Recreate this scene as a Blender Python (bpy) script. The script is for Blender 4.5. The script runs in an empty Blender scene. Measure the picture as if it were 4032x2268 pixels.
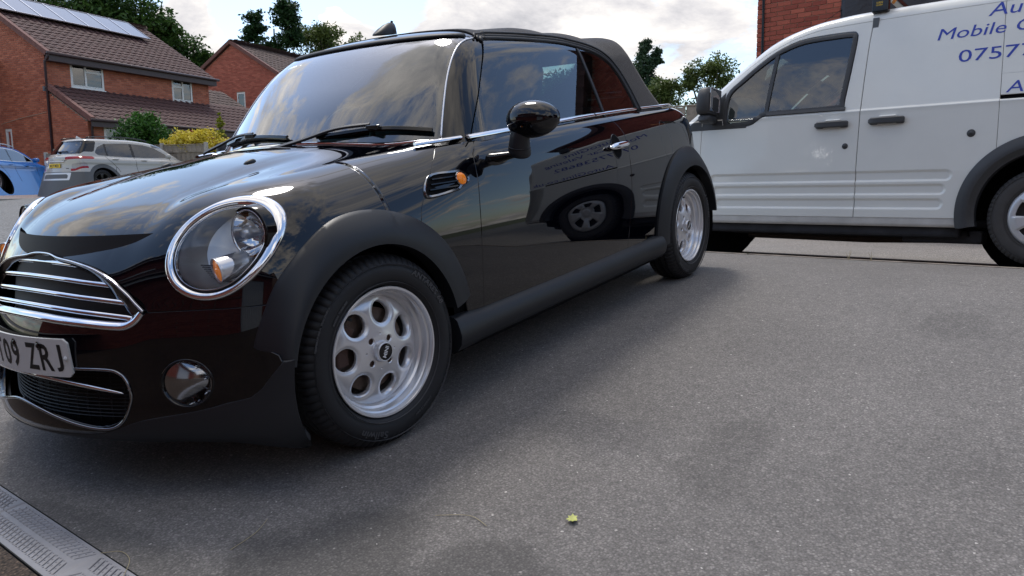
import bpy, math, random
import numpy as np
from mathutils import Matrix, Vector, noise
random.seed(4); RNG = np.random.RandomState(7)
R = math.radians
SC = bpy.context.scene
COL = SC.collection
# ------------------------------------------------------------------ camera
CAM_LOC = (-1.67785, -2.43351, 0.79822)
CAM_ROT = ((0.57196, 0.115117, -0.812164), (-0.820198, 0.066139, -0.568244), (-0.011699, 0.991148, 0.132247))
cd = bpy.data.cameras.new('camera'); cam = bpy.data.objects.new('camera', cd); COL.objects.link(cam)
cd.sensor_width = 36.0; cd.lens = 36.0 * 2954.0 / 4032.0; cd.clip_start = 0.05; cd.clip_end = 3000
cam.matrix_world = Matrix.Translation(CAM_LOC) @ Matrix(CAM_ROT).to_4x4()
SC.camera = cam
# ------------------------------------------------------------------ sun, sky, exposure
SUN_EL, SUN_AZ = 62.0, 58.0          # azimuth measured from +X towards +Y
EXPOSURE = 0.88
SC.view_settings.view_transform = 'Standard'; SC.view_settings.look = 'None'
SC.view_settings.exposure = EXPOSURE; SC.view_settings.gamma = 1.0; SC.view_settings.use_curve_mapping = False
sd = Vector((math.cos(R(SUN_EL)) * math.cos(R(SUN_AZ)), math.cos(R(SUN_EL)) * math.sin(R(SUN_AZ)), math.sin(R(SUN_EL))))
sl = bpy.data.lights.new('sun', 'SUN'); sl.energy = 1.0; sl.angle = R(14.0); sl.color = (1.0, .95, .88)
so = bpy.data.objects.new('sun', sl); COL.objects.link(so); so.rotation_euler = sd.to_track_quat('Z', 'Y').to_euler()
so.location = (0, 0, 30)
world = bpy.data.worlds.new('World'); SC.world = world; world.use_nodes = True
def build_world():
    nt = world.node_tree; N = nt.nodes; L = nt.links; N.clear()
    out = N.new('ShaderNodeOutputWorld'); bg = N.new('ShaderNodeBackground'); L.new(bg.outputs[0], out.inputs[0])
    sky = N.new('ShaderNodeTexSky'); sky.sky_type = 'NISHITA'; sky.sun_disc = False
    sky.sun_elevation = R(SUN_EL); sky.sun_rotation = R(90 - SUN_AZ)
    sky.air_density = 1.0; sky.dust_density = 1.2; sky.ozone_density = 1.6
    bg.inputs['Strength'].default_value = 0.13
    tc = N.new('ShaderNodeTexCoord')
    sep = N.new('ShaderNodeSeparateXYZ'); L.new(tc.outputs['Generated'], sep.inputs[0])
    def math_(op, a, b=None, c=None, clamp=False):
        n = N.new('ShaderNodeMath'); n.operation = op; n.use_clamp = clamp
        for i, v in enumerate((a, b, c)):
            if v is None: continue
            if isinstance(v, (int, float)): n.inputs[i].default_value = v
            else: L.new(v, n.inputs[i])
        return n.outputs[0]
    # clouds lie on a flat layer: direction divided by its height
    zz = math_('ADD', math_('MAXIMUM', sep.outputs[2], 0.0), 0.22)
    cx = math_('DIVIDE', sep.outputs[0], zz); cy = math_('DIVIDE', sep.outputs[1], zz)
    cmb = N.new('ShaderNodeCombineXYZ'); L.new(cx, cmb.inputs[0]); L.new(cy, cmb.inputs[1]); 
    L.new(math_('MULTIPLY', sep.outputs[2], 1.2), cmb.inputs[2])
    def noise_(scale, det, rough, dist, w=None):
        n = N.new('ShaderNodeTexNoise'); n.inputs['Scale'].default_value = scale; n.inputs['Detail'].default_value = det
        n.inputs['Roughness'].default_value = rough; n.inputs['Distortion'].default_value = dist
        mp = N.new('ShaderNodeMapping'); mp.inputs['Location'].default_value = w or (0, 0, 0); L.new(cmb.outputs[0], mp.inputs[0]); L.new(mp.outputs[0], n.inputs['Vector'])
        return n.outputs[0]
    big = noise_(1.15, 9, .62, .25, (3.1, .4, 0)); 
    def ramp(v, pts):
        r = N.new('ShaderNodeValToRGB'); e = r.color_ramp.elements
        e[0].position = pts[0][0]; e[0].color = (*pts[0][1], 1); e[1].position = pts[-1][0]; e[1].color = (*pts[-1][1], 1)
        for p, c in pts[1:-1]:
            k = e.new(p); k.color = (*c, 1)
        L.new(v, r.inputs[0]); return r.outputs[0]
    # single cumulus heads: soft lobes in given directions, broken up by the noise
    fine = noise_(4.2, 10, .66, .2, (0, 2, 5))
    lobes = 0.0
    for (dx, dy, dz, rad, amp) in CLOUDS:
        v = N.new('ShaderNodeVectorMath'); v.operation = 'DISTANCE'; L.new(tc.outputs['Generated'], v.inputs[0])
        d = Vector((dx, dy, dz)).normalized(); v.inputs[1].default_value = d
        mr = N.new('ShaderNodeMapRange'); mr.interpolation_type = 'SMOOTHSTEP'; L.new(v.outputs['Value'], mr.inputs[0]); mr.inputs[1].default_value = 0; mr.inputs[2].default_value = rad; mr.inputs[3].default_value = amp; mr.inputs[4].default_value = 0
        lobes = math_('ADD', lobes, mr.outputs[0])
    dens = math_('ADD', math_('ADD', math_('MULTIPLY', big, .75), math_('MULTIPLY', fine, .38)), lobes)
    cover = ramp(dens, [(CL0, (0, 0, 0)), (CL0 + .03, (.55,) * 3), (CL0 + .075, (1, 1, 1))])
    # cloud colour: bright cream heads, lilac-grey where the layer is thick
    shade = math_('ADD', math_('MULTIPLY', noise_(2.3, 8, .6, .3, (8, 1, 2)), .8), math_('MULTIPLY', fine, .35))
    ccol = ramp(shade, [(.40, (2.45, 2.45, 2.62)), (.50, (3.5, 3.42, 3.5)), (.58, (4.4, 4.25, 4.15)), (.70, (6.2, 5.8, 5.4))])
    tint = N.new('ShaderNodeMix'); tint.data_type = 'RGBA'; tint.blend_type = 'MULTIPLY'; tint.inputs[0].default_value = 1.0
    L.new(sky.outputs[0], tint.inputs[6]); tint.inputs[7].default_value = (.98, 1.0, 1.0, 1)
    mix = N.new('ShaderNodeMix'); mix.data_type = 'RGBA'
    L.new(cover, mix.inputs[0]); L.new(tint.outputs[2], mix.inputs[6]); L.new(ccol, mix.inputs[7])
    L.new(mix.outputs[2], bg.inputs[0])
CL0 = .565
CLOUDS = [(.528, .827, .194, .085, .30), (.510, .845, .165, .075, .22), (.485, .852, .215, .075, -.35), (.595, .780, .215, .10, -.42), (.664, .721, .190, .045, .26), (.69, .700, .185, .045, .24), (.700, .680, .23, .07, -.40),
          (.80, .56, .235, .20, .20), (.87, .455, .195, .07, .25), (.91, .36, .19, .14, .14), (.925, .34, .12, .06, -.22), (-.06, .74, .67, .45, -.035)]
build_world()
SC.cycles.use_denoising = True
SC.cycles.max_bounces = 8; SC.cycles.transparent_max_bounces = 12; SC.cycles.glossy_bounces = 5; SC.cycles.transmission_bounces = 6
SC.cycles.caustics_reflective = False; SC.cycles.caustics_refractive = False
# ------------------------------------------------------------------ materials
MATS = {}
def principled(name, col, rough=.5, metal=0.0, spec=.5, coat=0.0, ior=1.5, bump=None, var=None, emit=None, alpha=None, sheen=0.0):
    """bump=(scale,strength,distance,detail) noise bump; var=(scale,amount,detail) object-space colour mottling"""
    if name in MATS: return MATS[name]
    m = bpy.data.materials.new(name); m.use_nodes = True; nt = m.node_tree; b = nt.nodes['Principled BSDF']
    b.inputs['Base Color'].default_value = (*col, 1); b.inputs['Roughness'].default_value = rough
    b.inputs['Metallic'].default_value = metal; b.inputs['Specular IOR Level'].default_value = spec
    b.inputs['Coat Weight'].default_value = coat; b.inputs['Coat Roughness'].default_value = .02; b.inputs['IOR'].default_value = ior
    if sheen: b.inputs['Sheen Weight'].default_value = sheen
    tc = nt.nodes.new('ShaderNodeTexCoord')
    if var:
        n = nt.nodes.new('ShaderNodeTexNoise'); n.inputs['Scale'].default_value = var[0]; n.inputs['Detail'].default_value = var[2]; n.inputs['Roughness'].default_value = .65
        nt.links.new(tc.outputs['Object'], n.inputs['Vector'])
        mr = nt.nodes.new('ShaderNodeMapRange'); mr.inputs[1].default_value = .3; mr.inputs[2].default_value = .7
        mr.inputs[3].default_value = 1 - var[1]; mr.inputs[4].default_value = 1 + var[1]; nt.links.new(n.outputs[0], mr.inputs[0])
        mx = nt.nodes.new('ShaderNodeVectorMath'); mx.operation = 'SCALE'; mx.inputs[0].default_value = col; nt.links.new(mr.outputs[0], mx.inputs['Scale'])
        nt.links.new(mx.outputs[0], b.inputs['Base Color'])
    if bump:
        n = nt.nodes.new('ShaderNodeTexNoise'); n.inputs['Scale'].default_value = bump[0]; n.inputs['Detail'].default_value = bump[3]
        nt.links.new(tc.outputs['Object'], n.inputs['Vector'])
        bp = nt.nodes.new('ShaderNodeBump'); bp.inputs['Strength'].default_value = bump[1]; bp.inputs['Distance'].default_value = bump[2]
        nt.links.new(n.outputs[0], bp.inputs['Height']); nt.links.new(bp.outputs[0], b.inputs['Normal'])
    if emit: b.inputs['Emission Color'].default_value = (*emit[0], 1); b.inputs['Emission Strength'].default_value = emit[1]
    MATS[name] = m; return m
def glass_mat(name, tint=(.8, .9, .88), rough=0.0, ior=1.5, boost=1.0, body=None):
    """thin pane: tinted see-through film plus a mirror coat by Fresnel"""
    if name in MATS: return MATS[name]
    m = bpy.data.materials.new(name); m.use_nodes = True; nt = m.node_tree; nt.nodes.clear()
    out = nt.nodes.new('ShaderNodeOutputMaterial'); tr = nt.nodes.new('ShaderNodeBsdfTransparent'); tr.inputs[0].default_value = (*tint, 1)
    gl = nt.nodes.new('ShaderNodeBsdfGlossy'); gl.inputs['Roughness'].default_value = rough; gl.inputs[0].default_value = (.95, .97, 1, 1)
    fr = nt.nodes.new('ShaderNodeFresnel'); fr.inputs[0].default_value = ior
    mu = nt.nodes.new('ShaderNodeMath'); mu.operation = 'MULTIPLY'; mu.use_clamp = True; mu.inputs[1].default_value = boost
    nt.links.new(fr.outputs[0], mu.inputs[0])
    mx = nt.nodes.new('ShaderNodeMixShader'); nt.links.new(mu.outputs[0], mx.inputs[0])
    src = tr.outputs[0]
    if body:
        df = nt.nodes.new('ShaderNodeBsdfDiffuse'); df.inputs[0].default_value = (*body[0], 1)
        m2 = nt.nodes.new('ShaderNodeMixShader'); m2.inputs[0].default_value = body[1]
        nt.links.new(tr.outputs[0], m2.inputs[1]); nt.links.new(df.outputs[0], m2.inputs[2]); src = m2.outputs[0]
    nt.links.new(src, mx.inputs[1]); nt.links.new(gl.outputs[0], mx.inputs[2]); nt.links.new(mx.outputs[0], out.inputs[0])
    MATS[name] = m; return m
# ------------------------------------------------------------------ objects
def obj_raw(name, me, parent=None):
    o = bpy.data.objects.new(name, me); COL.objects.link(o)
    if parent is not None: o.parent = parent
    return o
def mesh_obj(name, V, F, mat, parent=None, smooth=False, N=None, mats=None, fm=None):
    me = bpy.data.meshes.new(name)
    me.from_pydata([tuple(v) for v in np.asarray(V, float).tolist()], [], [tuple(int(i) for i in f) for f in F])
    if mats:
        for m_ in mats: me.materials.append(m_)
        me.polygons.foreach_set('material_index', np.asarray(fm, dtype=np.int32))
    elif mat is not None: me.materials.append(mat)
    if smooth: me.polygons.foreach_set('use_smooth', [True] * len(me.polygons))
    if me.validate(): print('repaired', name)
    if N is not None:
        Nn = np.asarray(N, float); Nn = Nn / np.maximum(np.linalg.norm(Nn, axis=1, keepdims=True), 1e-9)
        me.normals_split_custom_set_from_vertices(Nn.tolist())
    return obj_raw(name, me, parent)
def thing(name, label, cat, group=None, loc=(0, 0, 0), rot=None, mat=None):
    e = bpy.data.objects.new(name, None); COL.objects.link(e); e.empty_display_size = .2
    if mat is not None: e.matrix_world = mat
    else:
        e.location = loc
        if rot: e.rotation_euler = rot
    return tag(e, label, cat, group)
def tag(o, label=None, cat=None, group=None, kind=None):
    if label: o['label'] = label
    if cat: o['category'] = cat
    if group: o['group'] = group
    if kind: o['kind'] = kind
    return o
class Geo:
    """plain polygon soup"""
    def __init__(s): s.V = []; s.F = []; s.M = []; s.n = 0
    def add(s, V, F, m=0):
        V = np.asarray(V, float).reshape(-1, 3); k = s.n; s.V.append(V); s.n += len(V)
        for f in F: s.F.append(tuple(i + k for i in f)); s.M.append(m)
    def box(s, c, d, rot=None, m=0):
        x, y, z = np.asarray(d, float) / 2
        V = np.array([(-x, -y, -z), (x, -y, -z), (x, y, -z), (-x, y, -z), (-x, -y, z), (x, -y, z), (x, y, z), (-x, y, z)])
        if rot is not None: V = V @ np.asarray(rot).T
        s.add(V + c, [(0, 3, 2, 1), (4, 5, 6, 7), (0, 1, 5, 4), (1, 2, 6, 5), (2, 3, 7, 6), (3, 0, 4, 7)], m)
    def prism(s, pts, a, b, ax='z', m=0):
        """2D outline extruded between a and b along an axis"""
        n = len(pts); P = np.asarray(pts, float)
        def mk(h):
            z = np.full(n, h)
            return {'z': np.stack([P[:, 0], P[:, 1], z], 1), 'y': np.stack([P[:, 0], z, P[:, 1]], 1), 'x': np.stack([z, P[:, 0], P[:, 1]], 1)}[ax]
        s.add(np.concatenate([mk(a), mk(b)]), [tuple(range(n))[::-1], tuple(range(n, 2 * n))] + [(i, (i + 1) % n, n + (i + 1) % n, n + i) for i in range(n)], m)
    def tube(s, pts, r, n=8, m=0, caps=True):
        pts = np.asarray(pts, float); r = np.full(len(pts), r) if np.isscalar(r) else np.asarray(r, float)
        T = np.gradient(pts, axis=0); T /= np.maximum(np.linalg.norm(T, axis=1, keepdims=True), 1e-9)
        ref = np.array([0, 0, 1.]) if abs(T[0][2]) < .9 else np.array([1., 0, 0]); A = np.cross(T[0], ref); A /= np.linalg.norm(A); V = []
        for i in range(len(pts)):
            A = A - T[i] * (A @ T[i]); A /= max(np.linalg.norm(A), 1e-9); B = np.cross(T[i], A)
            for k in range(n):
                t = 2 * math.pi * k / n; V.append(pts[i] + r[i] * (A * math.cos(t) + B * math.sin(t)))
        F = [(i * n + k, i * n + (k + 1) % n, (i + 1) * n + (k + 1) % n, (i + 1) * n + k) for i in range(len(pts) - 1) for k in range(n)]
        if caps: F += [tuple(range(n))[::-1], tuple((len(pts) - 1) * n + k for k in range(n))]
        s.add(V, F, m)
    def lathe(s, prof, n=48, o=(0, 0, 0), A=(1, 0, 0), B=(0, 0, 1), D=(0, 1, 0), m=0, t0=0, t1=2 * math.pi):
        """profile of (radius, depth along D)"""
        A, B, D, o = (np.asarray(v, float) for v in (A, B, D, o)); full = abs(t1 - t0 - 2 * math.pi) < 1e-6
        K = n if full else n + 1; t = t0 + (t1 - t0) * np.arange(K) / n; P = np.asarray(prof, float)
        V = o + P[:, None, 0, None] * (np.cos(t)[None, :, None] * A + np.sin(t)[None, :, None] * B) + P[:, None, 1, None] * D
        F = [(i * K + j, i * K + (j + 1) % K, (i + 1) * K + (j + 1) % K, (i + 1) * K + j) for i in range(len(P) - 1) for j in range(n)]
        s.add(V.reshape(-1, 3), F, m)
    def build(s, name, mat, parent=None, smooth=False, mats=None):
        V = np.concatenate(s.V) if s.V else np.zeros((0, 3))
        return mesh_obj(name, V, s.F, mat, parent, smooth, mats=mats, fm=s.M if mats else None)
def bevel(o, w=.004, seg=2, ang=35):
    b = o.modifiers.new('bevel', 'BEVEL'); b.width = w; b.segments = seg; b.limit_method = 'ANGLE'; b.angle_limit = R(ang); b.harden_normals = False
    return o
def smooth_by_angle(o, ang=35):
    me = o.data; me.polygons.foreach_set('use_smooth', [True] * len(me.polygons)); me.set_sharp_from_angle(angle=R(ang)); return o
# ------------------------------------------------------------------ surfaces: cutting with exact edges, lips, offsets
class Surf:
    def __init__(s, V, N, F): s.V = np.asarray(V, float); s.N = np.asarray(N, float); s.F = F
    def cut(s, g):
        """g(V)->value per vertex; returns the part with g>0"""
        gv = g(s.V); F = s.F; out = []; nV = []; nN = []; cache = {}; base = len(s.V)
        pos = gv > 0
        L4 = np.array([f if len(f) == 4 else (tuple(f) + (f[-1],) * 4)[:4] if len(f) < 4 else f[:4] for f in F], dtype=np.int64).reshape(-1, 4)
        cnt = pos[L4].sum(1)
        for i, f in enumerate(F):
            if len(f) <= 4:
                if cnt[i] == 4: out.append(f); continue
                if cnt[i] == 0: continue
            else:
                c = sum(bool(pos[j]) for j in f)
                if c == len(f): out.append(f); continue
                if c == 0: continue
            nf = []
            for a, b in zip(f, f[1:] + f[:1]):
                if pos[a]: nf.append(a)
                if pos[a] != pos[b]:
                    k = (a, b) if a < b else (b, a)
                    if k not in cache:
                        t = gv[k[0]] / (gv[k[0]] - gv[k[1]]); cache[k] = base + len(nV)
                        nV.append(s.V[k[0]] * (1 - t) + s.V[k[1]] * t); nN.append(s.N[k[0]] * (1 - t) + s.N[k[1]] * t)
                    nf.append(cache[k])
            if len(nf) >= 3: out.append(tuple(nf))
        V = np.concatenate([s.V, np.array(nV).reshape(-1, 3)]); N = np.concatenate([s.N, np.array(nN).reshape(-1, 3)])
        used = np.zeros(len(V), bool)
        for f in out: used[list(f)] = True
        mp = np.cumsum(used) - 1
        return Surf(V[used], N[used], [tuple(int(mp[j]) for j in f) for f in out])
    def offset(s, d):
        n = s.N / np.maximum(np.linalg.norm(s.N, axis=1, keepdims=True), 1e-9); return Surf(s.V + n * d, s.N, s.F)
    def build(s, name, mat, parent=None, lip=.012, lip_sel=None):
        n = s.N / np.maximum(np.linalg.norm(s.N, axis=1, keepdims=True), 1e-9)
        V, N, F = s.V, n, list(s.F)
        if lip:
            ed = {}
            for f in F:
                for a, b in zip(f, f[1:] + f[:1]): ed[(a, b)] = 1
            bd = [(a, b) for (a, b) in ed if (b, a) not in ed]
            vn = {}
            for a, b in bd:
                d = V[b] - V[a]; e = np.cross(d, n[a] + n[b]); l = np.linalg.norm(e)
                if l > 1e-12:
                    e /= l
                    for k in (a, b): vn[k] = vn.get(k, 0) + e
            k0 = len(V); ids = {}; VV = []; NN = []
            for a in vn:
                e = vn[a] / max(np.linalg.norm(vn[a]), 1e-9); ids[a] = k0 + len(VV)
                VV += [V[a], V[a] - n[a] * .0025 + e * .0018, V[a] - n[a] * lip + e * .0018]; NN += [n[a] , (n[a] + e), e]
            V = np.concatenate([V, np.array(VV).reshape(-1, 3)]); N = np.concatenate([N, np.array(NN).reshape(-1, 3)])
            for a, b in bd:
                if a in ids and b in ids:
                    for q in (0, 1): F.append((ids[b] + q, ids[a] + q, ids[a] + q + 1, ids[b] + q + 1))
        return mesh_obj(name, V, F, mat, parent, True, N)
def smax(a, b, k):
    h = np.maximum(k - np.abs(a - b), 0) / k; return np.maximum(a, b) + h * h * k * .25
def grad(f, P, e=4e-4):
    g = np.zeros_like(P)
    for i in range(3):
        d = np.zeros(3); d[i] = e; g[:, i] = f(P + d) - f(P - d)
    return g / np.maximum(np.linalg.norm(g, axis=1, keepdims=True), 1e-12)
def shoot(f, O, D, r0, r1, it=34):
    lo = np.full(len(O), float(r0)); hi = np.full(len(O), float(r1))
    for _ in range(it):
        m = (lo + hi) / 2; ins = f(O + D * m[:, None]) < 0
        lo = np.where(ins, m, lo); hi = np.where(ins, hi, m)
    return O + D * ((lo + hi) / 2)[:, None]
def wrap(f, xa, xb, z0, nf, nm, nr, nphi, rmax=3.0, phis=None, xs=None, ring=1.0):
    """skin of the solid f<0 seen from the axis (xa..xb, 0, z0): round cap, tube, round cap"""
    ph = phis if phis is not None else np.linspace(0, 2 * np.pi, nphi, endpoint=False); nphi = len(ph)
    O = []; D = []
    for t in np.linspace(.5 / nf, 1, nf):
        th = t * np.pi / 2; O.append(np.tile([xa, 0, z0], (nphi, 1))); D.append(np.stack([-np.cos(th) * np.ones(nphi), np.sin(th) * np.cos(ph), np.sin(th) * np.sin(ph)], 1))
    xm = xs if xs is not None else np.linspace(xa, xb, nm + 2)[1:-1]
    for x in xm: O.append(np.tile([x, 0, z0], (nphi, 1))); D.append(np.stack([np.zeros(nphi), np.cos(ph), np.sin(ph)], 1))
    for t in np.linspace(1, .5 / nr, nr):
        th = t * np.pi / 2; O.append(np.tile([xb, 0, z0], (nphi, 1))); D.append(np.stack([np.cos(th) * np.ones(nphi), np.sin(th) * np.cos(ph), np.sin(th) * np.sin(ph)], 1))
    K = len(O); O = np.concatenate(O); D = np.concatenate(D)
    V = shoot(f, O, D, 0, rmax); N = grad(f, V)
    F = [(i * nphi + j, (i + 1) * nphi + j, (i + 1) * nphi + (j + 1) % nphi, i * nphi + (j + 1) % nphi) for i in range(K - 1) for j in range(nphi)]
    F += [tuple(range(nphi)), tuple((K - 1) * nphi + j for j in range(nphi))[::-1]]
    # make windings agree with the outward normals
    a = V[[q[0] for q in F[:nphi]]]; f0 = F[nphi * (K // 2) + 3]; c = np.cross(V[f0[1]] - V[f0[0]], V[f0[2]] - V[f0[0]])
    if c @ N[f0[0]] < 0: F = [q[::-1] for q in F]
    return Surf(V, N, F)
def interp(x, xs, ys):
    """smooth (pchip-like) interpolation through given points"""
    xs = np.asarray(xs, float); ys = np.asarray(ys, float); h = np.diff(xs); d = np.diff(ys) / h
    m = np.zeros(len(xs)); m[1:-1] = np.where(d[:-1] * d[1:] > 0, 2 * d[:-1] * d[1:] / np.where(d[:-1] + d[1:] == 0, 1, d[:-1] + d[1:]), 0); m[0] = d[0]; m[-1] = d[-1]
    x = np.asarray(x, float); i = np.clip(np.searchsorted(xs, x) - 1, 0, len(xs) - 2); t = (x - xs[i]) / h[i]
    tc = np.clip(t, 0, 1); y = ys[i] * (1 + 2 * tc) * (1 - tc) ** 2 + h[i] * m[i] * tc * (1 - tc) ** 2 + ys[i + 1] * tc * tc * (3 - 2 * tc) + h[i] * m[i + 1] * tc * tc * (tc - 1)
    return y + np.where(t < 0, t * h[i] * m[i], 0) + np.where(t > 1, (t - 1) * h[i] * m[i + 1], 0)
def sstep(x, a, b):
    t = np.clip((x - a) / (b - a), 0, 1); return t * t * (3 - 2 * t)
def crom(P, n=12, closed=False):
    """Catmull-Rom through points"""
    P = np.asarray(P, float); m = len(P); out = []
    for i in range(m if closed else m - 1):
        p0, p1, p2, p3 = (P[(i - 1) % m], P[i], P[(i + 1) % m], P[(i + 2) % m]) if closed else (P[max(i - 1, 0)], P[i], P[i + 1], P[min(i + 2, m - 1)])
        for t in np.arange(n) / n: out.append(.5 * (2 * p1 + (p2 - p0) * t + (2 * p0 - 5 * p1 + 4 * p2 - p3) * t * t + (3 * p1 - p0 - 3 * p2 + p3) * t ** 3))
    if not closed: out.append(P[-1])
    return np.array(out)
def sweep(g, P, N, prof, closed=False, m=0, caps=True):
    """profile (side, height) carried along P; height follows N"""
    P = np.asarray(P, float); N = np.asarray(N, float); n = len(P)
    T = (np.roll(P, -1, 0) - np.roll(P, 1, 0)) if closed else np.gradient(P, axis=0)
    T /= np.maximum(np.linalg.norm(T, axis=1, keepdims=True), 1e-9); B = np.cross(N, T); B /= np.maximum(np.linalg.norm(B, axis=1, keepdims=True), 1e-9); NN = np.cross(T, B)
    pr = np.asarray(prof, float)
    if pr.ndim == 2: pr = np.repeat(pr[None], n, 0)
    q = pr.shape[1]
    V = P[:, None] + pr[:, :, 0, None] * B[:, None] + pr[:, :, 1, None] * NN[:, None]
    F = []
    for i in range(n if closed else n - 1):
        j = (i + 1) % n
        for k in range(q): F.append((i * q + k, i * q + (k + 1) % q, j * q + (k + 1) % q, j * q + k))
    if not closed and caps: F += [tuple(range(q))[::-1], tuple((n - 1) * q + k for k in range(q))]
    g.add(V.reshape(-1, 3), F, m)
def ellprof(a, b, n=10, dy=0.0): return [(a * math.cos(2 * math.pi * k / n), b * math.sin(2 * math.pi * k / n) + dy) for k in range(n)]
def polyd(P2, poly):
    """signed distance to a closed polygon, >0 inside"""
    P2 = np.asarray(P2, float); poly = np.asarray(poly, float); n = len(poly); d = np.full(len(P2), 1e9); ins = np.zeros(len(P2), bool)
    for i in range(n):
        a = poly[i]; b = poly[(i + 1) % n]; e = b - a; w = P2 - a; t = np.clip((w @ e) / max(e @ e, 1e-12), 0, 1)
        d = np.minimum(d, np.linalg.norm(w - t[:, None] * e, axis=1))
        c = ((a[1] > P2[:, 1]) != (b[1] > P2[:, 1]))
        xx = a[0] + (P2[:, 1] - a[1]) * (b[0] - a[0]) / (b[1] - a[1] if b[1] != a[1] else 1e-12)
        ins ^= c & (P2[:, 0] < xx)
    return np.where(ins, d, -d)
TEXT_CACHE = {}
def text_geo(*a):
    """lettering comes from the table built before the scene fills up"""
    if a not in TEXT_CACHE: TEXT_CACHE[a] = text_make(*a)
    V, F = TEXT_CACHE[a]; return V.copy(), F
def text_make(s, size=1.0, depth=.0, shear=0.0, spacing=1.0, bold=0.0, sx=1.0):
    """lettering as flat polygons in xy, baseline at 0, left at 0"""
    c = bpy.data.curves.new('t', 'FONT'); c.body = s; c.size = size; c.extrude = depth; c.shear = shear; c.space_character = spacing; c.offset = bold; c.resolution_u = 3
    o = bpy.data.objects.new('t', c); COL.objects.link(o)
    dg = bpy.context.evaluated_depsgraph_get(); me = o.evaluated_get(dg).to_mesh()
    V = np.array([v.co[:] for v in me.vertices]).reshape(-1, 3); F = [tuple(p.vertices) for p in me.polygons]
    o.evaluated_get(dg).to_mesh_clear(); bpy.data.objects.remove(o); bpy.data.curves.remove(c)
    if len(V): V[:, 0] = (V[:, 0] - V[:, 0].min()) * sx
    return V, F
for _c in 'JRZ90T': text_geo(_c, .108, 0, 0, 1, .0022, .84)
text_geo('MINI', .013, .0004, 0, 1, .0002, .95); text_geo('MINI', .0185, .0003, 0, 1, .0005, 1.0)
for _t, _s in (('ANTARES 68', .024), ('Sailwin', .030), ('RADIAL TUBELESS', .008), ('TEMPERATURE A  TRACTION A', .0075), ('175/65R15 84H', .010), ('LANDSAIL', .026), ('175/65R15', .016)):
    text_geo(_t, _s, .0004, .12, 1.05, .0006, 1.25)
VAN_TEXT = {}
for _t, _s, _sh in (('AutoGlint', .190, .16), ('Mobile Car Valeting', .150, .16), ('07577538682', .165, .0), ('AutoGlint.co.uk', .150, .16), ('VAN', .05, .12), ('GUARD', .03, .12)):
    VAN_TEXT[_t] = text_geo(_t, _s, 0, _sh, 1.0, .0 if _s > .1 else .0005, 1.3)
for _t, _s in (('M19 MEH', .105), ('KONA', .06), ('hybrid', .05)): VAN_TEXT[_t] = text_geo(_t, _s, 0, 0, 1.05, .002, 1.0)
# tilted frames: the drive falls about 6.4 degrees towards the garage, the vehicles stand square to it
MINI = Matrix(((0.993697, 0, -0.112095, 0), (0, 1, 0, 0), (0.112095, 0, 0.993697, 0), (0, 0, 0, 1)))
# ================================================================== the black convertible (frame: x rearwards from front axle, y to the far side, z up)
paint = principled('black_paint', (.0012, .0016, .0038), rough=.015, spec=.5, coat=.25, ior=1.5)
matte = principled('matte_black_plastic', (.013, .0145, .018), rough=.45, spec=.45, bump=(900, .12, .0006, 3))
rubber = principled('rubber_seal', (.012, .012, .013), rough=.55)
chrome = principled('chrome', (.86, .86, .88), rough=.03, metal=1)
chrome_dark = principled('smoked_chrome', (.30, .31, .33), rough=.12, metal=1)
satin = principled('silver_alloy', (.78, .78, .80), rough=.27, metal=.6, spec=.6)
fabric = principled('soft_top_fabric', (.014, .0125, .015), rough=.88, spec=.2, bump=(1400, .5, .001, 2), var=(6, .12, 5), sheen=.25)
dark = principled('dark_void', (.006, .006, .007), rough=.8, spec=.1)
ws_glass = glass_mat('windscreen_glass', (.42, .54, .53), ior=1.65, boost=2.1, rough=.0)
side_glass = glass_mat('side_window_glass', (.42, .60, .62), ior=1.6, boost=1.3)
seat_m = principled('seat_cloth', (.014, .014, .016), rough=.85)
black_gloss = principled('black_gloss', (.006, .006, .007), rough=.08)

def belt(x): return interp(x, [-.2, .5, 1.1, 1.67, 2.2, 2.6, 3.1], [.86, .906, .930, .950, .962, .965, .95])
def wid(x, z):
    w = .815 - .46 * np.maximum(z - .56, 0) ** 2 - .16 * np.maximum(.5 - z, 0) ** 2
    w = w - .020 * np.maximum(.1 - x, 0) ** 2 - .012 * ((x - 1.25) / 1.2) ** 2 * (x > .1) * (x < 2.4) - (x >= 2.4) * (.011 + .10 * np.maximum(x - 2.3, 0) ** 2)
    return w
XFZ = ([.08, .14, .18, .23, .31, .40, .47, .52, .56, .62, .68, .72, .80], [-.60, -.690, -.716, -.722, -.712, -.704, -.699, -.692, -.682, -.668, -.650, -.638, -.612])
def xfront(y, z): ay = np.abs(y); return interp(z, *XFZ) + .62 * np.minimum(ay, .5) ** 2 + .56 * np.maximum(ay - .5, 0)
TCX = ([-.72, -.62, -.554, -.45, -.30, -.15, 0, .2, .36, .6, 2.4, 2.7, 2.95, 3.1], [.60, .690, .731, .782, .832, .871, .902, .927, .938, .955, .985, .975, .93, .85])
TSX = ([-.70, -.62, -.55, -.48, -.39, -.30, -.14, .02, .2, .36, .6, 1.2, 2.4, 2.7, 2.95, 3.1], [.50, .61, .705, .772, .818, .838, .857, .872, .889, .904, .935, .955, .975, .965, .92, .84])
def ztop(x, y):
    ay = np.abs(y); t = interp(x, *TCX); s = interp(x, *TSX); u = sstep(ay, .24, .55)
    out = np.where(x < .6, .75, .10) * np.maximum(ay - .55, 0) ** 2
    cr = .007 * np.exp(-((ay - .36) / .05) ** 2) * sstep(-x, -.3, .1) * sstep(x, -.62, -.4)
    return t - .10 * np.minimum(ay, .3) ** 2 * (1 - u) + (s - t) * u - out - cr
def kside(x): return .10 + .10 * sstep(-x, -.75, .05)
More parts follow.
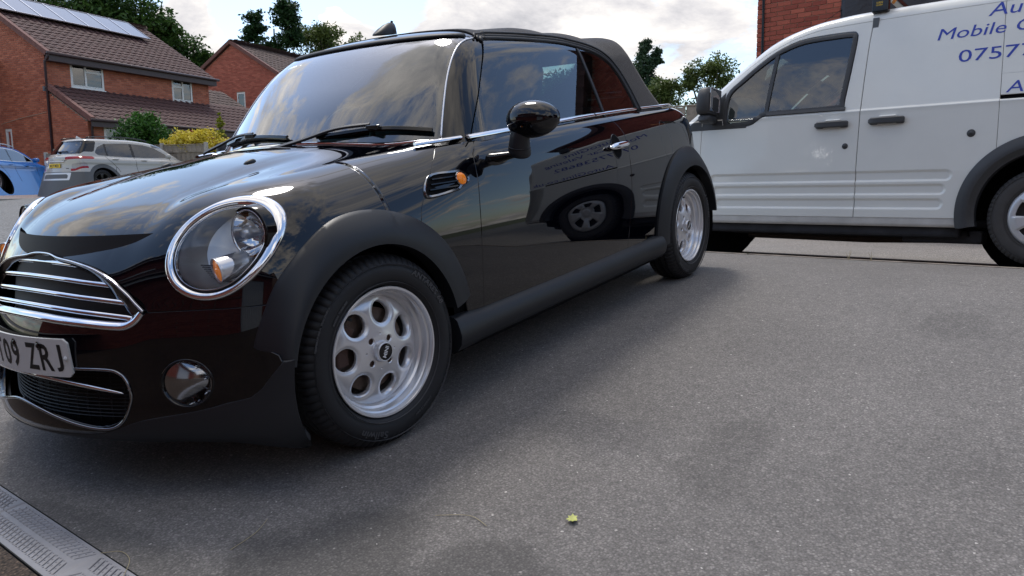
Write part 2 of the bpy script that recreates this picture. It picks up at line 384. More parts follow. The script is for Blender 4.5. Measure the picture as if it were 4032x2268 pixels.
def fbody(P):
    x, y, z = P[:, 0], P[:, 1], P[:, 2]; ay = np.abs(y)
    s = ay - wid(x, z); t = (z - ztop(x, y)) * .86
    fr = (xfront(y, z) - x) * .9; re = x - (3.05 - .30 * y * y - .22 * y ** 4 - 1.2 * np.maximum(z - .80, 0) ** 1.6 - .5 * np.maximum(.45 - z, 0) ** 1.5); bt = .174 - .06 * y * y - z
    a = smax(s, fr, .15); a = smax(a, re, .22); a = smax(a, t, kside(x)); a = smax(a, bt, .05)
    return a
def vproj(f, P, D, r=1.2):
    """move points P onto the surface f=0 along direction D (coming from outside)"""
    P = np.asarray(P, float); D = np.asarray(D, float); D = np.broadcast_to(D / np.linalg.norm(D), P.shape)
    # march from far outside to the first point inside
    t = np.full(len(P), -r); hit = np.zeros(len(P), bool); step = .02
    for _ in range(int(2 * r / step)):
        q = f(P + D * t[:, None]) < 0; hit |= q; t = np.where(hit, t, t + step)
        if hit.all(): break
    lo = t - step; hi = t
    for _ in range(26):
        m = (lo + hi) / 2; q = f(P + D * m[:, None]) < 0; hi = np.where(q, m, hi); lo = np.where(q, lo, m)
    return P + D * hi[:, None]
def onside(x, z, off=0.0, f=fbody):
    x = np.atleast_1d(np.asarray(x, float)); z = np.broadcast_to(np.asarray(z, float), x.shape)
    V = vproj(f, np.stack([x, np.full_like(x, -.5), z], 1), (0, 1, 0), .5); N = grad(f, V); return V + N * off, N
def onfront(y, z, off=0.0):
    y = np.atleast_1d(np.asarray(y, float)); z = np.broadcast_to(np.asarray(z, float), y.shape)
    V = vproj(fbody, np.stack([np.full_like(y, -.45), y, z], 1), (1, 0, 0), .45); N = grad(fbody, V); return V + N * off, N
def ontop(x, y, off=0.0):
    x = np.atleast_1d(np.asarray(x, float)); y = np.broadcast_to(np.asarray(y, float), x.shape)
    V = vproj(fbody, np.stack([x, y, np.full_like(x, .9)], 1), (0, 0, -1), .35); N = grad(fbody, V); return V + N * off, N

car = thing('parked_convertible', 'black two-door convertible with its fabric roof up, nearest car on the drive', 'car', mat=MINI.copy())
phis = np.linspace(0, 2 * np.pi, 320, endpoint=False)
base = wrap(fbody, .10, 2.55, .50, 90, 150, 34, 320)

# panel outlines -----------------------------------------------------
ARC = (-.022, .288, .455); RAR = (2.472, .286, .458)       # outer edge of the arch mouldings
def arc_wide(t): return interp(np.degrees(t), [-40, 100, 120, 134, 146, 158, 170, 220], [0, 0, -.008, -.015, -.030, -.041, -.049, -.049])
def arc_g(d, lim=None):
    def g(V):
        t = np.arctan2(V[:, 2] - ARC[1], V[:, 0] - ARC[0]); t = np.where(t < -1, t + 2 * np.pi, t); return np.hypot(V[:, 0] - ARC[0], V[:, 2] - ARC[1]) - (ARC[2] + arc_wide(t) + d)
    return g
def circ_g(c, r, sgn=1): return lambda V: sgn * (np.hypot(V[:, 0] - c[0], V[:, 2] - c[1]) - r)
def gapA(z): return interp(z, [.30, .62, .706, .741, .835, .8945, .94], [.12, .21, .241, .2675, .374, .459, .53])
def gapB(z): return interp(z, [.299, .45, .621, .788, .870, .908, .95], [.508, .516, .530, .5615, .5955, .634, .68])
def gapC(z): return interp(z, [.30, .336, .436, .586, .70, .80, .850, .882, .915, .943, .98], [1.672, 1.681, 1.705, 1.740, 1.7565, 1.768, 1.764, 1.748, 1.725, 1.70, 1.66])
def rear_bonnet(y): return .362 + .31 * y * y
def beltcut(V): return belt(V[:, 0]) - .006 - V[:, 2]
SILLZ = .300
ZB = .540
HLC = np.array((-.3676, -.6199, .6914)); HLN = np.array((-.7828, .0185, .1327)); HLN /= np.linalg.norm(HLN)
HLA = np.cross((0, 0, 1.), HLN); HLA /= np.linalg.norm(HLA); HLB = np.cross(HLN, HLA)
_r = -.034; HLA, HLB = HLA * math.cos(_r) + HLB * math.sin(_r), -HLA * math.sin(_r) + HLB * math.cos(_r)
HA, HB = .1278, .1417
def hl_uv(V, side=-1):
    W_ = V.copy(); W_[:, 1] = W_[:, 1] * (1 if side < 0 else -1); d = W_ - HLC; return d @ HLA, d @ HLB
def hl_g(k=1.0):
    def g(V):
        W_ = V.copy(); W_[:, 1] = -np.abs(W_[:, 1]); d = W_ - HLC; e = np.sqrt((d @ HLA / (HA * k)) ** 2 + (d @ HLB / (HB * k)) ** 2) - 1
        return np.where(V[:, 0] < -.15, e * .12, .2)
    return g
# upper grille opening in (y,z): half width grows downwards
GT, GB_, GH = .690, ZB - .004, .470
def grille_half(z): return interp(z, [.485, .50, .53, .55, .595, .625, .651, .672, .683, .695], [.40, .43, .462, .468, .414, .362, .298, .205, .10, .02])
def grille_g(V):
    e = np.abs(V[:, 1]) - grille_half(V[:, 2]); e = np.maximum(e, V[:, 2] - .695); e = np.maximum(e, .522 - .17 * V[:, 1] ** 2 - V[:, 2])
    return np.where(V[:, 0] < -.2, e, 1.0)
fr_ = base.cut(lambda V: 1.25 - V[:, 0])
bon = fr_.cut(lambda V: V[:, 2] - ZB - .002).cut(lambda V: gapA(V[:, 2]) - .0022 - V[:, 0]).cut(arc_g(-.013)).cut(lambda V: rear_bonnet(V[:, 1]) - V[:, 0])
bon = bon.cut(hl_g(1.0)).cut(grille_g)
bonnet = bon.build('bonnet', paint, car, lip=.02)
bum = fr_.cut(lambda V: ZB - .002 - V[:, 2]).cut(lambda V: -.05 - V[:, 0]).cut(circ_g(ARC, .362)).cut(lambda V: np.maximum(arc_g(-.013)(V), .395 - V[:, 2])).cut(grille_g)
_w = sstep(-np.hypot(bum.V[:, 0] - ARC[0], bum.V[:, 2] - ARC[1]), -.455, -.372) * (bum.V[:, 2] < .42)
bum.V[:, 1] += np.sign(bum.V[:, 1]) * np.maximum(.838 - np.abs(bum.V[:, 1]), 0) * _w; bum.N[:, 0] -= .5 * _w * (1 - _w)
# lower intake and fog lamp openings
def intake_g(V, k=0.0):
    y, z = np.abs(V[:, 1]), V[:, 2]; hw = interp(z, [.212, .225, .25, .308, .35, .375, .388], [.30, .355, .398, .420, .412, .395, .36])
    zb = interp(y, [0, .18, .30, .36, .42], [.280, .246, .222, .216, .216])
    e = np.maximum(y - hw, np.maximum(z - .388, zb - z)) - k; return np.where(V[:, 0] < -.25, e, 1.0)
FOG = (-.563, .3405)
def fog_g(V, r=.063): return np.where(V[:, 0] < -.2, np.hypot((np.abs(V[:, 1]) + FOG[0]) / 1.0, V[:, 2] - FOG[1]) - r, 1.0)
bum = bum.cut(intake_g).cut(fog_g)
def lowz(V): # edge between painted bumper and the matt apron
    return np.where(np.abs(V[:, 1]) > .46, interp(V[:, 0], [-.59, -.515, -.451, -.4145, -.385, -.30], [.243, .262, .295, .3675, .405, .42]), interp(np.abs(V[:, 1]), [0, .30, .46, .6], [.190, .200, .243, .26]))
bumper = bum.cut(lambda V: V[:, 2] - lowz(V) - .001).build('front_bumper', paint, car, lip=.015)
apr = bum.cut(lambda V: lowz(V) - V[:, 2])
apr.V = apr.V + apr.N / np.linalg.norm(apr.N, axis=1, keepdims=True) * .003
apr.build('front_apron', matte, car, lip=.03)
mid = base.cut(lambda V: V[:, 2] - SILLZ)
side = mid.cut(beltcut).cut(lambda V: np.where(V[:, 2] < .9, 1, 1) * (np.abs(V[:, 1]) - .45))
win = side.cut(lambda V: V[:, 0] - gapA(V[:, 2]) - .0022).cut(lambda V: gapB(V[:, 2]) - .0022 - V[:, 0]).cut(arc_g(-.013))
door = side.cut(lambda V: V[:, 0] - gapB(V[:, 2]) - .0022).cut(lambda V: gapC(V[:, 2]) - .0022 - V[:, 0])
qtr = mid.cut(beltcut).cut(lambda V: V[:, 0] - gapC(V[:, 2]) - .0022).cut(circ_g(RAR, RAR[2] - .012))
FUEL = (2.245, .800, .062, .098)
def fuel_g(k, s): return lambda V: s * (np.hypot((V[:, 0] - FUEL[0]) / (FUEL[2] + k), (V[:, 2] - FUEL[1]) / (FUEL[3] + k)) - 1) * .08 if s < 0 else np.where(V[:, 1] < 0, (np.hypot((V[:, 0] - FUEL[0]) / (FUEL[2] + k), (V[:, 2] - FUEL[1]) / (FUEL[3] + k)) - 1) * .08, 1.0)
def lr(S, name, mat, lip=.014, parent=car):
    a = S.cut(lambda V: -V[:, 1]).build(name, mat, parent, lip); b = S.cut(lambda V: V[:, 1]).build(name, mat, parent, lip); return a, b
lr(win, 'front_wing', paint)
doors = lr(door, 'door', paint)
fdoor = qtr.cut(lambda V: -V[:, 1] - .5).cut(fuel_g(0, -1))
fdoor.build('fuel_flap', paint, car, .01)
qtr.cut(fuel_g(.0022, 1)).build('rear_body', paint, car, .014)
# dark inner shell closes every gap
inn = base.offset(-.016).cut(lambda V: V[:, 2] - .18).cut(circ_g(ARC, ARC[2] - .07)).cut(circ_g(RAR, RAR[2] - .07)).cut(lambda V: belt(V[:, 0]) - .02 - V[:, 2] + (V[:, 0] < .45) * 1.0).cut(hl_g(.98)).cut(grille_g).cut(intake_g).cut(fog_g)
inn.build('inner_shell', dark, car, lip=0)
# scuttle behind the bonnet
base.cut(lambda V: V[:, 0] - rear_bonnet(V[:, 1]) - .001).cut(lambda V: .66 + .0 * V[:, 0] - V[:, 0]).cut(lambda V: V[:, 2] - .85).offset(-.012).build('scuttle_panel', matte, car, lip=0)

# arch mouldings and sills --------------------------------------------
def arch(c, name, t0, t1, rin, sx=1, flare=.020, wide=lambda t: 0.0):
    nt, nr = 90, 12; t = np.linspace(R(t0), R(t1), nt); V = []; N = []
    for i, a in enumerate(t):
        ro = c[2] + wide(a); rr = np.linspace(ro, rin, nr)
        x = c[0] + rr * np.cos(a); z = c[1] + rr * np.sin(a)
        S_, n_ = onside(x, z); u = np.linspace(0, 1, nr); y0_ = S_[:, 1] - .010; y1_ = np.minimum(y0_[0] - flare, -.838); V.append(np.stack([x, y0_ * 0 + np.minimum(y0_, y0_[0] + (y1_ - y0_[0]) * np.sin(np.minimum(u * 1.12, 1) * math.pi * .5) ** .85), z], 1))
    V = np.array(V); V[:, :, 1] = np.maximum(V[:, :, 1], -.846)
    # outer return edge and inner return flange
    o0 = V[:, :1].copy(); o0[:, :, 1] += .018
    i0 = V[:, -1:].copy(); i1 = V[:, -1:].copy(); i0[:, :, 1] += .012; i1[:, :, 1] += .055
    for arr, k in ((i0, .006), (i1, .010)):
        arr[:, :, 0] += (arr[:, :, 0] - c[0]) * -.0 ; 
    W_ = np.concatenate([o0, V, i0, i1], 1); q = W_.shape[1]
    F = [(i * q + j, i * q + j + 1, (i + 1) * q + j + 1, (i + 1) * q + j) for i in range(nt - 1) for j in range(q - 1)]
    for s in (1, -1):
        VV = W_.reshape(-1, 3) * [1, s, 1]
        o = mesh_obj(name, VV, F if s > 0 else [f[::-1] for f in F], matte, car, True); smooth_by_angle(o, 40)
arch(ARC, 'front_arch_moulding', 12, 166, .352, wide=arc_wide)
arch(RAR, 'rear_arch_moulding', 8, 184, .352)
# lower corner of the bumper in matt plastic between apron and wheel, rear bumper
g = Geo()
for s in (1, -1):
    P = []
    secs = [(x, interp(x, [.30, .42, 1.2, 2.05], [.020, .026, .026, .022])) for x in np.linspace(.315, 2.045, 40)]
    prof0 = [(-.785, .318), (-.806, .316), (-.822, .306), (-.833, .285), (-.838, .262), (-.832, .232), (-.812, .207), (-.770, .192), (-.60, .190)]
    V = []
    for x, _ in secs:
        e = sstep(x, .52, .33) * .012 + sstep(x, 1.85, 2.03) * .012
        for (yy, zz) in prof0: V.append((x, (yy - .002 - e * (zz > .2)) * s, zz + (.012 * sstep(x, .5, .32) if zz > .29 else 0)))
    q = len(prof0); F = [(i * q + j, (i + 1) * q + j, (i + 1) * q + j + 1, i * q + j + 1) for i in range(len(secs) - 1) for j in range(q - 1)]
    F += [tuple(range(q)), tuple((len(secs) - 1) * q + j for j in range(q))[::-1]]
    o = mesh_obj('sill_moulding', V, F if s < 0 else [f[::-1] for f in F], matte, car, True); smooth_by_angle(o, 50)
# wheel housings
for c in (ARC, RAR):
    for s in (-1, 1):
        g = Geo(); g.lathe([(.40, .52), (.40, .79)], 40, (c[0] + .02, 0, c[1]), m=0, D=(0, s, 0), t0=R(-15), t1=R(195))
        g.lathe([(.40, .52), (.0, .52)], 40, (c[0] + .02, 0, c[1]), m=0, D=(0, s, 0), t0=R(-15), t1=R(195)); g.build('wheel_housing', dark, car)
# floor and engine bay block so that light does not leak through
g = Geo(); g.box((1.27, 0, .215), (3.2, 1.0, .05)); g.box((1.2, 0, .22), (1.6, 1.5, .04)); g.build('underbody', dark, car)
g = Geo(); g.tube([(1.80, -.45, .17), (2.2, -.45, .17), (2.3, -.3, .2)], .05, 10); g.box((2.0, -.66, .19), (.10, .06, .09)); g.build('exhaust_box', principled('rusty_steel', (.10, .07, .055), rough=.7, metal=.6), car)

# belt trim --------------------------------------------------------------
def belt_path(x0, x1, n, off=0.004, dz=0.0):
    x = np.linspace(x0, x1, n); V, N = onside(x, belt(x) + dz, off); return V, N
bx = [(.405, .598, 'chrome_belt_trim'), (.610, 1.590, 'chrome_belt_trim'), (1.603, 2.492, 'chrome_belt_trim'), (2.502, 2.64, 'chrome_belt_trim')]
prof = [(-.004, -.003), (.0125, -.003), (.0135, .004), (.009, .0085), (.001, .0095), (-.006, .008), (-.009, .003)]
for (a, b, nm) in bx:
    V, N = belt_path(a, b, 40); V[:, 2] += 0.004
    for s in (1, -1):
        g = Geo(); sweep(g, V * [1, s, 1], N * [1, s, 1], prof); o = g.build(nm, chrome, car, True); smooth_by_angle(o, 55)
# chrome strip along the rear edge of the bonnet
y = np.linspace(-.655, .655, 80); V, N = ontop(rear_bonnet(y) - .004, y, .001)
g = Geo(); sweep(g, V, N, [(-.011, 0), (.011, 0), (.010, .005), (0, .0075), (-.010, .005)]); smooth_by_angle(g.build('chrome_bonnet_trim', chrome, car, True), 50)
# ---------------------------------------------------------------- cabin: windscreen, header, soft top, side windows
ZR = ([.6, .86, .95, 1.10, 1.35, 1.55, 1.75, 1.95, 2.10, 2.22, 2.34, 2.6], [1.20, 1.346, 1.358, 1.370, 1.385, 1.388, 1.382, 1.373, 1.372, 1.374, 1.370, 1.33])
def fcab(P):
    x, y, z = P[:, 0], P[:, 1], P[:, 2]; ay = np.abs(y)
    s = (ay - (.727 - .47 * (z - .93) - .10 * np.maximum(z - 1.1, 0) ** 2 - .010 * (x - .6) - .05 * np.maximum(x - 2.0, 0) ** 2)) * .90
    t = z - (interp(x, *ZR) - .085 * y * y - .12 * y ** 4)
    wx = .385 + .95 * (z - .93) + .17 * np.maximum(z - 1.15, 0) ** 2 + (.36 - .30 * (z - .93)) * y * y + .10 * y ** 4
    w = (wx - x) * .72
    re = (x - (interp(z, [.90, .96, 1.0, 1.09, 1.21, 1.32, 1.40], [2.72, 2.65, 2.615, 2.54, 2.478, 2.440, 2.42]) - .42 * y * y)) * .85
    a = smax(s, w, .085); a = smax(a, t, .10); return smax(a, re, .045)
cab = wrap(fcab, 1.15, 2.0, 1.02, 80, 70, 60, 340)
cab = cab.cut(lambda V: V[:, 2] - belt(V[:, 0]) + .012 + (np.abs(V[:, 1]) < .69) * (V[:, 0] < .9) * .08)
def wsx(z, y): return .385 + .95 * (z - .93) + .17 * np.maximum(z - 1.15, 0) ** 2 + (.36 - .30 * (z - .93)) * y * y
def ws_top(y): return 1.318 - .035 * y * y - .05 * y ** 4
def ws_side(z): return .640 - .335 * (z - .93)
front_g = lambda V: 1.5 - V[:, 0]
# windscreen glass: in front, between the pillars, below the header
def isws(V): return np.minimum(np.minimum(ws_top(V[:, 1]) - V[:, 2], ws_side(V[:, 2]) - np.abs(V[:, 1])), .95 + .0 * V[:, 0] - V[:, 0])
wsg = cab.cut(isws)
o = wsg.build('windscreen', ws_glass, car, lip=0)
# black print band along the top and bottom of the glass
wsg.cut(lambda V: V[:, 2] - ws_top(V[:, 1]) + .030).offset(-.0015).build('windscreen_tint_band', glass_mat('tint_band', (.10, .13, .15), ior=1.5), o, lip=0)
# header rail and A pillars in body colour
def HDR(y): return .960 + .10 * y * y - .10 * (np.abs(y) > .5) * 0
fcut = cab.cut(lambda V: HDR(V[:, 1]) - V[:, 0]).cut(lambda V: -isws(V) - .0025)
pil = fcut.cut(lambda V: ws_top(V[:, 1]) - V[:, 2] + .004)
def apil(V): # rear edge of the pillar as seen from the side
    return interp(V[:, 2], [.88, .918, 1.10, 1.291, 1.34], [.600, .626, .800, .985, 1.03]) - V[:, 0]
lr(cab.cut(lambda V: -isws(V) - .0025).cut(lambda V: ws_top(V[:, 1]) - V[:, 2] + .006).cut(apil), 'windscreen_pillar', paint, .012)
hd = cab.cut(lambda V: HDR(V[:, 1]) - V[:, 0]).cut(lambda V: V[:, 2] - ws_top(V[:, 1]) - .003)
hd.build('windscreen_header', paint, car, .012)
# bright line down the edge of the glass
z = np.linspace(.925, 1.31, 40)
for s in (1, -1):
    yy = ws_side(z) + .004; P0 = np.stack([np.full_like(z, -.2), -yy, z], 1); V = vproj(fcab, P0, (1, 0, 0), 1.6); N = grad(fcab, V)
    g = Geo(); sweep(g, (V + N * .002) * [1, s, 1], N * [1, s, 1], ellprof(.0035, .003, 8)); g.build('windscreen_edge_trim', satin, car, True)
y = np.linspace(-.50, .50, 60); P0 = np.stack([np.full_like(y, -.2), y, ws_top(y) + .002], 1); V = vproj(fcab, P0, (1, 0, 0), 1.6); N = grad(fcab, V)
g = Geo(); sweep(g, V + N * .001, N, [(-.013, 0), (.012, 0), (.010, .007), (-.008, .009)]); g.build('header_seal', rubber, car, True)
# side windows: outline in (x,z)
WIN = crom([(.627, .905), (.80, 1.092), (.990, 1.280), (1.03, 1.293), (1.21, 1.297), (1.434, 1.297), (1.62, 1.292), (1.745, 1.279), (1.86, 1.262), (1.94, 1.238), (2.005, 1.20), (2.045, 1.13), (2.062, 1.05), (2.066, .96), (2.066, .90), (1.6, .88), (1.1, .87), (.7, .86)], 6, True)
def win_g(V): return polyd(V[:, [0, 2]], WIN)
sidec = cab.cut(lambda V: np.abs(V[:, 1]) - .40).cut(lambda V: V[:, 0] - .55).cut(lambda V: 2.2 - V[:, 0])
wn = sidec.cut(win_g)
def qbar(z): return interp(z, [.9, .952, 1.281, 1.32], [1.672, 1.692, 1.745, 1.752])
def mir(S, nm, mt, lip=0): return lr(S, nm, mt, lip)
mir(wn.cut(lambda V: qbar(V[:, 2]) - .006 - V[:, 0]), 'door_window', side_glass)
mir(wn.cut(lambda V: V[:, 0] - qbar(V[:, 2]) - .006), 'quarter_window', side_glass)
z = np.linspace(.945, 1.276, 24); P0 = np.stack([qbar(z), np.full_like(z, -.5), z], 1); V = vproj(fcab, P0, (0, 1, 0), .5); N = grad(fcab, V)
for s in (1, -1):
    g = Geo(); sweep(g, (V + N * .001) * [1, s, 1], N * [1, s, 1], [(-.010, -.004), (.010, -.004), (.010, .004), (-.010, .004)]); bevel(g.build('window_divider_bar', matte, car), .002)
# soft top: everything behind the header above the windows, pleated where the bows carry it
st = cab.cut(lambda V: V[:, 0] - HDR(V[:, 1]) + .004).cut(lambda V: -apil(V) + (V[:, 2] > 1.30) * 1.0).cut(lambda V: -win_g(V) - .0 + (np.abs(V[:, 1]) < .4) * 1.0)
rw = lambda V: np.where(V[:, 0] > 2.2, np.minimum(.43 - .10 * (V[:, 2] - 1.0) - np.abs(V[:, 1]), np.minimum(1.262 - V[:, 2], V[:, 2] - 1.045)), -1.0)
rearg = st.cut(rw); st = st.cut(lambda V: -rw(V))
def fold(V, N):
    x, y, z = V.T; ay = np.abs(y)
    h = .011 * np.sin(np.clip((x - 1.0) / .42, 0, 3) * math.pi) ** 2 * (x > 1.0) * (x < 2.26) * sstep(z, 1.22, 1.36) * -1.0
    h += .006 * sstep(z, 1.27, 1.34) + .0035 * (np.sin(28 * x + 9 * y) * np.sin(7 * x + 3)) * sstep(z, 1.25, 1.36) * .5
    # crease of the rear bow
    d = (x - (2.335 - .20 * (z - 1.30) * -1)); h += .010 * np.exp(-(d / .02) ** 2) * sstep(z, 1.05, 1.25) * 0
    return h
h = fold(st.V, st.N); st.V = st.V + st.N * h[:, None]
e = 2e-3; gN = st.N.copy()
for i in range(3):
    d = np.zeros(3); d[i] = e; gN[:, i] -= (fold(st.V + d, None) - fold(st.V - d, None)) / (2 * e)
st.N = gN / np.linalg.norm(gN, axis=1, keepdims=True)
st.build('soft_top', fabric, car, .012)
rearg.build('rear_window', side_glass, car, 0)
# double rubber channel round the window top
idx = [i for i in range(len(WIN)) if (WIN[i, 1] > .955 and WIN[i, 0] > .97)]
edge = WIN[idx]; P0 = np.stack([edge[:, 0], np.full(len(edge), -.5), edge[:, 1]], 1); V = vproj(fcab, P0, (0, 1, 0), .5); N = grad(fcab, V)
for s in (1, -1):
    g = Geo(); 
    for k, (o1, rr) in enumerate(((.010, .0085), (.026, .0075), (.042, .006))):
        T = np.gradient(V, axis=0); T /= np.linalg.norm(T, axis=1, keepdims=True); B = np.cross(N, T); sg = 1 if B[5, 2] > 0 else -1
        Q = V + B * sg * o1; Q = Q + N * (.002 + .004 * (k == 2)); sweep(g, Q * [1, s, 1], N * [1, s, 1], ellprof(rr, rr * .8, 8))
    g.build('window_seal', rubber, car, True)
# seam over the rear bow
y = np.linspace(-.60, .60, 60)
# shark-fin style aerial at the header centre
# ---------------------------------------------------------------- interior
g = Geo()
for yy in (-.36, .36):
    g2 = Geo()
    def shell(cx, cz, prof, w): pass
    # seat back: rounded slab leaning back, headrest grown from its top
    secs = [(1.28, .55, .24, .13), (1.34, .72, .25, .13), (1.42, .92, .235, .12), (1.47, 1.03, .19, .10), (1.485, 1.07, .12, .06), (1.49, 1.10, .125, .09), (1.505, 1.17, .130, .10), (1.52, 1.24, .105, .08), (1.525, 1.262, .04, .04)]
    V = []; n = 20
    for (cx, cz, w, t_) in secs:
        for k in range(n):
            a = 2 * math.pi * k / n; c_, s_ = math.cos(a), math.sin(a)
            V.append((cx + t_ * .5 * math.copysign(abs(s_) ** .7, s_), yy + w * math.copysign(abs(c_) ** .6, c_), cz))
    F = [(i * n + k, i * n + (k + 1) % n, (i + 1) * n + (k + 1) % n, (i + 1) * n + k) for i in range(len(secs) - 1) for k in range(n)] + [tuple((len(secs) - 1) * n + k for k in range(n))]
    mesh_obj('front_seat', V, F, seat_m, car, True)
for yy in (-.30, .30):
    g3 = Geo(); g3.box((2.02, yy, .82), (.14, .42, .36)); bevel(g3.build('rear_seat', seat_m, car), .05, 3)
    g3 = Geo(); g3.lathe([(0, -.04), (.10, -.035), (.115, 0), (.10, .035), (0, .04)], 24, (2.06, yy, 1.04), A=(0, 1, 0), B=(0, 0, .8), D=(1, 0, 0)); g3.build('rear_headrest', seat_m, car, True)
# dashboard with binnacle and wheel (right-hand drive: far side)
g = Geo()
prof = [(.52, .90), (.66, .945), (.82, .94), (.90, .90), (.92, .80), (.88, .70), (.60, .70)]
g.prism([(a, b) for a, b in prof], -.68, .68, ax='y'); bevel(g.build('dashboard', principled('dash_plastic', (.025, .025, .027), rough=.6), car), .02, 3)
g = Geo(); t = np.linspace(0, 2 * math.pi, 40)
P = np.stack([1.02 + .05 * np.sin(t) * 1.0, .36 + .185 * np.cos(t), .90 + .175 * np.sin(t)], 1); g.tube(P, .014, 8, caps=False)
g.tube([(1.02, .36 - .17, .90), (1.0, .36, .88), (1.02, .36 + .17, .90)], .018, 8); g.tube([(1.0, .36, .88), (.88, .36, .84)], .03, 8); g.build('steering_wheel', rubber, car, True)
g = Geo(); g.box((.90, 0, 1.255), (.02, .22, .055)); g.tube([(.90, 0, 1.28), (.93, 0, 1.33)], .010, 6); bevel(g.build('interior_mirror', rubber, car), .01, 2)
g = Geo(); g.box((1.45, 0, .50), (1.8, 1.35, .08)); g.box((2.25, 0, .78), (.06, 1.3, .36)); g.build('cabin_floor', dark, car)
# ---------------------------------------------------------------- aerial on the header
g = Geo()
A0, A1 = np.array([1.005, 0, 1.378]), None
secs = [(.0, .0, .020, .0), (.0, .004, .031, .018), (.022, .010, .026, .034), (.06, .0, .020, .052), (.085, 0, .013, .060)]
V = []; n = 16; L_ = [(-.070, .004, .006), (-.060, .020, .012), (-.030, .030, .030), (0, .031, .044), (.030, .027, .052), (.055, .020, .050), (.062, .014, .030), (.064, .010, .008)]
for (dx, w, h_) in L_:
    for k in range(n):
        a = math.pi * k / (n - 1); V.append((1.0 + dx, w * math.cos(a), 1.376 + dx * .08 + h_ * math.sin(a) ** .8))
F = [(i * n + k, (i + 1) * n + k, (i + 1) * n + k + 1, i * n + k + 1) for i in range(len(L_) - 1) for k in range(n - 1)] + [tuple((len(L_) - 1) * n + k for k in range(n))[::-1]]
o = mesh_obj('roof_aerial_base', V, F, matte, car, True)
g = Geo(); g.tube([(1.048, 0, 1.425), (1.052, 0, 1.437)], [.005, .006], 8); g.build('aerial_stub', matte, o)
# ---------------------------------------------------------------- grille
def unit(v): v = np.asarray(v, float); return v / np.linalg.norm(v)
def front_pts(yz, off=0.0):
    yz = np.asarray(yz, float); V, N = onfront(yz[:, 0], yz[:, 1]); return V + N * off, N
half = [(0, .694), (.05, .692), (.10, .684), (.18, .676), (.25, .664), (.298, .651), (.335, .637), (.365, .623), (.395, .605), (.418, .590), (.440, .571), (.458, .556), (.468, .547)]
up = [(-a, b) for a, b in half[::-1]] + half[1:]
up = crom(up, 3); up[:, 1] -= .004; V, N = front_pts(up, .0); N = np.stack([np.full(len(up), -1.), up[:, 0] * 1.0, np.full(len(up), .12)], 1); N /= np.linalg.norm(N, axis=1, keepdims=True); V = V + N * .003
# frame: bright outer bead plus a broad dished band that widens at the corners
wdt = .020 + .020 * sstep(np.abs(up[:, 0]), .22, .40)
pr = np.array([[(0.002, -.006), (.004, .004), (.0, .0085), (-.006, .006), (-w * .55, .002), (-w, -.006), (-w, -.022)] for w in wdt])
T = np.gradient(V, axis=0); B = np.cross(N, T); flip = 1 if B[len(B) // 2][2] > 0 else -1
pr[:, :, 0] *= flip
g = Geo(); sweep(g, V, N, pr if flip > 0 else pr[:, ::-1]); gf = g.build('grille_frame', principled('chrome_dark_reflection', (.10, .10, .115), rough=.10, metal=1), car, True); smooth_by_angle(gf, 60)  # chrome band; the dark surroundings it mirrors are put into its colour
g = Geo(); sweep(g, V + N * .0065, N, ellprof(.0032, .0028, 8)); g.build('grille_bead', chrome, car, True)
# lower lip of the grille carried on the bumper
low = [(0, .524), (.10, .522), (.20, .516), (.30, .508), (.38, .500), (.42, .500), (.447, .514), (.463, .536)]
lo = crom([(-a, b) for a, b in low[::-1]] + low[1:], 4); V, N = front_pts(lo, .0)
T = np.gradient(V, axis=0); B = np.cross(N, T); flip = 1 if B[len(B) // 2][2] > 0 else -1
pr = np.array([[(-.004, -.006), (-.004, .004), (.003, .0085), (.010, .006), (.019, -.002), (.021, -.018)]] * len(lo)); pr[:, :, 0] *= flip
g = Geo(); sweep(g, V, N, pr); smooth_by_angle(g.build('grille_lower_trim', chrome, car, True), 60)
def zin(y): # inner half width helper
    return y
for zc, hw in ((.664, .262), (.627, .352), (.589, .398), (.553, .424)):
    y = np.linspace(-hw, hw, 60); z = zc - .17 * y * y; V, N = front_pts(np.stack([y, z], 1)); V[:, 0] += .016
    D = np.tile((-1., 0, .25), (60, 1)); pf = [(-.007, -.006), (-.008, 0), (-.006, .006), (0, .0085), (.006, .006), (.008, 0), (.007, -.006), (0, -.014)]
    pfs = np.array([[(a * s_, b) for a, b in pf] for s_ in np.where(np.abs(y) > hw - .004, .8, 1)])
    g = Geo(); sweep(g, V, D, pfs); smooth_by_angle(g.build('grille_slat', chrome, car, True), 50)
# black net behind the slats
mesh_m = principled('black_mesh', (.008, .008, .009), rough=.6)
def backing(name, y0, y1, z0, z1, dx, n=30, m=14):
    ys = np.linspace(y0, y1, n); zs = np.linspace(z0, z1, m); Y, Z = np.meshgrid(ys, zs, indexing='ij')
    X = xfront(Y, Z) + dx; V = np.stack([X, Y, Z], -1).reshape(-1, 3); F = [(i * m + j, (i + 1) * m + j, (i + 1) * m + j + 1, i * m + j + 1) for i in range(n - 1) for j in range(m - 1)]
    mesh_obj(name, V, F, mesh_m, car, True)
backing('grille_backing', -.50, .50, .46, .74, .075); backing('intake_backing', -.46, .46, .18, .42, .11)
g = Geo()
for k in range(15):
    zc = .232 + k * .0105; y = np.linspace(-.39, .39, 24); V = np.stack([xfront(y, np.full_like(y, zc)) + .060, y, np.full_like(y, zc)], 1); g.tube(V, .0022, 4)
for k in range(-9, 10):
    yy = k * .042; g.tube([(xfront(yy, zz) + .064, yy, zz) for zz in np.linspace(.22, .385, 6)], .0022, 4)
g.build('intake_mesh', mesh_m, car)
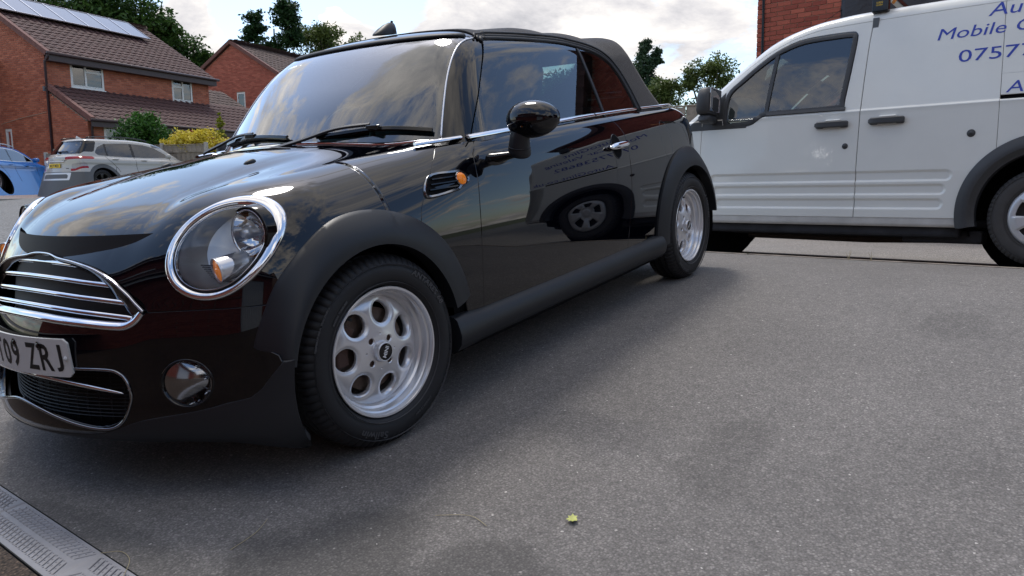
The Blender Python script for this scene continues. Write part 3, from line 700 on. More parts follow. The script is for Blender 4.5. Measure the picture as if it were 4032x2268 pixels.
# lower intake: bright rim and one chrome blade
rim = [(0, .281), (.10, .266), (.18, .247), (.26, .228), (.32, .219), (.365, .222), (.398, .245), (.415, .285), (.420, .315), (.412, .352), (.395, .375), (.36, .387), (.25, .390), (.12, .390), (0, .390)]
rp = rim + [(-a, b) for a, b in rim[::-1][1:-1]]; rp = crom(rp, 4, True); V, N = front_pts(rp, .001)
g = Geo(); sweep(g, V, N, ellprof(.0045, .0045, 8), closed=True); g.build('intake_rim', chrome_dark, car, True)
y = np.linspace(-.388, .388, 50); z = .361 - .30 * y * y; V, N = front_pts(np.stack([y, z], 1)); V[:, 0] += .012
s_ = np.sqrt(np.maximum(1 - (np.abs(y) / .392) ** 6, .02)); pfs = np.array([ellprof(.0085 * a, .011 * a, 10) for a in s_])
g = Geo(); sweep(g, V, np.tile((-1., 0, .3), (50, 1)), pfs); g.build('intake_blade', chrome, car, True)
# number plate, curved with the bumper
white = principled('plate_white', (.72, .72, .70), rough=.28, spec=.4); ink = principled('plate_ink', (.012, .012, .014), rough=.4)
def plate_map(u, v, off): # u metres to the car's left (-y), v metres up
    y = -u; z = .3665 + v; V, N = front_pts(np.stack([y, np.full_like(y, .43)], 1)); n = N * [1, 1, 0]; n /= np.linalg.norm(n, axis=1, keepdims=True)
    return np.stack([V[:, 0], V[:, 1], z], 1) + n * off[:, None]
us = np.linspace(-.26, .26, 40); r_ = .012; V = []; F = []
for u in us:
    d = max(0, r_ - (.26 - abs(u))); c = r_ - math.sqrt(max(r_ * r_ - d * d, 0))
    V += [(u, c, .006), (u, c, .012), (u, .111 - c, .012), (u, .111 - c, .006)]
V = np.array(V); P = plate_map(V[:, 0], V[:, 1], V[:, 2]); F = [(i * 4 + j, (i + 1) * 4 + j, (i + 1) * 4 + (j + 1) % 4, i * 4 + (j + 1) % 4) for i in range(39) for j in range(4)] + [(0, 3, 2, 1), (156, 157, 158, 159)]
npl = mesh_obj('number_plate', P, [f[::-1] for f in F], white, car)
def bend_text(s, x0, size, h0, bold=.012, sx=.92):
    Vt, Ft = text_geo(s, size, 0, 0, 1, bold, sx); 
    return (Vt, Ft)
cell = .061; uu = .235
for k, ch in enumerate('JRZ 90T'):
    if ch == ' ': uu -= .030; continue
    Vt, Ft = text_geo(ch, .108, 0, 0, 1, .0022, .84)
    # subdivide not needed: strokes are narrow
    w = Vt[:, 0].max(); Vt[:, 0] *= min(1, .050 / w) if w > .050 else 1; w = Vt[:, 0].max(); h_ = Vt[:, 1].max() - Vt[:, 1].min()
    Vt[:, 1] = (Vt[:, 1] - Vt[:, 1].min()) * (.079 / h_) + .016; u = uu - w + Vt[:, 0]
    P = plate_map(u, Vt[:, 1], np.full(len(u), .0128)); mesh_obj('plate_letter', P, Ft, ink, npl); uu -= w + .011
g = Geo()
for u in (.0, .118): 
    p = plate_map(np.array([u + .03]), np.array([.088]), np.array([.013]))[0]; g.lathe([(0, .004), (.006, .003), (.008, 0), (.013, .0)], 16, p, A=(0, 1, 0), B=(0, 0, 1), D=(-1, 0, 0))
g.build('plate_screw', black_gloss, npl, True)
g = Geo(); p = plate_map(np.array([.247]), np.array([.055]), np.array([.012]))[0]; g.lathe([(0, .006), (.005, .005), (.008, 0)], 14, p, A=(0, 1, 0), B=(0, 0, 1), D=(-1, 0, 0)); g.build('plate_screw', white, npl, True)
# winged badge on the nose
bc, bn = ontop(np.array([-.552]), np.array([0.0])); bn = unit(bn[0] + np.array((-.35, 0, 0))); bc = vproj(fbody, np.array([[-.556, 0, .722]]), -bn, .15)[0] + bn * .001; bx_ = np.array((0, -1., 0)); by_ = np.cross(bn, bx_); by_ *= (1 if by_[2] > 0 else -1)
def bp(u, v, w): return bc + bx_ * u + by_ * v + bn * w
g = Geo(); g.lathe([(0, .006), (.017, .006), (.0175, .009), (.021, .009), (.022, .002), (.022, -.01)], 40, bc, A=bx_, B=by_, D=bn)
for s in (-1, 1):
    for k in range(5):
        v0 = .013 - k * .0058; L_ = (.038, .036, .032, .026, .018)[k]
        P = [bp(s * (.021 + L_ * t_), v0 + .004 * t_, .005 - .004 * t_) for t_ in np.linspace(0, 1, 6)]; g.tube(P, [.0022, .0022, .002, .0018, .0015, .0008], 6)
badge = g.build('bonnet_badge', chrome, car, True)
g = Geo(); g.lathe([(0, .0066), (.0168, .0066)], 30, bc, A=bx_, B=by_, D=bn); g.build('badge_disc', black_gloss, badge)
Vt, Ft = text_geo('MINI', .013, .0004, 0, 1, .0002, .95); Vt[:, 0] -= Vt[:, 0].max() / 2; Vt[:, 1] -= .0045
mesh_obj('badge_lettering', np.array([bp(-a, b, .0072 + c) if bx_[1] > 0 else bp(a, b, .0072 + c) for a, b, c in Vt]), Ft, chrome, badge)
# ---------------------------------------------------------------- headlights
def hl_surface(k, t, side, off=0.0):
    P = HLC + (HA * k * np.cos(t))[:, None] * HLA + (HB * k * np.sin(t))[:, None] * HLB
    V = vproj(fbody, P, -HLN, .2); N = grad(fbody, V); V = V + N * off; s = np.array([1, 1 if side < 0 else -1, 1]); return V * s, N * s
clear = glass_mat('lamp_lens', (.93, .95, .96), ior=1.45, boost=1.1)
lamp_grey = principled('lamp_bezel', (.66, .67, .68), rough=.30, metal=.5)
amber = principled('amber_lens', (.95, .26, .012), rough=.10, spec=.6, emit=((1, .28, .02), .12))
amber.node_tree.nodes['Principled BSDF'].inputs['Transmission Weight'].default_value = .35
nT = 96; tt = np.linspace(0, 2 * np.pi, nT, endpoint=False)
HBK = unit((1, .10, -.06))
for side in (-1, 1):
    S3 = np.array([1, 1 if side < 0 else -1, 1]); flipf = (lambda F: F) if side < 0 else (lambda F: [f[::-1] for f in F])
    def ringgrid(ks, offs, deps):
        rows = []
        for k, o_, d_ in zip(ks, offs, deps): P, _ = hl_surface(k, tt, -1, o_); rows.append(P + HBK * d_)
        V = np.array(rows).reshape(-1, 3) * S3; q = len(ks)
        F = [(i * nT + j, i * nT + (j + 1) % nT, (i + 1) * nT + (j + 1) % nT, (i + 1) * nT + j) for i in range(q - 1) for j in range(nT)]
        return V, flipf(F)
    hl = thing_part = bpy.data.objects.new('headlight', None); COL.objects.link(hl); hl.parent = car
    V, F = ringgrid([1.010, 1.003, .985, .945, .89, .850, .838], [-.010, .002, .0065, .0090, .0070, .0015, -.006], [0] * 7)
    mesh_obj('chrome_ring', V, F, chrome, hl, True)
    V, F = ringgrid([.843, .838, .815, .80], [-.004, .001, .002, -.008], [0] * 4); mesh_obj('lamp_gasket', V, F, rubber, hl, True)
    V, F = ringgrid([.812, .80, .78, .755, .735, .70, .66], [.0] * 7, [.004, .010, .016, .022, .040, .075, .105]); mesh_obj('lamp_bezel', V, F, lamp_grey, hl, True)
    V, F = ringgrid([.808, .798, .786], [.002, .003, -.002], [.0, .0, .004]); mesh_obj('bezel_edge', V, F, chrome, hl, True)
    # back wall
    V, F = ringgrid([.68, .5, .3, .1, .004], [0] * 5, [.085, .10, .105, .108, .108]); mesh_obj('lamp_back', V, F, lamp_grey, hl, True)
    # lens, gently domed
    V, F = ringgrid([.814, .79, .70, .55, .40, .25, .10, .002], [-.001, .003, .006, .008, .009, .0095, .010, .010], [0] * 8); mesh_obj('lamp_lens', V, F, clear, hl, True)
    # main reflector bowl with bulb shield, dark arc beside it
    ax = -HBK; e1 = unit(np.cross(ax, (0, 0, 1))); e2 = np.cross(e1, ax)
    c0 = np.array((-.325, -.665, .725))
    g = Geo(); g.lathe([(.008, .048), (.022, .046), (.040, .036), (.053, .020), (.060, .0), (.0615, -.004), (.0655, -.004), (.066, .01)], 48, c0 * S3, e1 * S3, e2 * S3, HBK * S3); g.build('main_reflector', principled('lamp_reflector', (.72, .72, .74), rough=.06, metal=1), hl, True)
    g = Geo(); g.lathe([(.066, .004), (.070, -.008), (.074, .002), (.078, .03)], 48, c0 * S3, e1 * S3, e2 * S3, HBK * S3, t0=R(60), t1=R(230)); g.build('reflector_shroud', black_gloss, hl, True)
    g = Geo(); c1 = c0 - HBK * .004; g.lathe([(0, -.020), (.010, -.018), (.0155, -.008), (.017, .004), (.015, .012), (.011, .05)], 28, c1 * S3, e1 * S3, e2 * S3, HBK * S3); g.build('bulb_cap', satin, hl, True)
    # indicator: ribbed tube with the amber lens at its mouth
    c2 = np.array((-.424, -.645, .640))
    prof = [(.0335, .0)] + [(.0335 + .0008 * (i % 2), .003 + i * .003) for i in range(26)] + [(.030, .085)]
    d2 = unit((1, -.25, .12)); f1 = unit(np.cross(d2, (0, 0, 1))); f2 = np.cross(f1, d2)
    g = Geo(); g.lathe(prof, 40, c2 * S3, f1 * S3, f2 * S3, d2 * S3); g.lathe([(.0335, 0), (.0355, -.003), (.0345, -.005), (.0310, -.003), (.030, .004)], 40, c2 * S3, f1 * S3, f2 * S3, d2 * S3); g.build('indicator_tube', satin, hl, True)
    g = Geo(); g.lathe([(0, -.006), (.006, -.0055), (.007, -.0035), (.012, -.0045), (.020, -.003), (.027, -.001), (.031, .002)], 40, c2 * S3, f1 * S3, f2 * S3, d2 * S3); g.build('indicator_lens', amber, hl, True)
    g = Geo()
    for k in range(9): # dark ribbed step under the indicator
        P = [np.array((-.405 - .004 * k + .002 * j, -.575 - .018 * j, .602 + .0062 * k)) for j in range(5)]; g.tube([(p + HBK * .012) * S3 for p in P], .0022, 6)
    g.build('lamp_rib', chrome_dark, hl, True)
    # fog lamp
    fl = bpy.data.objects.new('fog_lamp', None); COL.objects.link(fl); fl.parent = car
    Vf, Nf = front_pts([(FOG[0], FOG[1])]); fc = Vf[0]; fa = unit((-1, -.10, 0)); q1 = np.array((0, -1., 0)); q1 = unit(q1 - fa * (q1 @ fa)); q2 = np.cross(q1, fa); q2 *= 1 if q2[2] > 0 else -1
    t = np.linspace(0, 2 * np.pi, 56, endpoint=False); rows = []
    for r_, o_, d_ in ((.068, .0005, 0), (.0655, .004, 0), (.0625, .002, 0), (.060, -.004, .002)):
        Vr, Nr = front_pts(np.stack([FOG[0] + r_ * np.cos(t), FOG[1] + r_ * np.sin(t)], 1)); rows.append(Vr + Nr * o_ - fa * d_)
    V = np.array(rows).reshape(-1, 3) * S3; n_ = 56; F = [(i * n_ + j, i * n_ + (j + 1) % n_, (i + 1) * n_ + (j + 1) % n_, (i + 1) * n_ + j) for i in range(3) for j in range(n_)]
    mesh_obj('fog_ring', V, F if side > 0 else [f[::-1] for f in F], black_gloss, fl, True)
    rows = [rows[-1]] + [fc + q1 * (r_ * np.cos(t))[:, None] + q2 * (r_ * np.sin(t))[:, None] - fa * d_ for r_, d_ in ((.055, .035), (.045, .065), (.0425, .066))]
    V = np.array(rows).reshape(-1, 3) * S3; mesh_obj('fog_cone', V, F if side > 0 else [f[::-1] for f in F], chrome_dark, fl, True)
    g = Geo(); g.lathe([(0, .058), (.020, .060), (.036, .064), (.0425, .067)], 40, fc * S3, q1 * S3, q2 * S3, -fa * S3); g.build('fog_lens', glass_mat('fog_glass', (.5, .52, .55), ior=1.6, boost=1.4), fl, True)
    g = Geo(); g.lathe([(.004, .10), (.03, .09), (.0425, .068)], 40, fc * S3, q1 * S3, q2 * S3, -fa * S3); g.build('fog_reflector', MATS['lamp_reflector'], fl, True)
    g = Geo()
    for k in range(8):
        a = 2 * math.pi * (k + .3) / 8; P = [fc + q1 * r_ * math.cos(a) + q2 * r_ * math.sin(a) - fa * d_ for r_, d_ in ((.0575, .012), (.054, .026), (.049, .044), (.047, .052))]; g.tube([p * S3 for p in P], [.001, .0035, .0035, .001], 8)
    g.build('fog_cone_rib', chrome_dark, fl, True)
# ---------------------------------------------------------------- scuttle vent with side repeater
ventP = np.array([(.330, .806), (.443, .8114), (.4845, .8084), (.505, .790), (.500, .772), (.4551, .7577), (.4255, .749), (.283, .7436)])
for s in (-1, 1):
    S3 = np.array([1, -s, 1]); vt = bpy.data.objects.new('side_vent', None); COL.objects.link(vt); vt.parent = car
    pl_ = crom(ventP, 5, True); V, N = onside(pl_[:, 0], pl_[:, 1]); g = Geo()
    sweep(g, V * S3, N * S3, [(-.008 , -.002), (-.006, .006), (0, .008), (.004, .003), (.004, -.002)], closed=True); smooth_by_angle(g.build('vent_frame', chrome_dark, vt, True), 50)
    V2, _ = onside(pl_[:, 0], pl_[:, 1], .0015); mesh_obj('vent_recess', V2 * S3, [tuple(range(len(V2))) if s < 0 else tuple(range(len(V2)))[::-1]], dark, vt)
    for zz, x0, x1 in ((.7935, .335, .455), (.778, .320, .450), (.762, .305, .440)):
        x = np.linspace(x0, x1, 12); V, N = onside(x, zz, .004); g = Geo(); sweep(g, V * S3, N * S3, [(-.0035, -.001), (.0035, -.001), (.002, .0035), (-.002, .0035)]); g.build('vent_bar', black_gloss, vt)
    V, N = onside(.4692, .7837, .002); c_ = V[0] * S3; n_ = unit(N[0] * S3); a_ = unit(np.cross(n_, (0, 0, 1))); b_ = np.cross(a_, n_)
    g = Geo(); g.lathe([(0, .012), (.004, .0125), (.006, .011), (.010, .0118), (.013, .0098), (.018, .0085), (.022, .004), (.0235, -.002)], 40, c_, a_, b_, n_); g.build('side_repeater', amber, vt, True)
    g = Geo(); g.lathe([(.0235, .005), (.0262, .003), (.0265, -.003)], 40, c_, a_, b_, n_); g.build('repeater_ring', chrome_dark, vt, True)
    # door handle
    dh = bpy.data.objects.new('door_handle', None); COL.objects.link(dh); dh.parent = doors[0 if s < 0 else 1]
    V, N = onside(1.648, .806, .0); c_ = V[0]; n_ = unit(N[0])
    t = np.linspace(0, 2 * np.pi, 48, endpoint=False); Q, QN = onside(1.648 + .047 * np.cos(t), .806 + .056 * np.sin(t))
    g = Geo(); sweep(g, Q * S3, QN * S3, ellprof(.003, .002, 6), closed=True); g.build('handle_recess_edge', black_gloss, dh, True)
    rows = [Q + QN * .0012] + [c_ + (Q - c_) * k + n_ * .0014 - n_ * .0 for k in (.8, .5, .02)]
    Vv = np.array(rows).reshape(-1, 3) * S3; F = [(i * 48 + j, i * 48 + (j + 1) % 48, (i + 1) * 48 + (j + 1) % 48, (i + 1) * 48 + j) for i in range(3) for j in range(48)]
    mesh_obj('handle_recess', Vv, F if s < 0 else [f[::-1] for f in F], dark, dh, True)
    u = np.linspace(-1, 1, 30); x = 1.650 + .103 * u; P, PN = onside(x, .806 + .003 * u, .020); rad = np.sqrt(np.maximum(1 - np.abs(u) ** 2.4, .006))
    g = Geo(); sweep(g, P * S3, PN * S3, np.array([ellprof(.0165 * r_, .0115 * r_, 14) for r_ in rad])); 
    for xx in (1.575, 1.725): 
        P, PN = onside(xx, .806); g.tube([P[0] * S3, (P[0] + PN[0] * .02) * S3], .008, 10)
    g.build('handle_grip', chrome, dh, True)
    # lock dot and jet nozzle
    V, N = onside(1.60, .742); g = Geo()
    ny = np.array([.016, -.250 * 1.0]); V, N = ontop(np.array([.012]), np.array([-.252])); c_ = V[0]
    g = Geo(); n = 12; secs = [(-.022, .003, .002), (-.014, .008, .007), (0, .0095, .0105), (.014, .0095, .011), (.022, .007, .008), (.024, .004, .004)]; VV = []
    for dx, w, h_ in secs:
        for k in range(n): a = math.pi * k / (n - 1); VV.append(c_ + np.array([dx, w * math.cos(a), h_ * math.sin(a) + .10 * dx - .001]))
    F = [(i * n + k, (i + 1) * n + k, (i + 1) * n + k + 1, i * n + k + 1) for i in range(len(secs) - 1) for k in range(n - 1)] + [tuple((len(secs) - 1) * n + k for k in range(n))[::-1]]
    mesh_obj('washer_jet', np.array(VV) * S3, F if s < 0 else [f[::-1] for f in F], matte, car, True)
    # mirror: glossy egg on a matt foot
    mr = bpy.data.objects.new('door_mirror', None); COL.objects.link(mr); mr.parent = doors[0 if s < 0 else 1]
    MC = np.array((.722, -.935, .966)) if s < 0 else np.array((.86, -.850, .966)); ma = unit((.10, -1, .02)) if s < 0 else unit((1, -.25, .02)); mc = unit(np.cross((0, 0, 1), ma)); mb = np.cross(ma, mc); mb *= 1 if mb[2] > 0 else -1
    fw = mc if mc[0] < 0 else -mc
    nu, nv = 40, 24; VV = []
    for i in range(nv + 1):
        th = math.pi * i / nv
        for k in range(nu):
            ph = 2 * math.pi * k / nu; X = math.cos(th); Yc = math.sin(th) * math.cos(ph); Zc = math.sin(th) * math.sin(ph)
            sp = lambda v, p: math.copysign(abs(v) ** p, v)
            d = Zc; dd = .070 * d if d > 0 else .022 * d
            VV.append(MC + ma * .104 * sp(X, .92) + mb * .0665 * Yc * (1 - .10 * X) + fw * dd)
    F = [(i * nu + k, i * nu + (k + 1) % nu, (i + 1) * nu + (k + 1) % nu, (i + 1) * nu + k) for i in range(nv) for k in range(nu)]
    mesh_obj('mirror_cap', np.array(VV) * S3, F if s < 0 else [f[::-1] for f in F], paint, mr, True)
    g = Geo(); g.lathe([(0, 0), (.6, 0), (.96, 0), (1.0, .06)], 40, (MC - fw * .0235) * S3, ma * .098 * S3, mb * .060 * S3, fw * .1 * S3); g.build('mirror_glass', principled('mirror_silver', (.8, .8, .82), rough=.02, metal=1), mr, True)
    path = np.array([(.715, -.868, .838), (.712, -.872, .852), (.706, -.878, .880), (.704, -.886, .915), (.712, -.900, .950)])
    pp = crom(path, 6); rad = np.interp(np.linspace(0, 1, len(pp)), [0, .06, .16, .30, .6, 1], [.012, .034, .0425, .0435, .038, .034])
    g = Geo(); Nn = np.tile((-1., 0, .1), (len(pp), 1)); sweep(g, pp * S3, Nn * S3, np.array([ellprof(r_, r_ * .92, 22) for r_ in rad])); g.build('mirror_foot', matte, mr, True)
    k_ = 10; g = Geo(); sweep(g, pp[k_:k_ + 2] * S3, Nn[:2] * S3, np.array([ellprof(rad[k_] + .0006, rad[k_] * .92 + .0006, 22)] * 2)); g.build('mirror_foot_joint', rubber, mr, True)
    foot, fN = onside(.700, .838); f0 = foot[0]; P = crom([f0 + (.0, .03, 0), f0 + (.004, -.012, .002), f0 + (.008, -.045, .006), f0 + (.012, -.080, .010)], 6); rr = np.interp(np.linspace(0, 1, len(P)), [0, .4, 1], [.060, .050, .034])
    g = Geo(); sweep(g, P * S3, np.tile((0, 0, 1.), (len(P), 1)) * S3, np.array([ellprof(r_, r_ * .42, 20) for r_ in rr])); g.build('mirror_bracket', black_gloss, mr, True)
    t = np.linspace(0, 2 * np.pi, 36, endpoint=False); Q, QN = onside(.705 + .075 * np.cos(t), .836 + .026 * np.sin(t) + .004 * np.cos(t), .0012)
    c_ = Q.mean(0); rows = [Q, c_ + (Q - c_) * .75 + np.array([0, -.006, 0]), c_ + (Q - c_) * .4 + np.array([0, -.012, 0])]; VV = np.array(rows).reshape(-1, 3) * S3
    F = [(i * 36 + j, i * 36 + (j + 1) % 36, (i + 1) * 36 + (j + 1) % 36, (i + 1) * 36 + j) for i in range(2) for j in range(36)] + [tuple(72 + j for j in range(36))]
    mesh_obj('mirror_base', VV, F if s < 0 else [f[::-1] for f in F], black_gloss, mr, True)
# ---------------------------------------------------------------- wipers lying on the glass
def onws(P, off): 
    P = np.asarray(P, float).copy(); P[:, 0] = -.2; V = vproj(fcab, P, (1, 0, 0), 1.6); N = grad(fcab, V); return V + N * off, N
for nm, pts, arm in (('wiper', [(0, -.150, .9520), (0, -.255, .958), (0, -.393, .966), (0, -.500, .961), (0, -.612, .947)], [(.300, .02, .925), (.365, -.10, .952), (.425, -.235, .985), (.468, -.375, .992)]),
                     ('wiper', [(0, .560, .945), (0, .430, .962), (0, .290, .968), (0, .150, .966), (0, .020, .958)], [(.42, .62, .925), (.455, .54, .955), (.465, .43, .985), (.452, .300, .992)])):
    w = bpy.data.objects.new(nm, None); COL.objects.link(w); w.parent = car
    P, N = onws(crom(pts, 6), .006); g = Geo(); sweep(g, P, N, [(-.0016, -.006), (.0016, -.006), (.0016, .004), (-.0016, .004)]); g.build('wiper_rubber', rubber, w)
    P, N = onws(crom(pts, 6), .014); g = Geo(); sweep(g, P, N, [(-.008, -.004), (.008, -.004), (.009, .002), (.003, .007), (-.008, .004)]); g.build('wiper_blade', black_gloss, w)
    A_ = crom(arm, 6); g = Geo(); sweep(g, A_, np.tile((-.5, 0, 1.), (len(A_), 1)), np.array([[(-.5 * k, -.004), (.5 * k, -.004), (.42 * k, .005), (-.42 * k, .005)] for k in np.linspace(.030, .016, len(A_))])); bevel(g.build('wiper_arm', matte, w), .002)
    mid_, mN = onws([pts[2]], .022); g = Geo(); g.box(mid_[0], (.016, .062, .018)); bevel(g.build('wiper_clip', black_gloss, w), .003)
# rear lamps and fittings
for s in (-1, 1):
    g = Geo(); t = np.linspace(0, 2 * np.pi, 32, endpoint=False); Q = vproj(fbody, np.stack([np.full(32, 2.75), s * .64 + .075 * np.cos(t), .70 + .12 * np.sin(t)], 1), (-1, 0, 0), .5); N = grad(fbody, Q)
    c_ = Q.mean(0) + N.mean(0) * .02; VV = np.concatenate([Q + N * .002, c_ + (Q - c_) * .8 , [c_ + N.mean(0) * .004]]); F = [(j, (j + 1) % 32, 32 + (j + 1) % 32, 32 + j) for j in range(32)] + [(32 + j, 32 + (j + 1) % 32, 64) for j in range(32)]
    mesh_obj('rear_lamp', VV, F, principled('red_lens', (.45, .01, .012), rough=.1), car, True)
# ---------------------------------------------------------------- wheels
disc_m = principled('brake_disc', (.16, .12, .10), rough=.5, metal=.8, var=(30, .3, 4)); cal_m = principled('rusty_caliper', (.07, .035, .025), rough=.7)
tyre_m = principled('tyre_rubber', (.020, .020, .022), rough=.55, spec=.35, bump=(600, .15, .0006, 3)); bolt_m = principled('rusty_bolt', (.075, .045, .035), rough=.55, metal=.5)
def tyre(g_parent, Rt, rim_r, wd, tread_n, txt, tyre_mat, letter_mat):
    """axis along y, outer face at negative y"""
    nA = tread_n * 4; hw = wd / 2
    prof = [(rim_r - .004, -hw + .016), (rim_r + .006, -hw + .004), (rim_r + .018, -hw - .003), (rim_r + .032, -hw - .0065), (rim_r + (Rt - rim_r) * .50, -hw - .0075), (Rt - .035, -hw - .003), (Rt - .022, -hw + .005), (Rt - .011, -hw + .014), (Rt - .0045, -hw + .026)]
    tread = [(Rt - .001, -hw + .040), (Rt - .0005, -hw + .046), (Rt - .008, -hw + .0475), (Rt - .008, -hw + .053), (Rt, -hw + .0545), (Rt + .0005, -.010), (Rt - .008, -.009), (Rt - .008, -.003), (Rt + .0005, -.002)]
    full = prof + tread + [(r_, -d_) for r_, d_ in tread[::-1]] + [(r_, -d_) for r_, d_ in prof[::-1]]
    P = np.array(full); K = len(P); t = 2 * math.pi * np.arange(nA) / nA
    V = np.zeros((K, nA, 3)); V[:, :, 0] = P[:, 0, None] * np.cos(t); V[:, :, 2] = P[:, 0, None] * np.sin(t); V[:, :, 1] = P[:, 1, None]
    groove = (np.arange(nA) % 4 == 0)
    for i in range(K):
        rr, dd = P[i]
        if abs(dd) > hw - .045 and rr > Rt - .024: V[i, groove, 0] *= (rr - .007) / rr; V[i, groove, 2] *= (rr - .007) / rr
        elif abs(dd) > .012 and abs(dd) < hw - .05 and rr > Rt - .003:
            g2 = (np.arange(nA) % 8 == 2); V[i, g2, 0] *= (rr - .004) / rr; V[i, g2, 2] *= (rr - .004) / rr
    F = [(i * nA + j, i * nA + (j + 1) % nA, (i + 1) * nA + (j + 1) % nA, (i + 1) * nA + j) for i in range(K - 1) for j in range(nA)]
    o = mesh_obj('tyre', V.reshape(-1, 3), F, tyre_mat, g_parent, True); smooth_by_angle(o, 38)
    # raised rings and lettering on the sidewall
    g = Geo(); 
    for rr in (rim_r + .012, Rt - .030): g.lathe([(rr - .0012, -hw - .004), (rr, -hw - .0085), (rr + .0012, -hw - .004)], 120)
    for (s_, ang, size, rad, dirn) in txt:
        Vt, Ft = text_geo(s_, size, .0004, .12, 1.05, .0006, 1.25); w = Vt[:, 0].max(); a0 = R(ang)
        a = a0 - dirn * (Vt[:, 0] - w / 2) / rad; rr = rad + dirn * (Vt[:, 1] - size * .35); VV = np.stack([rr * np.cos(a), np.full(len(a), -hw - .0088) - Vt[:, 2], rr * np.sin(a)], 1); g.add(VV, Ft)
    g.build('sidewall_lettering', letter_mat, o)
    return o
def alloy(parent, rim_r):
    rr = rim_r; g = Geo()
    # rim flange, stepped barrel
    g.lathe([(rr - .010, .018), (rr - .0035, .006), (rr - .001, -.001), (rr - .003, -.0035), (rr - .009, -.003), (rr - .0125, .003), (rr - .0135, .012), (rr - .018, .015), (rr - .021, .022), (rr - .0235, .036), (rr - .030, .041), (rr - .034, .050), (rr - .036, .058)], 128)
    g.lathe([(rr - .036, .058), (rr - .037, .10), (rr - .03, .15), (rr - .012, .165)], 96)
    smooth_by_angle(g.build('rim', satin, parent, True), 28)
    # face: disc with seven round windows, bolt and dimple holes
    nr, na = 46, 252; rads = np.linspace(.012, rr - .035, nr); an = 2 * math.pi * np.arange(na) / na
    def depth(r_): return interp(r_, [0, .045, .070, .10, .135, .160, .175], [.024, .0245, .028, .032, .037, .047, .058])
    V = np.zeros((nr, na, 3)); V[:, :, 0] = rads[:, None] * np.cos(an); V[:, :, 2] = rads[:, None] * np.sin(an); V[:, :, 1] = depth(rads)[:, None]
    # soft bulge of the metal between windows
    hc = [(.1235 * math.cos(a), .1235 * math.sin(a)) for a in [R(76) + 2 * math.pi * k / 7 for k in range(7)]]
    VV = V.reshape(-1, 3); dmin = np.min([np.hypot(VV[:, 0] - a, VV[:, 2] - b) for a, b in hc], axis=0)
    VV[:, 1] += .005 * np.exp(-((dmin - .036) / .007) ** 2) * (dmin > .02)
    e = 1e-3; W3 = VV.reshape(nr, na, 3); du = np.gradient(W3, axis=0); dv = np.roll(W3, -1, 1) - np.roll(W3, 1, 1); Nn = np.cross(du.reshape(-1, 3), dv.reshape(-1, 3)); Nn *= np.where(Nn[:, 1:2] > 0, -1, 1)
    F = [(i * na + j, (i + 1) * na + j, (i + 1) * na + (j + 1) % na, i * na + (j + 1) % na) for i in range(nr - 1) for j in range(na)]
    c = np.cross(VV[F[500][1]] - VV[F[500][0]], VV[F[500][2]] - VV[F[500][0]]); 
    if c[1] > 0: F = [f[::-1] for f in F]
    S = Surf(VV, Nn, F)
    for a, b in hc: S = S.cut(lambda V, a=a, b=b: np.hypot(V[:, 0] - a, V[:, 2] - b) - .0375)
    bolts = [(.050 * math.cos(R(a)), .050 * math.sin(R(a))) for a in (40, 130, 220, 310)]; dim = [(.056 * math.cos(R(a)), .056 * math.sin(R(a))) for a in (85, 175, 265, 355)]
    for a, b in bolts: S = S.cut(lambda V, a=a, b=b: np.hypot(V[:, 0] - a, V[:, 2] - b) - .0125)
    for a, b in dim: S = S.cut(lambda V, a=a, b=b: np.hypot(V[:, 0] - a, V[:, 2] - b) - .0045)
    S.build('wheel_face', satin, parent, .026)
    for a, b in bolts:
        g = Geo(); g.lathe([(0, .034), (.006, .034), (.0065, .031), (.0095, .031), (.0105, .037), (.0125, .050)], 12, (a, 0, b)); g.build('wheel_bolt', bolt_m, parent)
    g = Geo()
    for a, b in dim: g.lathe([(0, .034), (.0045, .034)], 12, (a, 0, b))
    g.build('dimple', dark, parent)
    g = Geo(); g.lathe([(.0265, .004), (.0285, .003), (.031, .006), (.0335, .016), (.035, .028)], 48); g.build('cap_ring', satin, parent, True)
    g = Geo(); g.lathe([(0, .0035), (.02, .0038), (.0270, .0055)], 48); cap = g.build('hub_cap', black_gloss, parent, True)
    Vt, Ft = text_geo('MINI', .0185, .0003, 0, 1, .0005, 1.0); Vt[:, 0] -= Vt[:, 0].max() / 2; Vt[:, 1] -= .0065; ca, sa = math.cos(R(62)), math.sin(R(62))
    mesh_obj('cap_lettering', np.stack([Vt[:, 0] * ca - Vt[:, 1] * sa, .0030 - Vt[:, 2], Vt[:, 0] * sa + Vt[:, 1] * ca], 1), Ft, principled('white_print', (.75, .75, .75), rough=.4), cap)
    g = Geo(); g.tube([(-.124, .050, .142), (-.119, .022, .136), (-.115, .004, .131)], [.0055, .0050, .0045], 10); g.build('valve_stem', rubber, parent)
    g = Geo(); g.lathe([(.06, .060), (.065, .078), (.132, .078), (.134, .082), (.134, .10), (.06, .10)], 72); smooth_by_angle(g.build('brake_disc', disc_m, parent, True), 30)
    g = Geo(); g.lathe([(0, .055), (.05, .056), (.064, .066), (.066, .08)], 48); g.build('hub', cal_m, parent, True)
def caliper(parent, a0):
    g = Geo(); 
    for k in range(6):
        a = R(a0 - 22 + k * 9); g.box((.125 * math.cos(a), .082, .125 * math.sin(a)), (.042, .055, .030), rot=np.array([[math.cos(a), 0, -math.sin(a)], [0, 1, 0], [math.sin(a), 0, math.cos(a)]]))
    bevel(g.build('brake_caliper', cal_m, parent), .006)
RT = .3045; RIM = .2065
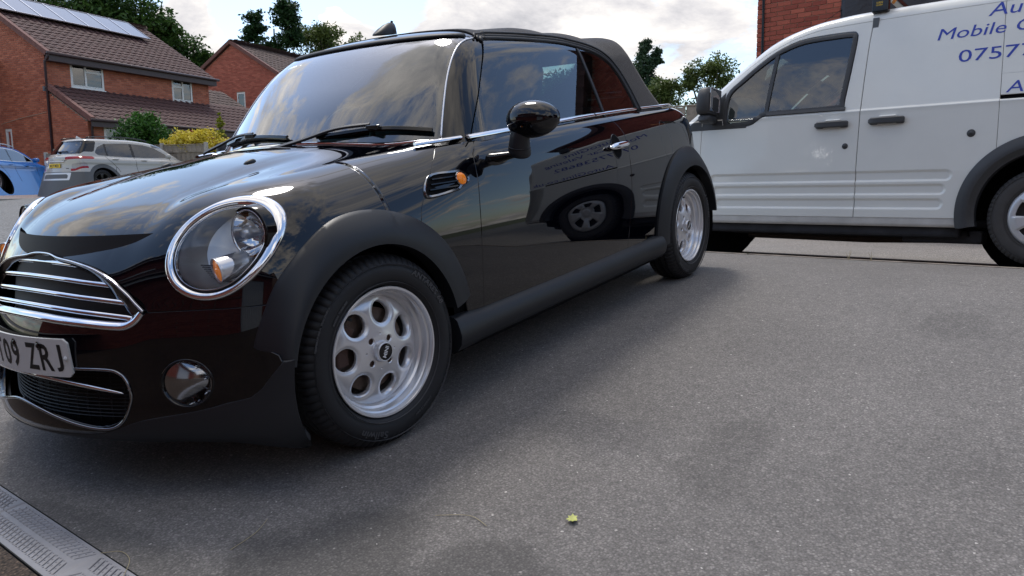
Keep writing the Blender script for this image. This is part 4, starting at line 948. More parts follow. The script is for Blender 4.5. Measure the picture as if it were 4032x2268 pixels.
def wheel(x, y, side, steer, txt, spin, cal):
    w = bpy.data.objects.new('wheel', None); COL.objects.link(w); w.parent = car
    w.location = (x, y, RT - .004); w.rotation_euler = (0, 0, steer + (math.pi if side > 0 else 0))
    h = w
    t = tyre(w, RT, RIM + .001, .170, 74, txt, tyre_m, principled('tyre_lettering', (.060, .060, .064), rough=.5)); t.location = (0, .078, 0)
    sp = bpy.data.objects.new('alloy_wheel', None)
    for o in (t,): o.rotation_euler = (0, spin, 0)
    alloy(w, RIM)
    caliper(w, cal)
    for o in list(w.children):
        if o.name.startswith(('wheel_face', 'wheel_bolt', 'dimple', 'hub_cap', 'valve_stem')): o.rotation_euler = (0, spin, 0)
    return w
wheel(0, -.806, -1, R(-4.6), [('ANTARES 68', 42, .024, .262, 1), ('Sailwin', -112, .030, .258, 1), ('RADIAL TUBELESS', 135, .008, .238, 1), ('TEMPERATURE A  TRACTION A', 150, .0075, .278, 1), ('175/65R15 84H', -62, .010, .245, 1)], 0, 160)
wheel(2.467, -.810, -1, 0, [('LANDSAIL', 40, .026, .262, 1), ('175/65R15', 160, .016, .262, 1), ('LANDSAIL', -100, .026, .262, 1)], R(23), 20)
wheel(0, .806, 1, R(-4.6), [], R(10), 20); wheel(2.467, .810, 1, 0, [], R(40), 160)
# ================================================================== ground, roads, walls and houses (world frame)
def az(a): return np.array((math.cos(R(a)), math.sin(R(a)), 0.0))
def profA(x): return interp(x, [-30, -3, -1.2, 0, 2.45, 2.9, 3.3, 3.7, 4.15, 5.6, 7, 10, 40], [-1.15, -.35, -.135, 0, .2764, .306, .310, .285, .2435, .130, .05, .0, .0])
def profB(x): return interp(x, [-30, -3, -1.2, 0, 5.5, 7.0, 9.0, 14, 60], [-1.1, -.34, -.135, 0, .590, .70, .79, .84, .9])
def gz(x, y):
    x = np.asarray(x, float); y = np.asarray(y, float)
    xp = x - .119 * (y + 2.47) * sstep(x, 2.7, 3.2); b = sstep(y, 3.5, 10)
    return profA(np.where(x < 2.7, x, xp)) * (1 - b) + profB(x) * b
def sheet(name, xs, ys, off, mat, mask=None, kind='structure', rot=None, o=(0, 0)):
    X, Y = np.meshgrid(xs, ys, indexing='ij')
    if rot is not None: u, v = az(rot), az(rot + 90); X, Y = o[0] + X * u[0] + Y * v[0], o[1] + X * u[1] + Y * v[1]
    Z = gz(X, Y) + off; n, m = X.shape; V = np.stack([X, Y, Z], -1).reshape(-1, 3)
    F = [(i * m + j, (i + 1) * m + j, (i + 1) * m + j + 1, i * m + j + 1) for i in range(n - 1) for j in range(m - 1)]
    return tag(mesh_obj(name, V, F, mat, None, True), kind=kind)
def nodes(m): return m.node_tree.nodes, m.node_tree.links
def asphalt(name, base, light, stone=120., contrast=1.0, stains=(), tone=(1, 1, 1), bumpd=.0016, patch=.22):
    m = bpy.data.materials.new(name); m.use_nodes = True; N, L = nodes(m); b = N['Principled BSDF']; tc = N.new('ShaderNodeTexCoord')
    def no(t, **k):
        n = N.new(t)
        for a, v in k.items(): n.inputs[a].default_value = v
        return n
    vo = no('ShaderNodeTexVoronoi', Scale=stone); vo.feature = 'F1'; L.new(tc.outputs['Object'], vo.inputs['Vector'])
    v2 = no('ShaderNodeTexVoronoi', Scale=stone * .45); L.new(tc.outputs['Object'], v2.inputs['Vector'])
    wn = no('ShaderNodeTexWhiteNoise'); L.new(vo.outputs['Position'], wn.inputs['Vector'])
    n1 = no('ShaderNodeTexNoise', Scale=1.3, Detail=6.0, Roughness=.6); L.new(tc.outputs['Object'], n1.inputs['Vector'])
    n2 = no('ShaderNodeTexNoise', Scale=26.0, Detail=8.0, Roughness=.7); L.new(tc.outputs['Object'], n2.inputs['Vector'])
    def mth(op, a, c, cl=False):
        n = N.new('ShaderNodeMath'); n.operation = op; n.use_clamp = cl
        for i, v in enumerate((a, c)):
            if isinstance(v, (int, float)): n.inputs[i].default_value = v
            else: L.new(v, n.inputs[i])
        return n.outputs[0]
    # per stone value: mostly near the base, a few pale and a few dark
    p = mth('POWER', wn.outputs['Value'], 3.2); val = mth('ADD', mth('MULTIPLY', p, .95 * contrast), .62)
    edge = mth('SUBTRACT', 1.0, mth('MULTIPLY', mth('POWER', mth('MULTIPLY', vo.outputs['Distance'], 1.25, True), 2.0), .75 * contrast), True)
    val = mth('MULTIPLY', val, edge)
    rare = mth('GREATER_THAN', wn.outputs['Value'], .9990); val = mth('ADD', val, mth('MULTIPLY', rare, 1.8 * contrast))
    big = mth('ADD', mth('MULTIPLY', mth('SUBTRACT', n1.outputs[0], .5), patch * 4), 1.0); fin = mth('ADD', mth('MULTIPLY', mth('SUBTRACT', n2.outputs[0], .5), .9), 1.0)
    val = mth('MULTIPLY', mth('MULTIPLY', val, big), fin)
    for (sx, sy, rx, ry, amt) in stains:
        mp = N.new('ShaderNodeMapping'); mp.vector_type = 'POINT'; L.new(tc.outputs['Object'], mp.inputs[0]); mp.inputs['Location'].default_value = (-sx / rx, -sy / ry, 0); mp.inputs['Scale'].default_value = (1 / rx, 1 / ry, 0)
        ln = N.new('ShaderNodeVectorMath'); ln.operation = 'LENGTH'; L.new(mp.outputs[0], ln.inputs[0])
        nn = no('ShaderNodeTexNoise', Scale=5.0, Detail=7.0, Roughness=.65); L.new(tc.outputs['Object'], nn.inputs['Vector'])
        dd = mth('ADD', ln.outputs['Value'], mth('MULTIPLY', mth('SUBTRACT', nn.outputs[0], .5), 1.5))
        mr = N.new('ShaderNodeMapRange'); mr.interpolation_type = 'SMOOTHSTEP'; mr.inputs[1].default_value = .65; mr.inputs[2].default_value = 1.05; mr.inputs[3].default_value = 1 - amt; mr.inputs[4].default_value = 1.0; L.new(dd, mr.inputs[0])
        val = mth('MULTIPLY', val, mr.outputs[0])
    ramp = N.new('ShaderNodeMix'); ramp.data_type = 'RGBA'; L.new(mth('MULTIPLY', val, .42, True), ramp.inputs[0])
    ramp.inputs[6].default_value = (base[0] * .08, base[1] * .08, base[2] * .08, 1); ramp.inputs[7].default_value = (light[0], light[1], light[2], 1)
    L.new(ramp.outputs[2], b.inputs['Base Color']); b.inputs['Roughness'].default_value = .82; b.inputs['Specular IOR Level'].default_value = .35
    hgt = mth('SUBTRACT', mth('MULTIPLY', n2.outputs[0], .5), vo.outputs['Distance'])
    bp = no('ShaderNodeBump', Strength=.8, Distance=bumpd); L.new(hgt, bp.inputs['Height']); L.new(bp.outputs[0], b.inputs['Normal'])
    return m
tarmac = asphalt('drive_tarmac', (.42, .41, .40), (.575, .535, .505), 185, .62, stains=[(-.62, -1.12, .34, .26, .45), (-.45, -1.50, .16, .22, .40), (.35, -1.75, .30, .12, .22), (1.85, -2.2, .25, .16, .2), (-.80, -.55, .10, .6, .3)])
tarmac2 = asphalt('neighbour_tarmac', (.40, .39, .38), (.92, .86, .79), 120, .9, patch=.10)
roadm = asphalt('road_asphalt', (.3, .3, .29), (.62, .61, .59), 70, .8, patch=.1)
pavem = asphalt('pavement_pink', (.35, .3, .3), (.85, .66, .62), 45, .9, patch=.15)
brownm = asphalt('garage_apron', (.12, .09, .07), (.24, .17, .125), 140, 1.2, patch=.3)
soil = principled('soil_and_grass', (.10, .11, .05), rough=.95, var=(3, .35, 8), bump=(40, .6, .02, 5))
fx = lambda a, b, s: np.arange(a, b + s * .5, s)
big = np.concatenate([[-900, -300, -120, -60, -30], fx(-20, 30, 1.0), [40, 60, 100, 200, 500, 1200]])
sheet('terrain', big, np.concatenate([[-900, -300, -120, -60, -30], fx(-20, 40, 1.0), [60, 100, 200, 500, 1200]]), -.06, soil)
# drive between the drain and the timber edging
X0 = -.925
nx, ny = 90, 120; ys = np.linspace(-9, 9, ny); V = []
def edge_x(y): return 3.63 + .13 * (y + 2.0)
for i in range(nx):
    for yv in ys:
        xl = -.782 + .060 * yv; x = xl + (edge_x(yv) - .012 - xl) * i / (nx - 1); V.append((x, yv, float(gz(x, yv))))
F = [(i * ny + j, (i + 1) * ny + j, (i + 1) * ny + j + 1, i * ny + j + 1) for i in range(nx - 1) for j in range(ny - 1)]
tag(mesh_obj('drive', V, F, tarmac, None, True), kind='structure')
V = []
for i in range(60):
    for yv in ys:
        x = edge_x(yv) + .012 + (16 - edge_x(yv)) * i / 59; V.append((x, yv, float(gz(x, yv)) - .004))
F = [(i * ny + j, (i + 1) * ny + j, (i + 1) * ny + j + 1, i * ny + j + 1) for i in range(59) for j in range(ny - 1)]
tag(mesh_obj('neighbour_drive', V, F, tarmac2, None, True), kind='structure')
V = []
for i in range(12):
    for yv in ys:
        x = -4.6 + (-.9165 + .060 * yv + 4.6) * i / 11; V.append((x, yv, float(gz(x, yv)) - .003))
F = [(i * ny + j, (i + 1) * ny + j, (i + 1) * ny + j + 1, i * ny + j + 1) for i in range(11) for j in range(ny - 1)]
tag(mesh_obj('garage_apron', V, F, brownm, None, True), kind='structure')
sheet('road', fx(-26, 30, 1.0), fx(9.0, 17.5, .5), .012, roadm)
# timber edging between the two drives
g = Geo(); yy = np.linspace(-8.9, 8.9, 160); xx = edge_x(yy); P = np.stack([xx, yy, gz(xx, yy)], 1); sweep(g, P, np.tile((0, 0, 1.), (160, 1)), [(-.010, -.05), (.010, -.05), (.009, .006), (-.009, .007)])
tag(g.build('timber_edging', principled('weathered_edging', (.36, .31, .26), rough=.85, var=(9, .35, 6)), None), 'thin weathered timber edging strip between the two tarmac drives', 'edging')
# far kerb, verge and raised pavement in front of the houses (the road runs at about 33 degrees)
KO = np.array((6.15, 18.1)); KA = 30.0
def kpt(s, t): u, v = az(KA), az(KA + 90); return KO[0] + s * u[0] + t * v[0], KO[1] + s * u[1] + t * v[1]
for nm, t0, t1, z0, z1, mt in (('pavement', .13, 7.0, .65, .80, pavem),):
    V = []; S_ = np.linspace(-30, 34, 80); T_ = np.linspace(t0, t1, 12)
    for s in S_:
        for t in T_: x, y = kpt(s, t); V.append((x, y, .675 + (t - t0) * .030 - .0 * s))
    m_ = len(T_); F = [(i * m_ + j, i * m_ + j + 1, (i + 1) * m_ + j + 1, (i + 1) * m_ + j)[::-1] for i in range(len(S_) - 1) for j in range(m_ - 1)]
    tag(mesh_obj(nm, V, F, mt, None, True), kind='structure')
    V = []; T_ = np.linspace(7.0, 40, 12)
    for s in S_:
        for t in T_: x, y = kpt(s, t); V.append((x, y, .88 - (t > 7.1) * .01))
    tag(mesh_obj('front_garden', V, F, soil, None, True), kind='structure')
V = []; T_ = np.linspace(-9.5, .0, 12)
for s in S_:
    for t in T_: x, y = kpt(s, t); V.append((x, y, .555 + .0 * t + min(0, (t + 5) * .03)))
tag(mesh_obj('far_road', V, F, roadm, None, True), kind='structure')
kerb_m = principled('kerb_concrete', (.27, .25, .23), rough=.85, var=(5, .25, 7), bump=(80, .4, .004, 4))
kp = bpy.data.meshes.new('kerb_stone')
g = Geo(); g.box((0, 0, 0), (.906, .125, .255)); ks = g.build('kerb_stone', kerb_m); bevel(ks, .018, 3); kmesh = ks.data
kerb = thing('kerb', 'row of grey concrete kerb stones along the far side of the road', 'kerb')
ks.parent = kerb
for i in range(-6, 14):
    o = ks if i == -6 else ks.copy()
    if i != -6: COL.objects.link(o); o.parent = kerb
    x, y = kpt(i * .915, .065); o.location = (x, y, .555); o.rotation_euler = (0, 0, R(KA))
grassm = principled('verge_grass', (.075, .12, .022), rough=.8)
def blades(name, pts, hgt, n, mat, spread, wd=.006, kind='stuff', droop=.5):
    V = []; F = []; k = 0
    for _ in range(n):
        px, py, pz = pts(); a = RNG.rand() * 6.28; l = hgt * (.5 + RNG.rand() * .8); dx, dy = math.cos(a) * l * droop, math.sin(a) * l * droop; w = wd * (.6 + RNG.rand())
        cx, cy = -math.sin(a) * w, math.cos(a) * w
        V += [(px - cx, py - cy, pz), (px + cx, py + cy, pz), (px + cx * .7 + dx * .4, py + cy * .7 + dy * .4, pz + l * .65), (px + dx, py + dy, pz + l)]; F += [(k, k + 1, k + 2), (k, k + 2, k + 3)]; k += 4
    return tag(mesh_obj(name, V, F, mat, None), kind=kind)
def pverge(): s = RNG.rand() * 9 - 4.4; x, y = kpt(s, -.02 - RNG.rand() ** 2 * .30 * (1 + math.sin(s * 3) * .5)); return x, y, .555
blades('verge_grass', pverge, .06, 2600, grassm, .1)
# ------------------------------------------------------------------ masonry
def brick_mat(name, c1, c2, obj_random=False):
    m = bpy.data.materials.new(name); m.use_nodes = True; N, L = nodes(m); b = N['Principled BSDF']
    tc = N.new('ShaderNodeTexCoord'); n = N.new('ShaderNodeTexNoise'); n.inputs['Scale'].default_value = 22; n.inputs['Detail'].default_value = 6; L.new(tc.outputs['Object'], n.inputs['Vector'])
    if obj_random: src = N.new('ShaderNodeObjectInfo').outputs['Random']
    else: at = N.new('ShaderNodeAttribute'); at.attribute_name = 'tone'; src = at.outputs['Fac']
    ad = N.new('ShaderNodeMath'); ad.operation = 'MULTIPLY_ADD'; L.new(n.outputs[0], ad.inputs[0]); ad.inputs[1].default_value = .55; L.new(src, ad.inputs[2])
    sb = N.new('ShaderNodeMath'); sb.operation = 'SUBTRACT'; sb.use_clamp = True; L.new(ad.outputs[0], sb.inputs[0]); sb.inputs[1].default_value = .27
    r = N.new('ShaderNodeMix'); r.data_type = 'RGBA'; L.new(sb.outputs[0], r.inputs[0]); r.inputs[6].default_value = (*c1, 1); r.inputs[7].default_value = (*c2, 1)
    # fine drag marks
    n3 = N.new('ShaderNodeTexNoise'); n3.inputs['Scale'].default_value = 130; n3.inputs['Detail'].default_value = 3; L.new(tc.outputs['Object'], n3.inputs['Vector'])
    gt = N.new('ShaderNodeMath'); gt.operation = 'GREATER_THAN'; gt.inputs[1].default_value = .66; L.new(n3.outputs[0], gt.inputs[0])
    r2 = N.new('ShaderNodeMix'); r2.data_type = 'RGBA'; L.new(gt.outputs[0], r2.inputs[0]); L.new(r.outputs[2], r2.inputs[6]); r2.inputs[7].default_value = (c1[0] * .5, c1[1] * .45, c1[2] * .5, 1)
    L.new(r2.outputs[2], b.inputs['Base Color']); b.inputs['Roughness'].default_value = .86; b.inputs['Specular IOR Level'].default_value = .25
    bp = N.new('ShaderNodeBump'); bp.inputs['Strength'].default_value = .6; bp.inputs['Distance'].default_value = .004; L.new(n3.outputs[0], bp.inputs['Height']); L.new(bp.outputs[0], b.inputs['Normal'])
    return m
brickA = brick_mat('brick_orange_red', (.33, .100, .062), (.62, .225, .135))
brickB = brick_mat('brick_red', (.34, .090, .064), (.60, .190, .130))
brickR = brick_mat('brick_red_near', (.25, .062, .045), (.46, .130, .086), True)
brickC = brick_mat('brick_red_stuff', (.25, .062, .045), (.46, .130, .086))
mortar = principled('mortar', (.30, .20, .155), rough=.9, var=(12, .2, 4))
mortar_r = principled('mortar_red', (.34, .20, .14), rough=.9, var=(12, .2, 4))
def courses(L0, L1, z0, z1, openings, top=None, seed=0, gauge=.075, bl=.225):
    """bricks of a wall as (u0,u1,z0,z1); openings (u0,u1,z0,z1); top(u)=height limit"""
    rs = np.random.RandomState(seed); out = []; nz = int((z1 - z0) / gauge)
    for j in range(nz):
        za = z0 + j * gauge; zb = za + gauge - .010; u = L0 - (bl / 2 if j % 2 else 0)
        while u < L1:
            a, b_ = max(u, L0), min(u + bl - .010, L1); u += bl
            segs = [(a, b_)]
            for (p, q, r_, s) in openings:
                if zb > r_ and za < s:
                    ns = []
                    for (x, y) in segs:
                        if y <= p or x >= q: ns.append((x, y))
                        else:
                            if x < p: ns.append((x, p))
                            if y > q: ns.append((q, y))
                    segs = ns
            for (x, y) in segs:
                if y - x < .02: continue
                if top is not None:
                    if min(top(x), top(y)) < zb:
                        # trim to the verge
                        if max(top(x), top(y)) < zb: continue
                        k = np.linspace(x, y, 9); ok = [t for t in k if top(t) >= zb]
                        if not ok: continue
                        x, y = min(ok), max(ok)
                        if y - x < .02: continue
                out.append((x, y, za, zb))
    return out
def masonry(name, parent, o, ang, bricks, mat, proud=.008, kind='stuff', jitter=.003, nrm=-1):
    """joined brick skins on a wall whose face runs along ang; outward side = left of direction when nrm=+1"""
    B = np.array(bricks); n = len(B); u = az(ang)[:2]; w = az(ang + 90)[:2] * nrm; rs = np.random.RandomState(n)
    d = proud + rs.randn(n) * jitter * .5; V = np.zeros((n, 8, 3)); c = .004
    for k, (ui, zi, di) in enumerate(((0, 2, 0), (1, 2, 0), (1, 3, 0), (0, 3, 0), (0, 2, 1), (1, 2, 1), (1, 3, 1), (0, 3, 1))):
        U = B[:, ui] + (c if ui == 0 else -c) * di * .5; Z = B[:, zi] + (c if zi == 2 else -c) * di * .5; D = np.where(di, d, -.004)
        V[:, k, 0] = o[0] + u[0] * U + w[0] * D; V[:, k, 1] = o[1] + u[1] * U + w[1] * D; V[:, k, 2] = Z
    q = np.array([(4, 5, 6, 7), (0, 1, 5, 4), (1, 2, 6, 5), (2, 3, 7, 6), (3, 0, 4, 7)]);
    if nrm > 0: q = q[:, ::-1]
    F = (np.arange(n)[:, None, None] * 8 + q[None]).reshape(-1, 4)
    ob = mesh_obj(name, V.reshape(-1, 3), F.tolist(), mat, parent); at = ob.data.attributes.new('tone', 'FLOAT', 'POINT')
    tn = np.repeat(np.clip(rs.rand(n) * .62 + rs.randn(n) * .10, 0, 1), 8); at.data.foreach_set('value', tn.astype(np.float32)); return tag(ob, kind=kind)
def wallpoly(name, parent, o, ang, pts, mat, thick=.25, nrm=-1, holes=()):
    """slab behind the bricks: outline in (u,z)"""
    u = az(ang)[:2]; w = az(ang + 90)[:2] * nrm; g = Geo()
    # split into strips around the holes
    us = sorted(set([p[0] for p in pts] + [h[0] for h in holes] + [h[1] for h in holes]))
    def zt(x):
        P = [p for p in pts if p[1] > .01 or True]; up = sorted([p for p in pts if p[2]], key=lambda p: p[0]); return np.interp(x, [p[0] for p in up], [p[1] for p in up])
    zb = min(p[1] for p in pts)
    for a, b in zip(us[:-1], us[1:]):
        mid_ = (a + b) / 2; cuts = sorted([(h[2], h[3]) for h in holes if h[0] <= mid_ <= h[1]]); lo = zb; segs = []
        for c0, c1 in cuts: segs.append((lo, c0, False)); lo = c1
        segs.append((lo, None, True))
        for z0, z1, last in segs:
            za, zb2 = (zt(a), zt(b)) if last else (z1, z1)
            q = [(a, z0), (b, z0), (b, zb2), (a, za)]; V = [(o[0] + u[0] * s, o[1] + u[1] * s, z) for s, z in q] + [(o[0] + u[0] * s - w[0] * thick, o[1] + u[1] * s - w[1] * thick, z) for s, z in q]
            g.add(V, [(0, 1, 2, 3), (7, 6, 5, 4), (0, 4, 5, 1), (1, 5, 6, 2), (2, 6, 7, 3), (3, 7, 4, 0)])
    return g.build(name, mat, parent)
upvc = principled('white_upvc', (.74, .74, .73), rough=.35); pane = glass_mat('window_pane', (.55, .62, .62), ior=1.7, boost=1.6); room = principled('dark_room', (.035, .035, .04), rough=.9); curtain = principled('net_curtain', (.62, .62, .60), rough=.9, var=(25, .12, 2))
def window(parent, o, ang, u0, u1, z0, z1, lay, nrm=-1, cur=True, depth=.06, sill=True):
    """lay: list of (fu0,fu1,fz0,fz1) sashes in fractions"""
    u = az(ang); w = az(ang + 90) * nrm; o3 = np.array((o[0], o[1], 0.0)); win_ = bpy.data.objects.new('window', None); COL.objects.link(win_); win_.parent = parent
    def fb(g, a, b, c, d, y0, y1):
        V = [o3 + u * s + w * t + np.array((0, 0, z)) for t in (y0, y1) for (s, z) in ((a, c), (b, c), (b, d), (a, d))]; g.add(V, [(0, 3, 2, 1), (4, 5, 6, 7), (0, 1, 5, 4), (1, 2, 6, 5), (2, 3, 7, 6), (3, 0, 4, 7)])
    W_, H_ = u1 - u0, z1 - z0; f = .055
    g = Geo(); fb(g, u0, u0 + f, z0, z1, -.07, -.01); fb(g, u1 - f, u1, z0, z1, -.07, -.01); fb(g, u0 + f, u1 - f, z1 - f, z1, -.07, -.01); fb(g, u0 + f, u1 - f, z0, z0 + f, -.07, -.01)
    bevel(g.build('window_frame', upvc, win_), .005, 1)
    if sill: g = Geo(); fb(g, u0 - .03, u1 + .03, z0 - .035, z0 - .002, -.05, .045); g.build('window_sill', upvc, win_)
    for (a, b, c, d) in lay:
        A, B_, C, D = u0 + f + (W_ - 2 * f) * a, u0 + f + (W_ - 2 * f) * b, z0 + f + (H_ - 2 * f) * c, z0 + f + (H_ - 2 * f) * d; s_ = .038
        g = Geo(); fb(g, A, A + s_, C, D, -.055, .004); fb(g, B_ - s_, B_, C, D, -.055, .004); fb(g, A + s_, B_ - s_, D - s_, D, -.055, .004); fb(g, A + s_, B_ - s_, C, C + s_, -.055, .004); bevel(g.build('sash', upvc, win_), .006, 1)
        g = Geo(); fb(g, A + s_, B_ - s_, C + s_, D - s_, -.030, -.026); g.build('pane', pane, win_)
    g = Geo(); fb(g, u0, u1, z0, z1, -.35, -.33); g.build('room_backing', room, win_)
    if cur:
        V = []; F = []; n = 60
        for side_ in ((u0 + .02, u0 + W_ * .46), (u0 + W_ * .56, u1 - .02)):
            k = len(V)
            for i in range(n):
                s = side_[0] + (side_[1] - side_[0]) * i / (n - 1); t = -.16 + .018 * math.sin(i * 1.15); V += [tuple(o3 + u * s + w * t + np.array((0, 0, z))) for z in (z0, z1)]
            F += [(k + 2 * i, k + 2 * i + 2, k + 2 * i + 3, k + 2 * i + 1) for i in range(n - 1)]
        mesh_obj('curtain', V, F, curtain, win_, True)
    return win_
tile_m = principled('brown_roof_tile', (.080, .038, .036), rough=.8, var=(4, .35, 6), bump=(60, .4, .006, 4)); tile_m2 = principled('weathered_roof_tile', (.12, .085, .075), rough=.85, var=(3, .4, 6))
fascia = principled('brown_fascia', (.055, .034, .036), rough=.5); lead = principled('lead_flashing', (.17, .18, .20), rough=.6, var=(6, .2, 4)); verge_m = principled('verge_tile', (.17, .075, .062), rough=.8, var=(8, .2, 4))
TW, TL = .30, .31
def tile_shape(w=TW, l=TL + .06):
    xs = np.linspace(0, w, 9); zz = .020 * np.cos((xs / w) * 2 * np.pi * 1.0) ; zz = np.where(xs / w < .62, .028 * np.sin(xs / w / .62 * np.pi), -.006)
    V = []; 
    for y, dz in ((0, .030), (l, .0)): V += [(x, y, z + dz) for x, z in zip(xs, zz)]
    V += [(x, 0, z + .012) for x, z in zip(xs, zz)]; n = 9
    F = [(i, i + 1, n + i + 1, n + i) for i in range(n - 1)] + [(2 * n + i, 2 * n + i + 1, i + 1, i) for i in range(n - 1)]
    return np.array(V), F
def roof_plane(parent, o, ang, length, run, z0, pitch, mat, up=1, single=0, drop=lambda u, v: False, name='roof_tile'):
    """eaves line from o along ang at height z0, slope rising to the left (up=1) of the direction"""
    u = az(ang); v = az(ang + 90) * up; sl = np.array((v[0] * math.cos(pitch), v[1] * math.cos(pitch), math.sin(pitch))); nn = np.cross(u, sl); nn = nn if nn[2] > 0 else -nn
    TV, TF = tile_shape(); cols = int(round(length / TW)); rows = int(math.ceil(run / math.cos(pitch) / TL)); o3 = np.array((o[0], o[1], z0)); place = []
    for r_ in range(rows):
        for c in range(cols):
            if not drop(c * TW, r_ * TL): place.append((c, r_))
    place.sort(key=lambda p: np.linalg.norm(o3 + u * p[0] * TW + sl * p[1] * TL - np.array(CAM_LOC)))
    B3 = np.stack([u, sl, nn]); me = None; rs = np.random.RandomState(5)
    if single:
        proto = mesh_obj(name, TV @ B3, TF, mat, parent, True); smooth_by_angle(proto, 50)
        for i, (c, r_) in enumerate(place[:single]):
            ob = proto if i == 0 else proto.copy()
            if i: COL.objects.link(ob); ob.parent = parent
            ob.location = o3 + u * (c * TW) + sl * (r_ * TL) + nn * rs.rand() * .004
    rest = place[single:]
    if rest:
        V = []; F = []; k = 0; nT_ = len(TV)
        for (c, r_) in rest:
            V.append(TV @ B3 + o3 + u * (c * TW) + sl * (r_ * TL) + nn * rs.rand() * .005); F += [tuple(j + k for j in f) for f in TF]; k += nT_
        ob = mesh_obj(name + 's', np.concatenate(V), F, mat, parent, True); smooth_by_angle(ob, 50); tag(ob, kind='stuff')
    # board under the tiles
    P = [o3 + u * a + sl * b - nn * .03 for a, b in ((0, 0), (cols * TW, 0), (cols * TW, rows * TL), (0, rows * TL))]
    mesh_obj('roof_deck', P, [(0, 1, 2, 3)], fascia, parent)
    return o3, u, sl, nn
# ------------------------------------------------------------------ house with solar panels (far left)
H1 = np.array((11.645, 27.437)); A1 = 10.9; zb1 = .55; EV = 5.78
h1 = thing('brick_house', 'orange-red brick house with brown tiled roof, solar panels and lean-to porch, left background', 'house')
op_f = [(.97, 2.37, 4.75, 5.69), (5.63, 6.74, 4.70, 5.65)]
lay2 = [(0, .44, 0, 1), (.44, 1, 0, .68), (.44, 1, .68, 1)]
wallpoly('front_wall', h1, H1, A1, [(0, zb1, 0), (7.68, zb1, 0), (0, EV, 1), (7.68, EV, 1)], mortar, holes=op_f)
masonry('front_bricks', h1, H1, A1, courses(0, 7.68, 4.45, EV, op_f), brickA)
pt1 = math.radians(31.6); run1 = 4.0
def ver1(u): return EV + .15 + min(u, 8 - u) * math.tan(pt1)
op_g = [(2.19, 2.58, 2.0, 3.23)]
wallpoly('gable_wall', h1, H1, A1 + 90, [(0, zb1, 0), (8, zb1, 0), (0, ver1(0), 1), (4, ver1(4), 1), (8, ver1(8), 1)], mortar, nrm=1, holes=op_g)
masonry('gable_bricks', h1, H1, A1 + 90, courses(0, 8, zb1, 8.4, op_g, ver1), brickA, nrm=1)
endp = H1 + az(A1)[:2] * 7.68
wallpoly('end_wall', h1, endp, A1 + 90, [(0, zb1, 0), (8, zb1, 0), (0, ver1(0), 1), (4, ver1(4), 1), (8, ver1(8), 1)], mortar, nrm=-1)
window(h1, H1, A1, *op_f[0][:2], *op_f[0][2:], lay2); window(h1, H1, A1, *op_f[1][:2], *op_f[1][2:], [(0, .52, 0, .66), (0, .52, .66, 1), (.52, 1, 0, 1)]); window(h1, H1, A1 + 90, *op_g[0][:2], *op_g[0][2:], [(0, 1, 0, 1)], nrm=1, cur=False)
ro = H1 - az(A1)[:2] * .14 - az(A1 + 90)[:2] * .34
roof_plane(h1, ro, A1, 8.0, run1 + .34, EV + .0, pt1, tile_m, 1, 0, name='roof_tile')
ro2 = H1 + az(A1)[:2] * 7.86 + az(A1 + 90)[:2] * 8.34; roof_plane(h1, ro2, A1 + 180, 8.0, run1 + .34, EV, pt1, tile_m, 1, 0, name='back_roof_tile')
# lean-to roof over the porch, its front wall and door window
LD = 2.0; zl = 3.36; pl_ = math.atan2(4.53 - zl, LD)
lo_ = H1 - az(A1 + 90)[:2] * LD
op_l = [(.62, 1.55, 1.6, 3.22)]
roof_plane(h1, lo_ - az(A1)[:2] * .02 - az(A1 + 90)[:2] * .28, A1, 11.1, LD + .28, zl, pl_, tile_m, 1, 300, name='roof_tile')
wallpoly('porch_wall', h1, lo_, A1, [(0, zb1, 0), (10.8, zb1, 0), (0, zl, 1), (10.8, zl, 1)], mortar, holes=op_l)
masonry('porch_bricks', h1, lo_, A1, courses(0, 10.8, 1.3, zl, op_l), brickA)
wallpoly('porch_side', h1, lo_, A1 + 90, [(0, zb1, 0), (LD, zb1, 0), (0, zl - .0, 1), (LD, 4.5, 1)], mortar, nrm=1)
masonry('porch_side_bricks', h1, lo_, A1 + 90, courses(0, LD, zb1, 4.5, [], lambda u: zl + u * math.tan(pl_) - .02), brickA, nrm=1)
window(h1, lo_, A1, *op_l[0][:2], *op_l[0][2:], [(0, .62, 0, 1), (.62, 1, 0, 1)], cur=False)
def bar(g, o, ang, pts, w, h_): pass
def along(o, ang, u, v, z): return np.array((*(np.asarray(o)[:2] + az(ang)[:2] * u + az(ang + 90)[:2] * v), z))
g = Geo(); a0, a1 = along(H1, A1, -.16, -.40, EV + .02), along(H1, A1, 7.95, -.40, EV + .02); g.tube([a0, a1], .055, 8); g.build('gutter', fascia, h1, True)
g = Geo(); g.box(along(H1, A1, 3.9, -.33, EV - .13), (7.9, .03, .22), rot=np.array([az(A1), az(A1 + 90), (0, 0, 1)]).T); g.build('fascia_board', fascia, h1)
g = Geo(); g.box(along(H1, A1, 3.9, -.17, EV - .22), (7.9, .34, .03), rot=np.array([az(A1), az(A1 + 90), (0, 0, 1)]).T); g.build('soffit', fascia, h1)
g = Geo(); g.tube([along(H1, A1, -.10, -.38, EV), along(H1, A1, -.06, -.10, EV - .28), along(H1, A1, -.06, -.08, zb1)], .045, 8); g.build('downpipe', fascia, h1, True)
g = Geo(); g.tube([along(lo_, A1, .06, -.30, zl), along(lo_, A1, .10, -.08, zl - .2), along(lo_, A1, .10, -.07, zb1)], .042, 8); g.build('downpipe', fascia, h1, True)
g = Geo(); g.tube([along(lo_, A1, -.10, -.33, zl), along(lo_, A1, 11.0, -.33, zl)], .05, 8); g.build('gutter', fascia, h1, True)
